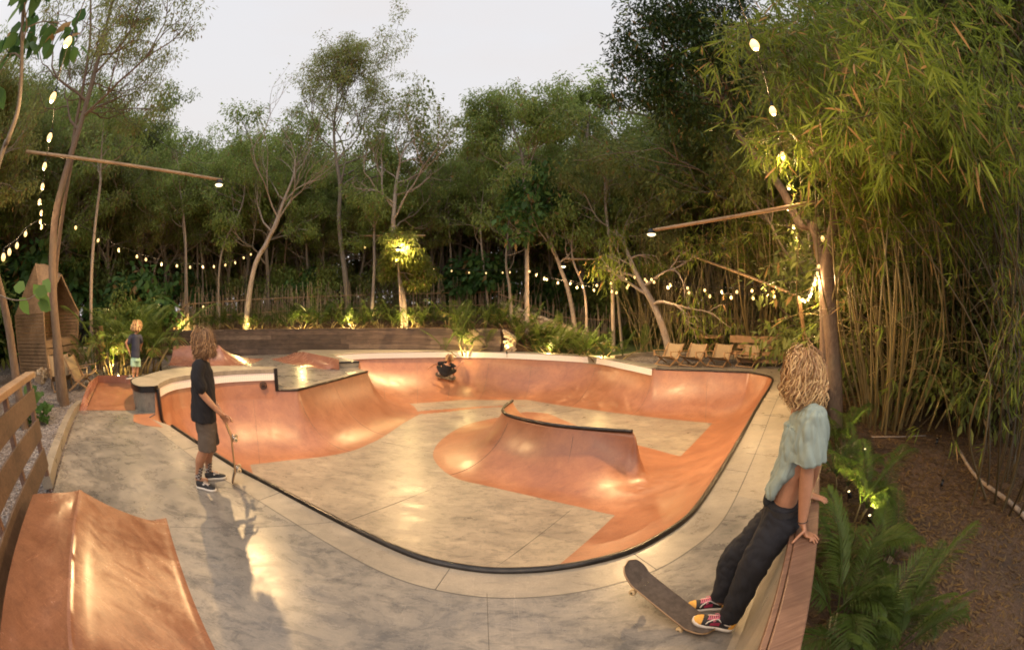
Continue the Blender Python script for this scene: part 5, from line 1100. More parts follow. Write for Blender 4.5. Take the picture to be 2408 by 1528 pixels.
# ------------------------------------------------------------------ canvas lounge chairs
tt_ = NT('canvas'); co = tt_.obj(); f = tt_.noise(co, 90, 3); tt_.base(tt_.ramp(f, [(.3, (.24, .165, .09)), (.7, (.37, .27, .155))])).rough(.85); tt_.bump(f, .4, .003); M['canvas'] = tt_.m
def make_chair():
    root = empty('lounge_chair'); w = .33
    for sx in (-w, w):
        m = MB(); m.bar((sx, .36, 0), (sx, -.30, .40), .028, .045); m.build('leg', M['teak'], root, bevel=.004)
        m = MB(); m.bar((sx * .93, -.34, 0), (sx * .93, .24, .36), .028, .045); m.build('leg', M['teak'], root, bevel=.004)
        m = MB(); m.bar((sx * 1.06, -.37, .56), (sx * 1.06, .33, .50), .055, .022); m.build('armrest', M['teak'], root, bevel=.004)
        m = MB(); m.bar((sx * 1.06, -.33, .33), (sx * 1.06, -.35, .55), .03, .03); m.build('arm_post', M['teak'], root)
        m = MB(); m.bar((sx * .98, .08, .22), (sx * .98, .44, .80), .028, .04); m.build('back_rail', M['teak'], root, bevel=.004)
    m = MB(); m.bar((-w, -.34, .03), (w, -.34, .03), .03, .03); m.build('stretcher', M['teak'], root)
    def sling(P, name):
        P = spline(P, 4); n = len(P); V = []
        for y, z in P:
            for x in np.linspace(-w * .93, w * .93, 7): V.append((x, y, z - .035 * (1 - (x / w) ** 2)))
        i = np.arange(n - 1)[:, None] * 7; j = np.arange(6)[None]; o = link(name, np_mesh(name, np.array(V), [np.stack([i + j, i + j + 1, i + 8 + j, i + 7 + j], -1).reshape(-1, 4)], True), root, M['canvas']); s = o.modifiers.new('s', 'SOLIDIFY'); s.thickness = .012
    sling([(-.36, .40), (-.2, .36), (0, .27), (.16, .22)], 'seat'); sling([(.14, .24), (.22, .40), (.33, .62), (.44, .80)], 'backrest')
    return root
ch = make_chair()
tag(ch, 'tan canvas lounge chair on the gravel, leftmost of the four behind the far coping', 'lounge chair', 'canvas lounge chairs')
def put_chair(o, x, y, rz, z=None, s=1.0): o.location = (x, y, hz1(x, y) if z is None else z); o.rotation_euler = (0, 0, rz); o.scale = (s, s, s)
chair_labels = ['tan canvas lounge chair, second of the four from the leaning trunk', 'tan canvas lounge chair in front of the log bench, third from the leaning trunk', 'tan canvas lounge chair nearest the head of the leaning man']
spots = [(1577, 866.5), (1634, 867.5), (1698, 868.5), (1766, 869.5)]
for k, (x_, y_) in enumerate(spots):
    p = g(x_, y_ - 5, 0); o = ch if k == 0 else copy_tree(ch); az = math.atan2(p[1], p[0]); put_chair(o, p[0], p[1] + .25, R((-58, -56, -53, -56)[k]), .02 if k < 9 else None, 1.0); o.scale = (1, 1, .88)
    if k: o['label'] = chair_labels[k - 1]
o = copy_tree(ch); p = at(196, 905, 12.4); put_chair(o, p[0], p[1], R(125), None, 1.05); o['label'] = 'canvas lounge chair seen from behind next to the rubble wall'
o = copy_tree(ch); p = at(140, 848, 12.9); put_chair(o, p[0], p[1], R(70), None, 1.1); o['label'] = 'lounge chair in front of the wooden pod, half hidden by the trunk'
# log bench
bx = at(1780, 850, 15.2); bn = empty('log_bench', (bx[0], bx[1], hz1(*bx[:2])), R(-30)); tag(bn, 'heavy rustic bench of thick planks behind the canvas chairs', 'bench')
def plank(a, b, w, t, name, root, mat='plank_wood'): m = MB(); a, b = np.array(a, float), np.array(b, float); P = [a + (b - a) * k / 6 for k in range(7)]; [m.bar(P[i], P[i + 1] + (P[i + 1] - P[i]) * .01, w * (1 + .06 * math.sin(i * 2.3)), t * (1 + .08 * math.sin(i * 1.7)), w2=w * (1 + .06 * math.sin((i + 1) * 2.3)), t2=t * (1 + .08 * math.sin((i + 1) * 1.7))) for i in range(6)]; return m.build(name, M[mat], root)
plank((-1.05, .34, .88), (1.05, .34, .88), .10, .24, 'backrest', bn); plank((-.75, .30, .62), (.85, .30, .62), .07, .12, 'back_slat', bn); plank((-1.1, -.05, .44), (1.0, -.05, .44), .52, .09, 'seat', bn); plank((-.75, -.1, .18), (.75, -.1, .18), .16, .11, 'stretcher', bn)
for sx in (-.8, .8):
    m = MB(); m.bar((sx, -.2, 0), (sx, -.2, .41), .14, .12); m.build('leg', M['plank_wood'], bn); m = MB(); m.bar((sx, .34, 0), (sx, .34, .78), .13, .12); m.build('leg', M['plank_wood'], bn)
tb_ = at(1665, 855, 16.6); tb2 = empty('picnic_table', (tb_[0], tb_[1], hz1(*tb_[:2])), R(-25)); tag(tb2, 'round topped wooden table on crossed legs behind the canvas chairs', 'table')
m = MB(); m.tube([(0, 0, .80), (0, 0, .86)], .55, 20); m.build('table_top', M['plank_wood'], tb2)
for a, b in (((-.42, 0, 0), (.42, 0, .8)), ((.42, .08, 0), (-.42, .08, .8))): m = MB(); m.bar(a, b, .07, .07, up=(0, 1, 0)); m.build('leg', M['plank_wood'], tb2)

# ------------------------------------------------------------------ rubble walls
t = NT('rubble'); co = t.obj(); r_ = t.attr('rnd'); t.base(t.mix(t.maprange(t.noise(co, 22, 4), .3, .7, 0, .5), t.ramp(r_, [(0, (.30, .21, .13)), (.5, (.52, .40, .27)), (1, (.68, .57, .43))]), (.25, .18, .12))).rough(.85); M['rubble'] = t.m
def rubble(P0, P1, h0, h1, wd, name, label, n, size=.09):
    P0, P1 = np.array(P0, float), np.array(P1, float); d = P1 - P0; L = np.linalg.norm(d); d /= L; nn = np.array([-d[1], d[0], 0]); m = MB(); rn = []
    m.bar(d * .03 + [0, 0, h0 * .42], d * (L - .03) + [0, 0, h1 * .42], wd * .75, h0 * .84, t2=h1 * .84); rn.append(np.full(8, .1))
    for _ in range(n):
        t = rf_.random(); hh = h0 * (1 - t) + h1 * t; side = rf_.random()
        if side < .75: off = wd / 2 * (1 if rf_.random() < .5 else -1) * .85; z = rf_.uniform(.02, hh)
        else: off = rf_.uniform(-wd / 2, wd / 2); z = hh
        c = d * t * L + nn * off + np.array([0, 0, z]); s = size * rf_.uniform(.5, 1.15); V, Q, T = tube([c - [s * .5, 0, s * .1], c, c + [s * .5, 0, s * .1]], [s * .35, s * .55, s * .3], 5); V = V + rf_.normal(size=V.shape) * s * .09; m.add(V, Q, T); rn.append(np.full(len(V), rf_.random()))
    me = m.mesh(name, False, {'rnd': np.concatenate(rn)}); o = link(name, me, None, M['rubble']); o.location = P0; tag(o, label, 'wall')
pA = g(241, 866, .05); pB = g(150, 893, .0); pC = g(92, 921, -.03)
for P in (pA, pB, pC): P[2] = hz1(*P[:2]) - .03
rubble(pA, pB, .62, .50, .36, 'rubble_wall', 'pale rubble stone wall running beside the gravel path, taller end', 520); rubble(pB, pC, .50, .28, .36, 'rubble_wall', 'low end of the pale rubble stone wall nearer the left edge', 420)
pA = np.array([-.32, 16.0, -.05]); rubble(pA, pA + [.42, .05, 0], 1.05, .8, .5, 'stone_pier', 'pale rough stone pier closing the right end of the timber wall', 260)
pS = at(1180, 745, 19.5); pE = at(1380, 750, 18.8); pS[2] = hz1(*pS[:2]); pE[2] = hz1(*pE[:2]); rubble(pS, pE, .75, .55, .5, 'dry_stone_wall', 'low dry stone wall behind the palm clump', 500, .15)

# ------------------------------------------------------------------ small things
def grind_rail(P, label):
    P = [np.array(p) for p in P]; m = MB()
    for a, b in zip(P[:-1], P[1:]): m.bar(a - P[0], b - P[0], .055, .055)
    for a in (P[0], P[-1]): m.bar(a - P[0], a - P[0] - [0, 0, a[2] - hz1(a[0], a[1])], .05, .05, up=(1, 0, 0))
    o = m.build('grind_rail', M['black_steel']); o.location = P[0]; tag(o, label, 'skate rail')
grind_rail([at(243, 862, 13.3), at(279, 846, 15.2)], 'short black steel rail on the gravel in front of the corner palms'); grind_rail([at(290, 862, 13.2), at(318, 851, 13.6), at(376, 841, 14.8)], 'long black steel rail behind the boy, ending at the timber wall')
lg = spline([g(2256, 1056, -.33), g(2300, 1108, -.38), g(2350, 1150, -.42), g(2420, 1206, -.48)], 5); lg[:, 2] = [hz1(x, y) + .06 for x, y in lg[:, :2]]; m = MB(); m.tube(lg - lg[0], np.linspace(.03, .045, len(lg)), 8); o = m.build('fallen_branch', M['bark_pale'], None, True); o.location = lg[0]; tag(o, 'bare pale fallen branch on the mulch at the right edge', 'branch')
lg = np.array([g(2050, 1024, -.25), g(2110, 1024, -.25), g(2178, 1019, -.25)]); lg[:, 2] = [hz1(x, y) + .03 for x, y in lg[:, :2]]; m = MB(); m.tube(lg - lg[0], .014, 6); o = m.build('thin_stick', M['bark_pale'], None, True); o.location = lg[0]; tag(o, 'thin pale stick lying on the mulch behind the small palms', 'branch')
tp = at(388, 700, 25); m = MB(); xs, ys = np.meshgrid(np.linspace(-1, 1, 22), np.linspace(-.6, .6, 12)); V = np.stack([xs, ys, .62 * np.exp(-(xs * 1.1) ** 2 - (ys * 1.5) ** 2) + .05 * np.sin(xs * 9 + ys * 5)], -1).reshape(-1, 3); i = np.arange(11)[:, None] * 22; j = np.arange(21)[None]
o = link('tarp', np_mesh('tarp', V, [np.stack([i + j, i + j + 1, i + 23 + j, i + 22 + j], -1).reshape(-1, 4)], True), None, simple('tarp_blue', (.05, .12, .3), .4)); o.location = (tp[0], tp[1], hz1(*tp[:2]) + .1); o.rotation_euler = (0, 0, R(40)); tag(o, 'crumpled blue tarpaulin heap beyond the stick fence', 'tarpaulin')
# big leaved plant by the left trunks
r8 = np.random.default_rng(8)
def broad_plant(x, y, d, s, label):
    p = at(x, y, d); p[2] = hz1(*p[:2]); root = empty('broad_leaf_plant', tuple(p)); tag(root, label, 'plant')
    for i in range(11):
        a = i * 2.4; el_ = r8.uniform(.3, 1.2); L = s * r8.uniform(.7, 1.1); dr = np.array([math.cos(a) * math.cos(el_), math.sin(a) * math.cos(el_), math.sin(el_)]); st_ = dr * L * .6; n = 9; V = []
        side = np.cross(dr, [0, 0, 1]); side /= np.linalg.norm(side)
        for k in range(n):
            t = k / (n - 1); c = st_ + dr * L * t * .8 - np.array([0, 0, .35 * L * t * t]); wv = L * .28 * math.sin(math.pi * min(1, t * .93 + .05)) ** .7
            for q in (-1, -.5, 0, .5, 1): V.append(c + side * wv * q + np.array([0, 0, -.12 * L * (1 - abs(q)) + .02 * math.sin(k * 2 + q * 3)]))
        i_ = np.arange(n - 1)[:, None] * 5; j = np.arange(4)[None]; me = np_mesh('leaf', np.array(V), [np.stack([i_ + j, i_ + j + 1, i_ + 6 + j, i_ + 5 + j], -1).reshape(-1, 4)], True, {'rnd': np.full(len(V), r8.uniform(.2, .9))}); link('leaf', me, root, M['leaf_broad'])
        if i % 2 == 0: m = MB(); m.tube([(0, 0, 0), st_ * .5 + [0, 0, .03], st_], .012 * s, 5); m.build('stalk', M['leaf_broad'], root)
broad_plant(52, 862, 10.2, .75, 'broad leaved taro-like plant beside the left leaning trunk'); broad_plant(84, 872, 9.8, .5, 'smaller broad leaved plant beside the rubble wall')
sprig = px((-10, 690, 5.2), (30, 705, 5.1), (70, 702, 5.0), (95, 680, 5.0))
tw = MB(); O = np.array(sprig[0]); tw.tube(spline(np.array(sprig) - O, 4), np.linspace(.008, .004, 13), 4); root = empty('leafy_twig', tuple(O)); tag(root, 'thin twig with a few pale green leaves reaching in from the left edge', 'twig'); link('twig_stem', tw.mesh('t', True), root, M['bark_grey'])
LP = px((60, 680, 5), (78, 668, 5), (92, 692, 5), (88, 712, 5), (112, 690, 4.9), (45, 700, 5.1), (100, 660, 5.05)); C = np.array(LP) - O; leafm = leaf_mesh('leaves', C, unit(7, r8) + [0, 0, -.5], np.array([[.4, -1, .6]] * 7) + unit(7, r8) * .3, .2 * np.ones(7), .14 * np.ones(7), .2, True, np.full(7, .9)); link('leaves', leafm, root, M['leaf_broad'])

def lamp(kind, loc, power, col=(1, .66, .32), radius=.05, spot=None, aim=None, blend=.5):
    ld_ = bpy.data.lights.new('lamp', kind); ld_.energy = power; ld_.color = col; ld_.shadow_soft_size = radius
    o = bpy.data.objects.new('lamp_light', ld_); COL.objects.link(o); o.location = loc
    if spot: ld_.spot_size = R(spot); ld_.spot_blend = blend
    if aim is not None: o.rotation_euler = (Vector(aim) - Vector(loc)).to_track_quat('-Z', 'Y').to_euler()
    return o
# ------------------------------------------------------------------ hanging bulbs
bulb_me = None
def bulb_mesh():
    m = MB(); prof_ = [(.0, -.062), (.016, -.06), (.03, -.05), (.041, -.03), (.044, -.008), (.04, .014), (.03, .034), (.019, .05), (.016, .056)]
    P = np.array([[0, 0, z] for _, z in prof_]); V, Q, T = tube(P, [max(r, .001) for r, _ in prof_], 12, True); m.add(V, Q, T); return m.mesh('bulb', True)
def socket_mesh():
    m = MB(); m.tube([(0, 0, .048), (0, 0, .075), (0, 0, .078), (0, 0, .115)], [.021, .021, .014, .012], 10); return m.mesh('socket', True)
BM, SM = bulb_mesh(), socket_mesh(); BM.materials.append(M['bulb_glow']); SM.materials.append(M['black_steel'])
def string_lights(P, label, extra0=None, extra1=None, s=.98, sag=.0, pw=0):
    P = [np.array(p) for p in P]; O = P[0] + [0, 0, .12]; root = empty('string_lights', tuple(O)); tag(root, label, 'string lights')
    W_ = [p + [0, 0, .12] for p in P]
    if extra0 is not None: W_ = [np.array(extra0)] + W_
    if extra1 is not None: W_ = W_ + [np.array(extra1)]
    m = MB(); m.tube(spline(np.array(W_) - O, 4), .007, 5); m.build('wire', M['wire_black'], root, True)
    nb = 0
    for p in P:
        b = bpy.data.objects.new('bulb', BM); COL.objects.link(b); b.parent = root; b.location = p - O; b.rotation_euler = (rf_.normal() * .12, rf_.normal() * .12, 0); b.scale = (s, s, s)
        k = bpy.data.objects.new('socket', SM); COL.objects.link(k); k.parent = b
        nb += 1
        if pw and (nb % (3 if s < .97 else 1) == 0): l2 = lamp('POINT', p - O - [0, 0, .075], pw, (1, .64, .30), .012); l2.parent = root
def ov(P, z): return [g(x, y, z) for x, y in P]
def ld(P, d0, d1): n = len(P); return [at(x, y, d0 + (d1 - d0) * i / max(1, n - 1)) for i, (x, y) in enumerate(P)]
zS = 4.4
A_ = ov(((160, 98), (125, 228), (117, 322), (105, 390), (100, 438), (93, 474), (97, 500), (95, 520), (98, 533)), zS); dl = A_[0] - A_[1]
back = [A_[0] + dl * k * 1.0 for k in (5, 4, 3, 2, 1)]  # unseen bulbs added behind the camera to fill the near deck
string_lights(back + A_, 'row of glowing bulbs overhead at the left, running to the leaning trunk', None, at(112, 530, 12), s=1.08, pw=34)
B_ = ov(((1774, 105), (1817, 260), (1840, 364), (1855, 438), (1853, 490), (1866, 532), (1873, 556), (1876, 578), (1877, 592)), zS); dl = B_[0] - B_[1]
back = [B_[0] + dl * k for k in (4, 3, 2, 1)]  # string carried on out of view, its extra bulbs added as fill
string_lights(back + B_, 'row of glowing bulbs overhead at the right, in front of the bamboo leaves', None, at(1880, 610, 19), s=1.08, pw=46)
string_lights(ld(((178, 535), (231, 565), (279, 587), (322, 603), (343, 610), (380, 620), (416, 625), (447, 628), (477, 627), (503, 627), (530, 623), (553, 617), (573, 606), (590, 598)), 12.3, 19.8), 'sagging string of bulbs from the leaning trunk to the bare pale tree', at(122, 494, 11.1), s=.92, pw=62)
string_lights(ld(((60, 550), (40, 577), (22, 592), (8, 604)), 9.8, 7), 'short run of bulbs dropping to the left edge', at(96, 515, 11.0))
string_lights(ld(((980, 623), (1020, 633), (1062, 637), (1103, 641), (1143, 642), (1182, 641), (1199, 640)), 19, 17.6), 'faint string of bulbs between the uplit bush and the tufted tree', at(946, 600, 18.3), at(1240, 632, 17.5), s=.72)
string_lights(ld(((1245, 638), (1261, 646), (1280, 653.5), (1312, 665), (1341, 667), (1370, 673), (1404, 671), (1437, 666), (1472, 657), (1492, 652)), 17.3, 15.9), 'upper string of bulbs from the tufted tree to the leaning trunk', s=.92, pw=62)
string_lights(ld(((1286, 657), (1357, 676), (1397, 682), (1439, 685), (1450, 688), (1475, 676), (1478, 670), (1500, 650)), 17, 16.0), 'lower string of bulbs ending at the leaning trunk')
string_lights(ld(((1517, 657), (1532, 657), (1576, 669), (1617, 677), (1657, 682), (1697, 685), (1733, 686), (1768, 683.5), (1800, 679)), 15.8, 12.5), 'upper string of bulbs above the hedge, right of the leaning trunk', at(1500, 648, 16), at(1925, 630, 9), s=.92, pw=62)
string_lights(ld(((1521, 662), (1538, 663), (1570, 676), (1620, 688), (1669, 696), (1720, 700), (1771, 701), (1821, 697)), 15.9, 13), 'lower string of bulbs above the hedge and seating', None, at(1879, 690, 12.8))
string_lights(ld(((1925.6, 626), (1922, 643), (1918, 655), (1915, 668), (1910, 678.5), (1908, 688), (1904, 696), (1900, 704), (1893, 707), (1886, 705), (1879.5, 700)), 8.5, 10.2), 'loop of bulbs hanging between the forked trunk and the bamboo pole', None, None, .7, pw=60)
for (x_, y_, d, lab) in ((858, 582, 20.5, 'single small bulb left of the uplit bush'), (478, 721, 20, 'single warm bulb low in the bed behind the timber wall'), (1934.5, 561, 8.7, 'single bulb by the fork of the big trunk')):
    p = at(x_, y_, d); b = bpy.data.objects.new('light_bulb', BM); COL.objects.link(b); b.location = p; tag(b, lab, 'light bulb'); k = bpy.data.objects.new('socket', SM); COL.objects.link(k); k.parent = b

# ------------------------------------------------------------------ lamps on bamboo poles
def pole_lamp(a, b, l_, power, label, aim, r0=.045, col=(1, .63, .28), spot=172, lit=True):
    a, b, l_ = map(np.array, (a, b, l_)); root = empty('pole_lamp', tuple(a)); tag(root, label, 'lamp')
    o = pole(a, b, r0, r0 * .75, 'bamboo_arm', None, sag=.03); o.parent = root; o.location = (0, 0, 0)
    m = MB(); c = l_ - a; m.tube([c + [0, 0, .11], c + [0, 0, .10], c + [0, 0, .03], c], [.03, .06, .09, .105], 14); m.tube([b - a, c + [0, 0, .1]], .012, 5); hd = m.build('lamp_head', M['black_steel'], root, True)
    m = MB(); m.ball(c - [0, 0, .012], .092, 14, 8, (1, 1, .45)); m.build('lens', M['lamp_glow' if lit else 'white_paint'], hd, True)
    if lit: s = lamp('SPOT', l_ - [0, 0, .07], power, col, .06, spot, aim, .3); s.parent = root; s.location = (l_ - [0, 0, .07]) - a
LA = at(515, 434, 9.7); LB = at(1532, 550, 9.0)
pole_lamp(at(62, 357, 11.4), at(522, 424, 9.7), LA, LPOW_A, 'lamp on a long bamboo pole reaching over the bowl from the left trunks', (LA[0] + .2, LA[1] - .2, 0))
pole_lamp(at(1922, 475, 8.6), at(1526, 543, 9.0), LB, LPOW_B, 'lamp at the tip of a bamboo pole reaching from the forked trunk over the bowl', (LB[0], LB[1] - .4, 0))
LC = at(936, 586, 16.35); pole_lamp(at(960, 560, 18.6), at(940, 578, 17.4), LC, LPOW_C, 'lamp hidden in the brightly lit leaves behind the far coping', (LC[0] + .6, LC[1] - 2.5, 0), .02)
LD = at(1325, 626, 16.6); pole_lamp(at(1345, 612, 17.2), at(1326, 616, 16.7), LD, LPOW_D, 'small white lamp under the thin pole behind the palm clump', (LD[0], LD[1] - 2.5, 0), .02)
s = lamp('POINT', LC + [0, .75, .12], 800, (1, .72, .3), .05); s['label'] = 'glow of the lamp in the lit leaves'
# wires that stay the poles
for a, b, lab in ((at(524, 424, 9.7), at(245, 240, 12.5), 'thin wire staying the left bamboo pole'), (at(1530, 542, 9.0), at(1705, 392, 9.9), 'thin wire staying the right bamboo pole')):
    m = MB(); m.tube([(0, 0, 0), (b - a) * .5 - [0, 0, .05], b - a], .005, 4); o = m.build('stay_wire', M['wire_black'], None, True); o.location = a; tag(o, lab, 'wire')
# ------------------------------------------------------------------ garden spotlights (small cans on spikes) aimed up into the plants
gl_n = 0
def garden_spot(p, aim, power, label, col=(1, .72, .26), spot=95, glow=0):
    p = np.array(p, float); root = empty('garden_spotlight', tuple(p)); tag(root, label, 'spotlight', 'garden spotlights'); d = np.array(aim, float) - p; d /= np.linalg.norm(d)
    m = MB(); m.tube([(0, 0, -.12), (0, 0, .03)], .008, 6); m.tube([d * -.05 + [0, 0, .06], d * .05 + [0, 0, .06]], .03, 10); hd = m.build('housing', M['black_steel'], root, True)
    m = MB(); m.tube([d * .051 + [0, 0, .06], d * .055 + [0, 0, .06]], .018, 10); m.build('lens', M['spot_glow'], hd)
    s = lamp('SPOT', p + d * .07 + [0, 0, .06], power, col, .02, spot, aim); s.parent = root; s.location = d * .07 + np.array([0, 0, .06])
    if glow: s2 = lamp('POINT', (0, 0, 0), glow, col, .03); s2.parent = root; s2.location = d * .12 + np.array([0, 0, .10])
def gspot(x, y, d, up, power, label, dy=.35, **k):
    power = power * 3
    p = at(x, y, d); p[2] = hz1(*p[:2]) + .05; v = p[:2] / np.linalg.norm(p[:2]); garden_spot(p, (p[0] + v[0] * dy, p[1] + v[1] * dy, p[2] + up), power, label, **k)
for x_, d, pw, lab in ((430, 17.6, 26, 'spotlight under the leftmost glowing plant above the timber wall'), (583, 17.3, 22, 'spotlight at the foot of the pale bare tree'), (705, 17.55, 30, 'spotlight under the glowing fan palm in the middle of the bed'), (823, 17.7, 24, 'spotlight under the glowing plant at the foot of the tallest tree'), (958, 17.4, 30, 'spotlight at the foot of the pale tree carrying the lit leaves')):
    v = ray(x_, 760); az = v[:2] / np.linalg.norm(v[:2]); dd = next(q for q in np.arange(10, 40, .05) if az[1] * q > wall_y(az[0] * q) + .25); gspot(x_, 765, dd, .8, pw, lab, .3, glow=75)
gspot(875, 712, 19.6, 1.0, 22, 'spotlight at the foot of the thin pale tree'); gspot(1093, 812, 15.85, 1.0, 45, 'spotlight under the tall palm before the timber wall', glow=60); gspot(1192, 815, 15.6, .8, 18, 'spotlight by the pale stone pier'); gspot(1290, 822, 15.6, .8, 20, 'spotlight in the middle of the palm clump', glow=30); gspot(1413, 830, 15.1, 1.0, 45, 'spotlight under the bright palm at the right end of the clump', glow=60)
gspot(275, 845, 12.9, 1.1, 55, 'spotlight in the corner palms behind the boy', glow=60); gspot(262, 848, 13.4, 1.6, 40, 'second spotlight aimed high into the corner palms')
for s_, n_, up, pw, lab in ((1, (2035, 1250), .9, 110, 'spotlight hidden under the bright fan palm beside the leaning man'), (2, (2030, 1085), .8, 50, 'spotlight under the small palms near the big trunk'), (3, (1990, 1190), .7, 25, 'spotlight between the palms and the capped wall')):
    p = g(*n_, -.42); p[2] = hz1(p[0], p[1]) + .05; garden_spot(p, (p[0] - .35, p[1] + .1, p[2] + up), pw, lab, (1, .8, .25), 110)
gspot(2228, 878, 8.6, .5, 5, 'distant spotlight under the dark bamboo'); gspot(2250, 985, 7.0, .4, 3, 'small spotlight on the mulch path at the right')
# ------------------------------------------------------------------ people
def ell(m, pts, ra, rb, adir, sides=20):
    """elliptical tube: radius ra along adir, rb across it"""
    P = np.asarray(pts, float); n = len(P); ra = np.interp(np.linspace(0, 1, n), np.linspace(0, 1, len(np.atleast_1d(ra))), np.atleast_1d(ra)); rb = np.interp(np.linspace(0, 1, n), np.linspace(0, 1, len(np.atleast_1d(rb))), np.atleast_1d(rb))
    T, _, _ = frames(P); A = np.asarray(adir, float)[None] - T * (T @ np.asarray(adir, float))[:, None]; A /= np.linalg.norm(A, axis=1, keepdims=True); B = np.cross(T, A)
    a = np.linspace(0, 2 * math.pi, sides, endpoint=False); V = (P[:, None] + np.cos(a)[None, :, None] * (A * ra[:, None])[:, None] + np.sin(a)[None, :, None] * (B * rb[:, None])[:, None]).reshape(-1, 3)
    i = np.arange(n - 1)[:, None] * sides; j = np.arange(sides)[None]; j2 = (j + 1) % sides; Q = np.stack([i + j, i + j2, i + sides + j2, i + sides + j], -1).reshape(-1, 4)
    V = np.concatenate([V, P[:1], P[-1:]]); c0, c1 = n * sides, n * sides + 1; j = np.arange(sides); j2 = (j + 1) % sides
    return m.add(V, Q, np.concatenate([np.stack([np.full(sides, c0), j2, j], -1), np.stack([np.full(sides, c1), (n - 1) * sides + j, (n - 1) * sides + j2], -1)]))
def chain(m, pts, rad, sides=12, n=6):
    """smooth limb with rounded ends"""
    P = spline(np.array(pts, float), n); r = np.interp(np.linspace(0, 1, len(P)), np.linspace(0, 1, len(rad)), rad); m.tube(P, r, sides); m.ball(P[0], r[0], 12, 8); m.ball(P[-1], r[-1], 12, 8)
def remeshed(name, m, voxel, mat, parent=None, origin=(0, 0, 0), smooth=4, wr=0.0, wsc=(14, 14, 6), top=None, attrs=None):
    O = np.asarray(origin, float); m.V = [v - O for v in m.V]
    tmp = bpy.data.objects.new('tmp', m.mesh('tmp', True)); COL.objects.link(tmp)
    r_ = tmp.modifiers.new('r', 'REMESH'); r_.mode = 'VOXEL'; r_.voxel_size = voxel; r_.use_smooth_shade = True
    s = tmp.modifiers.new('s', 'SMOOTH'); s.factor = .5; s.iterations = smooth
    dg = bpy.context.evaluated_depsgraph_get(); me = bpy.data.meshes.new_from_object(tmp.evaluated_get(dg)); bpy.data.objects.remove(tmp); me.name = name
    if wr:
        n = len(me.vertices); co = np.zeros(n * 3, np.float32); me.vertices.foreach_get('co', co); co = co.reshape(-1, 3); no = np.array([v.normal[:] for v in me.vertices])
        d = np.array([(noise.noise(Vector((c[0] * wsc[0], c[1] * wsc[1], c[2] * wsc[2]))) + .6 * (abs(noise.noise(Vector((c[0] * wsc[0] * 1.7 + c[2] * 9, c[1] * wsc[1] * 1.7, c[2] * wsc[2] * 1.3 + 7)))) * 2 - .6)) for c in co]); co = co + no * (d * wr)[:, None]; me.vertices.foreach_set('co', co.astype(np.float32).ravel()); me.update()
    me.polygons.foreach_set('use_smooth', np.ones(len(me.polygons), bool))
    return link(name, me, parent, mat)
def nrm(v): v = np.asarray(v, float); return v / np.linalg.norm(v)
def skinmat(name, c):
    t = NT(name); co = t.obj(); f = t.noise(co, 14, 4); t.base(t.ramp(f, [(.3, tuple(q * .86 for q in c)), (.7, tuple(q * 1.1 for q in c))])).rough(.5); t.b.inputs['Subsurface Weight'].default_value = .08; t.b.inputs['Subsurface Radius'].default_value = (.01, .004, .002); t.bump(t.noise(co, 140, 3), .12, .002); M[name] = t.m
skinmat('skin', (.46, .23, .13)); skinmat('skin_tan', (.40, .19, .105))
def cloth(name, c, sc=160, var=.12, rough=.9):
    t = NT(name); co = t.obj(); f = t.noise(co, sc, 2); g_ = t.noise(co, 6, 4); col = t.ramp(g_, [(.3, tuple(q * (1 - var) for q in c)), (.7, tuple(q * (1 + var) for q in c))]); t.base(col).rough(rough);  t.bump(f, .3, .002); M[name] = t.m
cloth('shirt_black', (.009, .008, .010)); cloth('shirt_teal', (.25, .30, .265), var=.12); cloth('shirt_navy', (.035, .038, .06)); cloth('shorts_brown', (.10, .075, .055)); cloth('jeans_dark', (.011, .011, .015), 220, .3); cloth('shorts_mint', (.38, .58, .42)); cloth('shorts_black', (.02, .02, .02))
simple('sole_white', (.68, .62, .54), .6, 0, .08); simple('shoe_black', (.016, .015, .016), .7); simple('shoe_yellow', (.72, .36, .05), .6, 0, .1); simple('lace_pink', (.68, .20, .28), .7); simple('lace_white', (.6, .52, .46), .7); simple('shoe_red', (.30, .02, .06), .6)
t = NT('hair'); r_ = t.attr('rnd'); M['hair_brown'] = t.m; t.base(t.ramp(r_, [(0, (.035, .016, .008)), (.5, (.17, .085, .036)), (1, (.58, .34, .15))])).rough(.4)
t = NT('hair2'); r_ = t.attr('rnd'); M['hair_blond'] = t.m; t.base(t.ramp(r_, [(0, (.08, .036, .015)), (.45, (.32, .17, .07)), (1, (.80, .56, .27))])).rough(.42)
t = NT('check'); u_ = t.attr('tu'); v_ = t.attr('tv'); c_ = t.n('ShaderNodeCombineXYZ'); t.lk(u_, c_.inputs[0]); t.lk(v_, c_.inputs[1]); ck = t.n('ShaderNodeTexChecker', ins={'Scale': 1.0, 'Color1': (.55, .5, .46, 1), 'Color2': (.035, .01, .014, 1)}); t.lk(c_.outputs[0], ck.inputs[0]); t.base(ck.outputs[0]).rough(.9); M['check'] = t.m
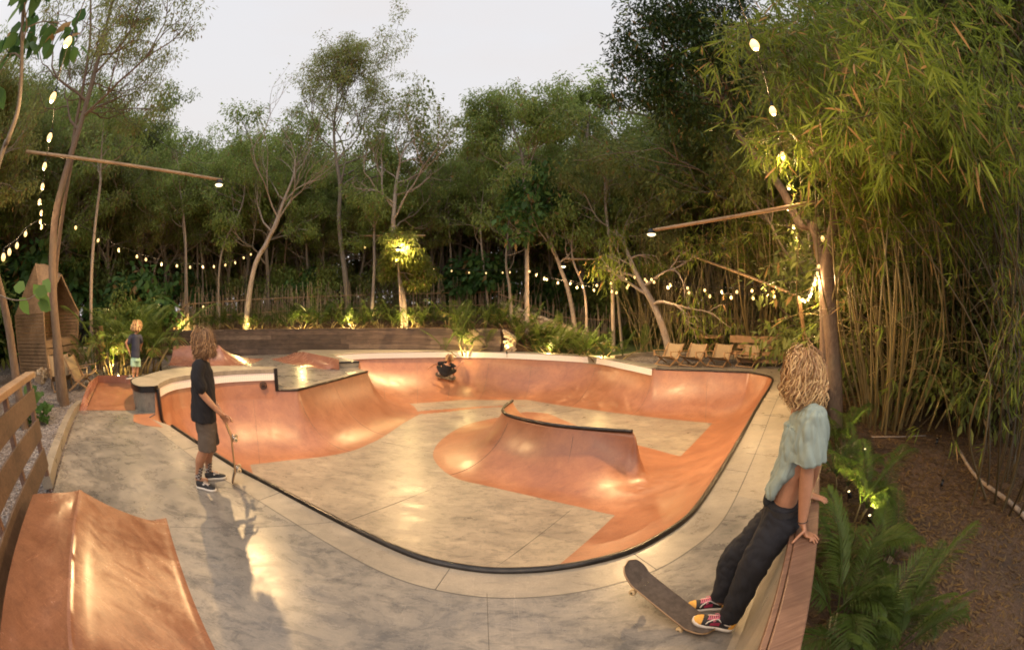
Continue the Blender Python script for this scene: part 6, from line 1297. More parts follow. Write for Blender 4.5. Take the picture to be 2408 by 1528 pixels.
def head(m, c, fd, s=1.0, up=(0, 0, 1)):
    fd = nrm(fd); up = nrm(np.array(up) - fd * (fd @ np.array(up))); sd = np.cross(up, fd)
    def bl(off, r, sc): 
        V = MB(); V.ball((0, 0, 0), 1, 14, 10); v = V.V[0] * np.array(sc) * r * s; v = v[:, :1] * fd + v[:, 1:2] * sd + v[:, 2:] * up + np.asarray(c) + (fd * off[0] + sd * off[1] + up * off[2]) * s
        m.add(v, V.P[4][0], V.P[3][0])
    bl((0, 0, .03), .1, (.98, .76, .92)); bl((.02, 0, -.035), .078, (.9, .78, 1.0)); bl((.055, 0, -.095), .032, (1, 1.2, .7))
    bl((.098, 0, -.012), .017, (1, .7, 1.5)); bl((.105, 0, -.03), .014, (1, 1, .8)); bl((.085, 0, -.062), .022, (.7, 1.3, .45))
    for q in (-1, 1): bl((.0, q * .078, -.01), .028, (.7, .35, 1.1)); bl((.078, q * .032, .03), .02, (.5, 1.2, .4)); bl((.075, q * .035, .008), .013, (.7, 1, .8))
def eyes(c, fd, parent, O, s=1.0):
    fd = nrm(fd); up = nrm(np.array([0, 0, 1]) - fd * fd[2]); sd = np.cross(up, fd); m = MB()
    for q in (-1, 1): m.ball(np.asarray(c) + (fd * .083 + sd * q * .032 + up * .008) * s, .011 * s, 8, 6)
    m.build('eyes', M['shoe_black'], parent, True, origin=O)
def hand(m, wr, fdir, pn, thumb_side, curl=.5, s=1.0, spread=.12, tips=None):
    """wr wrist; fdir finger direction; pn palm normal (curl goes that way); thumb_side unit vector"""
    fdir = nrm(fdir); pn = nrm(np.array(pn) - fdir * (fdir @ np.array(pn))); th = nrm(np.array(thumb_side) - fdir * (fdir @ np.array(thumb_side)) - pn * (pn @ np.array(thumb_side)))
    wr = np.asarray(wr, float); ell(m, [wr - fdir * .02 * s, wr + fdir * .02 * s, wr + fdir * .06 * s, wr + fdir * .092 * s], np.array([.026, .034, .041, .039]) * s, np.array([.019, .017, .015, .012]) * s, th, 14)
    for k, (o, L) in enumerate(((.030, .072), (.010, .080), (-.010, .075), (-.029, .058))):
        b = wr + fdir * .088 * s + th * o * s; d = nrm(fdir + th * o / .03 * spread); c1 = curl * (1 + .12 * k)
        if tips is not None:
            e = np.asarray(tips[k], float); mid_ = (b + e) / 2 - pn * .014 * s; P = [b - fdir * .02 * s, b, mid_, e]
        else:
            P = [b - d * .02 * s, b]; a = 0
            for f in (.42, .33, .25): a += c1 * .6; P.append(P[-1] + (d * math.cos(a) + pn * math.sin(a)) * L * f * s)
        P = spline(np.array(P), 3); r = np.linspace(.0095, .0070, len(P)) * s; m.tube(P, r, 8); m.ball(P[-1], r[-1], 8, 6)
    b = wr + fdir * .025 * s + th * .028 * s
    P = [b - th * .01 * s, b + (th * .6 + fdir * .5) * .035 * s, b + (th * .75 + fdir * .9 + pn * .35) * .058 * s, b + (th * .7 + fdir * 1.5 + pn * .6) * .062 * s] if tips is None or len(tips) < 5 else [b - th * .01 * s, b + th * .015 * s + fdir * .015 * s, (b + np.asarray(tips[4])) / 2 - pn * .008 * s + th * .006, np.asarray(tips[4])]
    P = spline(np.array(P), 3); r = np.linspace(.0125, .0082, len(P)) * s; m.tube(P, r, 8); m.ball(P[-1], r[-1], 8, 6)
def hair(c, fd, r, length, n, mat, parent, O, rr, curl=.012, rad=.006, s=1.0, seed=1, open_=.55, out=.05, cov=1.0, flare=.02):
    rg = np.random.default_rng(seed); fd = nrm(fd * np.array([1, 1, 0])); sd = np.cross([0, 0, 1], fd); up = np.array([0, 0, 1.]); Vs, Q4, T3, rn, k = [], [], [], [], 0; c = np.asarray(c, float)
    for i in range(n):
        ph = rg.uniform(-math.pi, math.pi); th0 = min(1.38, math.acos(1 - rg.random() * (1.05 if abs(ph) > open_ else .45))); Ls = length * rg.uniform(.7, 1.12); lay = rg.random()
        if abs(ph) < open_: ph2 = (open_ + rg.uniform(0, .5)) * (1 if ph > 0 else -1)
        else: ph2 = ph
        P = []; lump = .5 + 1.1 * noise.noise(Vector((math.cos(ph) * 1.6 + seed, math.sin(ph) * 1.6, th0 * 1.4))) + (.9 if rg.random() < .05 else 0); R0 = r * (1.02 + out / r * max(.05, lay * (.75 + lump))); ns = 16; tot = 0; th = th0; a0 = rg.uniform(0, 6.28); fr = rg.uniform(.8, 1.4); p = None
        for q in range(ns):
            u = q / (ns - 1); step = (Ls + r * 1.3) / ns
            if th < 1.45:
                pp = ph + (ph2 - ph) * min(1, u * 2.5); rad_ = R0 * (1 + .05 * math.sin(min(1, u * 3) * math.pi / 2)); p = c + rad_ * (math.sin(th) * (math.cos(pp) * fd * 1.08 + math.sin(pp) * sd) + math.cos(th) * up * 1.5); th += step / rad_
            else: p = p + np.array([0, 0, -1]) * step + (p - c) * [1, 1, 0] * (flare if u < .7 else -.10)
            am = curl * min(1, u * 2.2); w = a0 + u * fr * 22; P.append(p + am * (math.cos(w) * sd + math.sin(w) * fd) + am * .5 * math.sin(w * .7) * up)
            tot += step
            if tot > Ls + r * (1.45 - th0): break
        P = np.array(P)
        if len(P) < 4: continue
        V, Q, T = tube(P, np.interp(np.linspace(0, 1, len(P)), [0, .2, .75, 1], [.5, 1, .9, .15]) * rad * rg.uniform(.6, 1.3), 5, False); Vs.append(V); Q4.append(Q + k); k += len(V); rn.append(np.full(len(V), np.clip(rg.random() * .75 + .25 * lay, 0, 1)))
    m = MB(); m.ball(c + up * r * .25 - fd * r * .12, r * 1.10, 18, 12, (1, 1, 1.22)); v = m.V[0]
    Vs.append(v); Q4.append(m.P[4][0] + k); T3 = m.P[3][0] + k; rn.append(np.full(len(v), .12))
    me = np_mesh('hair', np.concatenate(Vs) - O, [np.concatenate(Q4), T3], True, {'rnd': np.concatenate(rn)}); return link('hair', me, parent, M[mat])
# --- shoes
def shoe(parent, O, heel, fwd, pitch=0.0, L=.285, style='yellow', roll=0.0, s=1.0):
    fwd = nrm(np.array(fwd) * [1, 1, 0]); left = np.cross([0, 0, 1], fwd); Mx = Matrix((( *fwd,), (*left,), (0, 0, 1))).transposed(); X = (Mx @ Matrix.Rotation(-pitch, 3, 'Y') @ Matrix.Rotation(roll, 3, 'X')); X = np.array(X)
    wfn = lambda q: np.interp(q, [0, .04, .1, .2, .42, .68, .84, .93, .98, 1.0], [.008, .024, .032, .035, .033, .047, .046, .036, .020, .006])
    hfn = lambda q: np.interp(q, [0, .05, .2, .36, .46, .62, .78, .9, 1.0], [.060, .072, .066, .072, .070, .050, .036, .028, .012])
    def S(q, a, off=0.0): w = wfn(q) + off; return np.array([L * q + (off if q > .5 else -off) * (abs(q - .5) > .42), w * math.cos(a), .026 + (hfn(q) + off) * math.sin(a) ** .75])
    def patch(q0, q1, a0, a1, off, name, mat, nq=14, na=13, par=None):
        V = np.array([S(q, a, off) for q in np.linspace(q0, q1, nq) for a in np.linspace(a0, a1, na)]); i = np.arange(nq - 1)[:, None] * na; j = np.arange(na - 1)[None]; Q = np.stack([i + j, i + na + j, i + na + j + 1, i + j + 1], -1).reshape(-1, 4)
        return link(name, np_mesh(name, (V * s) @ X.T + heel - O, [Q], True), par if par is not None else parent, M[mat])
    pi = math.pi; up_ = patch(0, 1, 0.001, pi - .001, 0, 'shoe', 'shoe_black', 26, 17)
    m = MB(); qs = np.linspace(0, 1, 24); zt = np.interp(qs, [0, .4, .8, 1], [.03, .027, .028, .036]) if style == 'yellow' else np.full(24, .032)
    rows = []
    for q, z in zip(qs, zt): w = wfn(q) + .007; x = L * q + (.006 if q > .97 else (-.006 if q < .03 else 0)); rows.append([(x, -w + .004, 0), (x, -w, z * .5), (x, -w + .002, z), (x, w - .002, z), (x, w, z * .5), (x, w - .004, 0)])
    V = np.array(rows).reshape(-1, 3); i = np.arange(23)[:, None] * 6; j = np.arange(6)[None]; Q = np.stack([i + j, i + 6 + j, i + 6 + (j + 1) % 6, i + (j + 1) % 6], -1).reshape(-1, 4); V = (V * s) @ X.T + heel - O
    link('sole', np_mesh('sole', V, [Q, np.array([[0, 1, 2, 3], [0, 3, 4, 5], [138 + 3, 138 + 2, 138 + 1, 138], [138 + 5, 138 + 4, 138 + 3, 138]])], True), up_, M['sole_white'])
    ln = 'lace_pink' if style == 'yellow' else 'lace_white'; m = MB()
    for k, q in enumerate(np.linspace(.44, .66, 6)):
        for a, b in ((1.05, 2.1), (2.1, 1.05)): p0, p1 = S(q, a, .003), S(q + .03, b, .003); m.tube([p0, (p0 + p1) / 2 + [0, 0, .006], p1], .0028, 5)
    for a in (.7, 2.4): m.tube(spline([S(.45, 1.57, .006), S(.5, (1.57 + a) / 2, .016), S(.56, a, .012), S(.5, a * .9 + .1, .004)], 4), .0025, 5)
    m.V = [(v * s) @ X.T + heel - O for v in m.V]; m.build('laces', M[ln], up_, True)
    if style == 'yellow':
        patch(.80, 1.0, .02, pi - .02, .0025, 'toe_cap', 'shoe_yellow', 10, 13, up_); patch(0, .14, .02, pi - .02, .0025, 'heel_patch', 'shoe_yellow', 8, 13, up_)
        for sg in (0, 1):
            m = MB(); f = (lambda a: a) if not sg else (lambda a: pi - a); m.tube([S(q, f(a), .003) for q, a in ((.10, .35), (.24, .42), (.36, .62), (.46, .98), (.56, 1.0), (.66, .7), (.70, .3))], .0045, 6); m.V = [(v * s) @ X.T + heel - O for v in m.V]; m.build('side_stripe', M['sole_white'], up_, True)
            patch(.38, .6, .12 if not sg else pi - .5, .5 if not sg else pi - .12, .003, 'red_panel', 'shoe_red', 6, 5, up_)
    else:
        for sg in (0, 1):
            c = S(.46, .62 if not sg else pi - .62, .004); nn = np.array([0, .9 * (1 - 2 * sg), .5]); nn = nrm(nn); tx = np.array([1, 0, 0.]); ty = np.cross(nn, tx); V = [c]
            for k in range(10): rr = .017 if k % 2 == 0 else .007; a = k * pi / 5 + pi / 2; V.append(c + tx * rr * math.cos(a) + ty * rr * math.sin(a))
            V = (np.array(V) * s) @ X.T + heel - O; link('star', np_mesh('star', V, [np.array([[0, 1 + k, 1 + (k + 1) % 10] for k in range(10)])], False), up_, M['sole_white'])
# --- skateboards
t = NT('grip_tape'); t.base(t.ramp(t.noise(t.obj(), 25, 5), [(.3, (.06, .045, .035)), (.7, (.12, .09, .07))])).rough(.9); M['grip_tape'] = t.m
wood('deck_ply', (.30, .17, .08), (.48, .31, .15), .4); simple('wheel_cream', (.62, .45, .24), .4, 0, .1); simple('truck_metal', (.55, .52, .5), .25, .9, .05)
def skateboard(loc, xdir, zdir, label, L=.80, W_=.205):
    """xdir along the deck, zdir the grip side normal; loc the middle of the deck underside"""
    xd = nrm(xdir); zd = nrm(np.array(zdir) - xd * (xd @ np.array(zdir))); yd = np.cross(zd, xd); root = empty('skateboard', tuple(loc)); tag(root, label, 'skateboard')
    X = Matrix(((*xd,), (*yd,), (*zd,))).transposed(); root.rotation_euler = X.to_euler()
    n, k = 41, 9; us = np.linspace(-1, 1, n); V = []
    for u in us:
        x = u * L / 2; ax = abs(u); kick = max(0, (ax * L / 2 - (L / 2 - .165))) ; z = kick * math.tan(R(20)) * min(1, kick / .05 + .2); w = W_ / 2 * (1 if ax < .70 else math.sqrt(max(0.0, 1 - ((ax - .70) / .3) ** 2.4)) ) + .002
        for j in np.linspace(-1, 1, k): V.append((x, w * j, z + .006 * abs(j) ** 3))
    V = np.array(V); N_ = len(V); th = np.array([0, 0, .011]); i = np.arange(n - 1)[:, None] * k; j = np.arange(k - 1)[None]; Q = np.stack([i + j, i + k + j, i + k + j + 1, i + j + 1], -1).reshape(-1, 4)
    per = list(range(0, N_, k)) + list(range(N_ - k + 1, N_)) + list(range(N_ - 1 - k, -1, -k)) + list(range(k - 2, 0, -1)); per = np.array(per); p2 = np.roll(per, -1)
    d = link('deck', np_mesh('deck', np.concatenate([V, V + th]), [Q[:, ::-1], Q + N_, np.stack([per, p2, p2 + N_, per + N_], -1)], True), root, M['deck_ply'])
    link('grip', np_mesh('grip', V * [.985, .97, 1] + [0, 0, .0135], [Q], True), d, M['grip_tape'])
    for sx in (-1, 1):
        xx = sx * (L / 2 - .19); m = MB(); m.box((xx, 0, -.008), (.08, .055, .014)); m.bar((xx, 0, -.01), (xx - sx * .01, 0, -.04), .03, .03); m.tube([(xx, -.085, -.047), (xx, -.05, -.045), (xx, 0, -.04), (xx, .05, -.045), (xx, .085, -.047)], [.006, .011, .016, .011, .006], 10); tk = m.build('truck', M['truck_metal'], root, True)
        for sy in (-1, 1):
            m = MB(); y0 = sy * .084; prof_ = [(-.016, .016), (-.014, .024), (-.008, .0265), (.008, .0265), (.014, .024), (.016, .016)]; m.tube([(xx, y0 + a, -.047) for a, _ in prof_], [b for _, b in prof_], 20); wh = m.build('wheel', M['wheel_cream'], root, True)
            m = MB(); m.tube([(xx, y0 - .018, -.047), (xx, y0 + .018, -.047)], .009, 10); m.build('bearing', M['black_steel'], wh)
        for a in (-1, 1):
            for b in (-1, 1): m = MB(); m.tube([(xx + a * .027, b * .02, .012), (xx + a * .027, b * .02, .0152)], .0035, 6); m.build('bolt', M['truck_metal'], root)
    return root
def sock(parent, O, P, rad, per=10, rows=.02, name='sock'):
    P = spline(np.array(P, float), 8); n = len(P); r = np.interp(np.linspace(0, 1, n), np.linspace(0, 1, len(rad)), rad); sd_ = 40; V, Q, _ = tube(P, r, sd_, False); s = np.concatenate([[0], np.cumsum(np.linalg.norm(np.diff(P, axis=0), axis=1))]) / rows
    V2 = V.reshape(n, sd_, 3); V2 = np.concatenate([V2, V2[:, :1]], 1); tu = np.tile(np.linspace(0, per, sd_ + 1) + .01, (n, 1)); tv = np.tile(s[:, None] + .01, (1, sd_ + 1)); k = sd_ + 1; i = np.arange(n - 1)[:, None] * k; j = np.arange(sd_)[None]
    link(name, np_mesh(name, V2.reshape(-1, 3) - O, [np.stack([i + j, i + j + 1, i + k + j + 1, i + k + j], -1).reshape(-1, 4)], True, {'tu': tu.ravel(), 'tv': tv.ravel()}), parent, M['check'])

# ================= man standing on the left, side on, hands on an upright board
def left_man():
    D0 = 4.96; A = lambda x, y, dd=0.0: at(x, y, D0 + dd); fw = nrm([.80, .60, 0]); sd = np.array([-fw[1], fw[0], 0])        # sd: towards his left (away from the camera)
    O = g(480, 1143, 0); tor = [A(479, 845), A(474, 870), A(477, 905), A(480, 950), A(484, 990)]
    shR, shL = A(468, 864, -.15), A(474, 860, .17); hip = A(487, 1000); kn_n, kn_f = A(481, 1056, -.09), A(495, 1052, .10)
    m = MB(); ell(m, [tor[0] - [0, 0, .03], tor[1], tor[2], tor[3], tor[4]], [.06, .10, .115, .10, .10], [.09, .17, .17, .14, .14], fw)
    chain(m, [A(478, 862), A(480, 842), A(481, 828)], [.075, .058, .055]); hc = A(479, 806, .0); fdh = nrm(fw * .55 + sd * .95 + [0, 0, -.05]); head(m, hc, fdh)
    chain(m, [shR, A(463, 895, -.2), A(476, 926, -.2)], [.058, .05, .042]); chain(m, [A(476, 926, -.2), A(496, 949, -.19), A(519, 973, -.16)], [.043, .038, .026])
    chain(m, [shL, A(478, 900, .2), A(490, 926, .2)], [.055, .045, .04]); chain(m, [A(490, 926, .2), A(508, 952, .14), A(521, 973, .05)], [.04, .034, .026])
    nose = A(540, 991, .0)
    w1 = A(520, 974, -.155); hand(m, w1, nrm(nose - w1 + [0, 0, -.04]), [fw[0] * .3, fw[1] * .3, -1], -sd * .2 + fw + [0, 0, .4], .35)
    w2 = A(522, 973, .045); hand(m, w2, nrm(A(545, 985, .0) - w2), [0, 0, -1], -sd * .3 + fw * .2 + [0, 0, .6], .3)
    an_n, an_f = g(470, 1137, 0) + [0, 0, .10], g(494, 1121, 0) + [0, 0, .10]
    chain(m, [hip - sd * .09, kn_n * .5 + (hip - sd * .09) * .5, kn_n], [.088, .078, .058]); calf = lambda k, a: [k, k * .62 + a * .38 - fw * .022, k * .3 + a * .7 - fw * .012, a]
    chain(m, calf(kn_n, an_n), [.060, .062, .046, .038]); chain(m, [hip + sd * .09, kn_f * .5 + (hip + sd * .09) * .5, kn_f], [.088, .078, .058]); chain(m, calf(kn_f, an_f), [.060, .062, .046, .038])
    for a in (an_n, an_f): chain(m, [a, a - [0, 0, .05], a + fw * .1 - [0, 0, .06]], [.04, .04, .03])
    body = remeshed('person', m, .0065, M['skin'], None, O, 3); body.location = O
    tag(body, 'man in black t-shirt, brown shorts and checkered socks holding an upright skateboard', 'person')
    # shirt
    m = MB(); ell(m, spline([A(480, 846), A(479, 852), A(476, 868), A(477, 900), A(478, 945), A(479, 986)], 4), [.055, .085, .13, .145, .155, .165], [.075, .15, .20, .20, .205, .215], fw, 30)
    chain(m, [shR + [0, 0, .01], A(464, 888, -.2), A(472, 909, -.215)], [.085, .085, .085]); chain(m, [shL, A(474, 885, .2), A(482, 905, .21)], [.085, .085, .082])
    remeshed('t_shirt', m, .0075, M['shirt_black'], body, O, 3, .011, (9, 9, 5))
    m = MB(); ell(m, [A(482, 975), A(485, 1000), A(487, 1015)], [.135, .14, .13], [.17, .185, .18], fw, 24)
    ell(m, spline([A(487, 1005) - sd * .085, A(488, 1030) - sd * .10, A(489, 1052) - sd * .10], 4), [.115, .115, .118], [.095, .105, .11], fw); ell(m, spline([A(489, 1005) + sd * .085, A(493, 1028) + sd * .10, A(496, 1049) + sd * .10], 4), [.115, .11, .112], [.095, .105, .11], fw)
    remeshed('shorts', m, .0075, M['shorts_brown'], body, O, 2, .008, (8, 8, 8))
    for k, a, top in ((kn_n, an_n, .30), (kn_f, an_f, .31)):
        P = [a - [0, 0, .015], a + (k - a) * .2, k * .45 + a * .55 - fw * .012, k * .62 * 1.0 + a * .38 - fw * .02]; sock(body, O, [P[0], P[1], P[2]], [.043, .044, .053], 9, .028)
    shoe(body, O, g(464.5, 1146, 0), fw * .86 - sd * .52, 0, .30, 'star'); shoe(body, O, g(489, 1128, 0) - fw * .03, fw * .99 + sd * .05, 0, .29, 'star')
    hair(hc + [0, 0, .0], fdh, .081, .20, 1200, 'hair_brown', body, O, 0, .012, .0040, seed=3, open_=.6, out=.032)
    tail = g(556, 1137, 0) + [0, 0, .005]; top = A(540, 992, .02); xd = nrm(top - tail); mid_ = (tail + top) / 2 + fw * .018
    skateboard(mid_ , xd, -fw, 'skateboard standing on its tail under the hands of the man in black', L=np.linalg.norm(top - tail) * 1.0 + .0)
left_man()

# ================= man leaning on the capped wall at the right
def right_man():
    A = at; f = -NV; f3 = np.array([f[0], f[1], 0]); u3 = np.array([U[0], U[1], 0]); O = np.array([*g(1700, 1470, 0)[:2], 0])
    m = MB(); pel = A(1838, 1207, 2.44); tor = [A(1880, 962, 2.42), A(1893, 1000, 2.43), A(1882, 1060, 2.43), A(1862, 1120, 2.43), A(1846, 1172, 2.43), pel]
    ell(m, spline(tor, 4), [.06, .10, .108, .092, .085, .08], [.09, .165, .165, .135, .13, .12], f3)
    hc = A(1887, 893, 2.40); fdh = nrm(f3 * 1.0 - u3 * .25 + [0, 0, -.42]); chain(m, [A(1888, 985, 2.42), A(1882, 945, 2.42), A(1882, 915, 2.41)], [.08, .057, .055]); head(m, hc, fdh, .94)
    sh, el_, wr = A(1907, 992, 2.27), A(1897, 1113, 2.27), A(1887, 1226, 2.27)
    chain(m, [sh, (sh + el_) / 2 + [0, 0, 0], el_], [.06, .05, .044]); chain(m, [el_, el_ * .6 + wr * .4, wr], [.045, .043, .028])
    cap = lambda x, y, z=.806: g(x, y, z); tips = [cap(1905, 1272), cap(1915, 1276), cap(1922, 1275, .80), cap(1925, 1268, .80), cap(1863, 1276, .80)]
    k0 = cap(1893, 1252, .822); hand(m, wr, nrm(k0 - wr), [0, 0, -1], -u3, .3, tips=tips[:5])
    sh2 = A(1895, 985, 2.60); hd2 = SL(2.78, .2, .83); el2 = (sh2 + hd2) / 2 - f3 * .06; chain(m, [sh2, el2, hd2], [.055, .045, .028]); hand(m, hd2, nrm(-f3 + [0, 0, -.1]), [0, 0, -1], u3, .2)
    hn, hf = A(1838, 1218, 2.36), A(1830, 1214, 2.52); knn, knf = A(1772, 1330, 2.28), A(1724, 1318, 2.50); ann, anf = A(1714, 1455, 2.27), A(1694, 1408, 2.44)
    chain(m, [hn, (hn + knn) / 2, knn], [.075, .07, .055]); chain(m, [knn, knn * .5 + ann * .5, ann], [.058, .055, .036]); chain(m, [hf, (hf + knf) / 2, knf], [.075, .07, .055]); chain(m, [knf, knf * .5 + anf * .5, anf], [.058, .055, .036])
    hl_n, hl_f = g(1721, 1481, .012), g(1705, 1428, 0)
    for a, h in ((ann, hl_n), (anf, hl_f)): chain(m, [a, (a + h) / 2 + [0, 0, .02] + f3 * .02, h + f3 * .08 + [0, 0, .035]], [.036, .036, .03])
    body = remeshed('person', m, .006, M['skin_tan'], None, O, 3); body.location = O; tag(body, 'curly blond man in faded teal t-shirt and dark jeans leaning on the wall', 'person')
    # t-shirt with the front hanging free
    m = MB(); ell(m, spline([A(1884, 955, 2.42), A(1889, 966, 2.42), A(1897, 990, 2.43), A(1897, 1030, 2.43), A(1893, 1056, 2.43)], 4), [.055, .09, .125, .135, .12], [.075, .15, .195, .20, .195], f3, 30)
    ell(m, spline([A(1880, 1000, 2.42), A(1866, 1050, 2.41), A(1845, 1100, 2.41), A(1812, 1150, 2.42)], 5), [.095, .085, .062, .035], [.175, .18, .175, .14], f3, 26)
    ell(m, spline([A(1900, 1010, 2.43), A(1915, 1045, 2.44), A(1905, 1080, 2.46)], 4), [.10, .085, .05], [.18, .18, .15], f3, 24)
    ell(m, spline([sh + [0, 0, .02], (sh * .62 + el_ * .38), sh * .24 + el_ * .76 + [0, 0, .0]], 4), [.085, .098, .105], [.085, .092, .098], f3, 22); m.ball(sh + [0, 0, .012], .088)
    chain(m, [sh2, sh2 * .6 + el2 * .4, sh2 * .35 + el2 * .65], [.085, .09, .09])
    remeshed('t_shirt', m, .0065, M['shirt_teal'], body, O, 2, .019, (15, 15, 4.5))
    # jeans
    m = MB(); ell(m, spline([A(1847, 1172, 2.43), A(1840, 1195, 2.43), A(1838, 1222, 2.44), A(1826, 1245, 2.44)], 4), [.118, .13, .138, .12], [.165, .175, .182, .17], f3, 26)
    for h, k, a, rr in ((hn, knn, ann, 1), (hf, knf, anf, 1.0)): ell(m, spline([h, (h + k) / 2, k, (k + a) / 2 + f3 * .0, a + [0, 0, .0]], 5), np.array([.125, .118, .100, .088, .078]) * rr, np.array([.115, .11, .10, .09, .08]) * rr, f3, 24)
    remeshed('jeans', m, .007, M['jeans_dark'], body, O, 2, .011, (10, 10, 9))
    m = MB(); c0 = A(1846, 1180, 2.43); up_ = nrm(A(1850, 1160, 2.43) - A(1838, 1222, 2.44)); fa = nrm(f3 - up_ * (f3 @ up_)); sa = np.cross(up_, fa); P = [c0 + fa * math.cos(a) * .128 + sa * math.sin(a) * .176 for a in np.linspace(0, 2 * math.pi, 40)]
    for i in range(39): m.bar(P[i], P[i + 1], .005, .036, up=tuple(up_))
    bl_ = m.build('belt', M['shoe_black'], body, origin=O); m = MB(); m.box(c0 + fa * .11 - sa * .075 , (.02, .02, .035)); m.build('buckle', M['truck_metal'], bl_, origin=O)
    m = MB(); a_ = nrm(wr - el_); ring = [wr - a_ * .004 + (nrm(np.cross(a_, f3)) * math.cos(q) + np.cross(a_, nrm(np.cross(a_, f3))) * math.sin(q)) * .031 for q in np.linspace(0, 2 * math.pi, 20)]; m.tube(ring, .0028, 6, False); m.build('bracelet', M['wire_black'], body, True, origin=O)
    m = MB(); c_ = A(1806, 1172, 2.36); m.ball(c_, .045, 12, 8, (.7, .7, 1.2)); m.build('pouch', M['shorts_black'], body, True, origin=O)
    dT = nrm(g(1632, 1462, .05)[:2] - g(1722, 1484, 0)[:2]); shoe(body, O, hl_n, [*dT, 0], R(9), .295, 'yellow'); d2 = nrm(g(1658, 1420, 0)[:2] - g(1706, 1432, 0)[:2]); shoe(body, O, hl_f, [*(f * .92 - U * .35), 0], 0, .285, 'yellow')
    hair(hc, fdh, .083, .17, 1600, 'hair_blond', body, O, 0, .013, .0034, seed=8, open_=.75, out=.031, flare=.010)
    tl_, ns = g(1668, 1484, .012), np.array([.778, 2.397, .277]); xd = nrm(ns - tl_); skateboard((tl_ + ns) / 2 + np.array([0, 0, -.028]), xd, [0, 0, 1], 'skateboard tilted with its nose in the air under the foot of the leaning man', L=.83)
right_man()

# ================= boy behind the bank
def boy():
    D = 11.3; A = lambda x, y, dd=0.0: at(x, y, D + dd); O = np.array([*at(316, 886, D)[:2], .42]); fw = nrm([.35, .93, 0]); sd = np.array([-fw[1], fw[0], 0]); fw = nrm(fw)
    m = MB(); ell(m, spline([A(319, 787), A(319, 800), A(319, 820), A(319, 842)], 4), [.07, .09, .09, .10], [.10, .15, .13, .135], fw); hc = A(322, 772); chain(m, [A(319, 792), A(320, 783), A(322, 777)], [.06, .045, .045]); head(m, hc, nrm([.75, .65, -.1]), .88)
    chain(m, [A(308, 794), A(301, 800), A(296.5, 806)], [.045, .04, .036]); chain(m, [A(296.5, 806), A(300, 817), A(304, 826)], [.036, .03, .022]); hand(m, A(304, 826), [.1, 0, -1], [0, 0, 1], [.6, 0, 0], .6, .8)
    chain(m, [A(330, 794, .05), A(333, 806, .2), A(330, 818, .3)], [.045, .038, .03]); hand(m, A(330, 818, .3), [0, .2, -1], [0, 0, 1], [.6, 0, 0], .6, .8)
    for x, dd in ((314.5, -.03), (323, .05)): chain(m, [A(x, 846, dd), A(x - .3, 866, dd), A(x - .6, 874, dd), A(x - .8, 883, dd)], [.075, .052, .054, .034]); chain(m, [A(x - .8, 883, dd), A(x - 1.5, 885.5, dd - .05)], [.034, .028])
    body = remeshed('person', m, .011, M['skin'], None, O, 3); body.location = O; tag(body, 'blond child in navy t-shirt and mint shorts standing with hand on hip', 'person')
    m = MB(); ell(m, spline([A(319.5, 785), A(319, 790), A(319, 808), A(318.5, 825), A(318, 840)], 4), [.06, .10, .12, .125, .135], [.10, .165, .16, .16, .165], fw, 24); chain(m, [A(309, 792), A(305, 798), A(303, 804)], [.07, .068, .066]); chain(m, [A(329, 792), A(331, 797), A(332, 803, .1)], [.07, .066, .06]); remeshed('t_shirt', m, .012, M['shirt_navy'], body, O, 2, .008, (9, 9, 5))
    m = MB(); ell(m, [A(319, 834), A(319, 848)], [.12, .125], [.145, .155], fw)
    for x, dd in ((314.5, -.03), (323.5, .05)): ell(m, [A(x, 843, dd), A(x, 852, dd), A(x - .2, 861.5, dd)], [.095, .098, .10], [.085, .09, .092], fw)
    remeshed('shorts', m, .011, M['shorts_mint'], body, O, 2, .005); 
    for x, dd in ((314, -.03), (322.5, .05)): shoe(body, O, A(x, 886, dd) * [1, 1, 0] + [0, 0, .42], [-.3, -.6, 0], 0, .22, 'star', s=1)
    hair(hc, nrm([.75, .65, 0]), .092, .10, 260, 'hair_blond', body, O, 0, .006, .010, seed=5, open_=.6, out=.03)
boy()

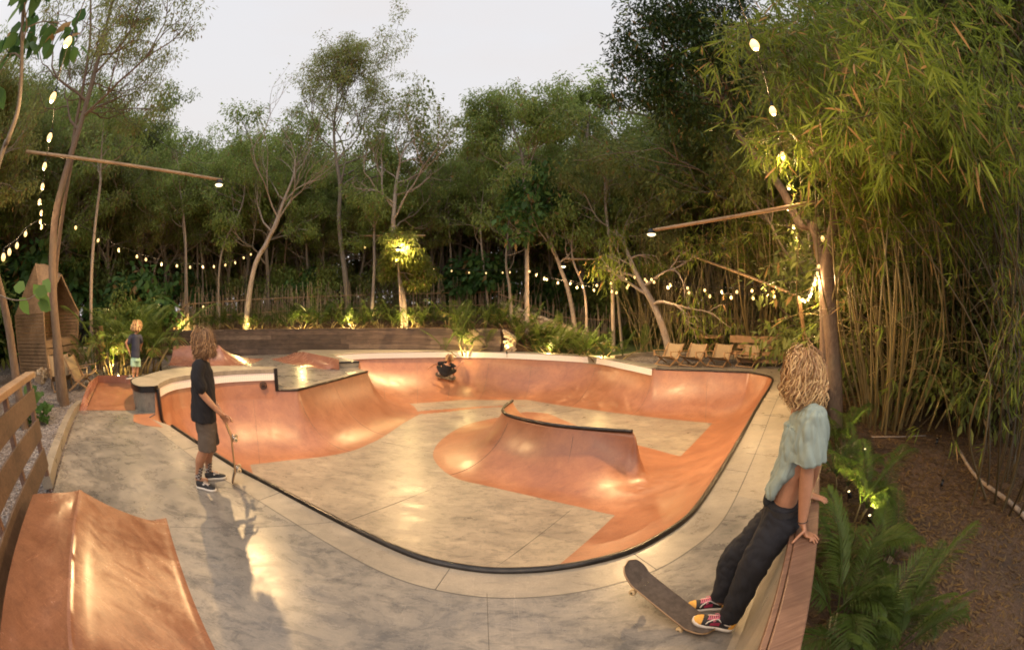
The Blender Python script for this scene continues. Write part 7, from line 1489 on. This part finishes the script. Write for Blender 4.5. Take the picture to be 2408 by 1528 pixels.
# ================= skater carving the far wall
def skater():
    v = ray(1048, 889); tt = np.linspace(13, 16, 400); hit = None
    for d in tt:
        p = at(1048, 889, d)
        z = bowl_z(np.array([p[:2]]))[0][0]
        if p[2] <= z: hit = np.array([p[0], p[1], z]); break
    e = .08; zx = (bowl_z(np.array([[hit[0] + e, hit[1]]]))[0][0] - bowl_z(np.array([[hit[0] - e, hit[1]]]))[0][0]) / (2 * e); zy = (bowl_z(np.array([[hit[0], hit[1] + e]]))[0][0] - bowl_z(np.array([[hit[0], hit[1] - e]]))[0][0]) / (2 * e); nn = nrm([-zx, -zy, 1])
    bx = nrm(np.cross([0, -1, .2], nn)); bx = bx if bx[0] > 0 else -bx; fy = np.cross(nn, bx); O = hit + nn * .085; Q = lambda a, b, c: O + bx * a + fy * b + nn * c
    skateboard(Q(0, 0, -.012), bx, nn, 'skateboard ridden along the far curved wall of the bowl')
    m = MB(); pel = Q(.0, -.12, .42); ch_ = Q(.06, .1, .66); hc = Q(.1, .2, .86)
    ell(m, spline([pel, (pel + ch_) / 2 - fy * .03, ch_], 4), [.12, .11, .12], [.14, .14, .16], fy); chain(m, [ch_, Q(.08, .15, .76), hc], [.08, .055, .05]); head(m, hc, nrm(-bx * .5 + np.array([0, -1, -.2])), .95, nn)
    for s in (-1, 1): h, k, a = pel + bx * .1 * s, Q(.30 * s, .12, .34), Q(.24 * s, .0, .08); chain(m, [h, (h + k) / 2, k], [.085, .075, .055]); chain(m, [k, (k + a) / 2 - fy * .02, a], [.055, .055, .036]); chain(m, [a, a + fy * .1 - nn * .04], [.035, .03])
    a1, b1, c1 = ch_ + bx * -.17, Q(-.42, .1, .52), Q(-.6, .0, .36); chain(m, [a1, b1], [.05, .04]); chain(m, [b1, c1], [.04, .026]); hand(m, c1, nrm(c1 - b1), -nn, fy, .4)
    a2, b2, c2 = ch_ + bx * .17, Q(.40, -.05, .72), Q(.55, .1, .9); chain(m, [a2, b2], [.05, .04]); chain(m, [b2, c2], [.04, .026]); hand(m, c2, nrm(c2 - b2), -nn, fy, .4)
    body = remeshed('person', m, .012, M['skin'], None, O, 3); body.location = O; tag(body, 'crouching skater in dark shirt riding the far curved wall of the bowl', 'person')
    m = MB(); ell(m, spline([pel + nn * .05, (pel + ch_) / 2 - fy * .03, ch_, ch_ + nn * .06], 4), [.15, .14, .15, .07], [.18, .18, .20, .1], fy); chain(m, [a1, a1 * .5 + b1 * .5], [.08, .075]); chain(m, [a2, a2 * .5 + b2 * .5], [.08, .075]); remeshed('t_shirt', m, .013, M['shirt_black'], body, O, 2, .006)
    m = MB(); m.ball(pel, .17)
    for s in (-1, 1): h, k = pel + bx * .1 * s, Q(.30 * s, .12, .34); chain(m, [h, (h + k) / 2, k], [.11, .10, .085])
    remeshed('shorts', m, .013, M['shorts_black'], body, O, 2, .005)
    for s in (-1, 1):
        m = MB(); a = Q(.24 * s, 0, .10); chain(m, [a + nn * .1, a, a + fy * .12 - nn * .06], [.05, .05, .045]); m.build('shoe', M['sole_white'], body, True, origin=O)
    hair(hc, nrm([0, -1, -.2]), .1, .1, 160, 'hair_blond', body, O, 0, .008, .011, seed=6, open_=.6, out=.03)
skater()
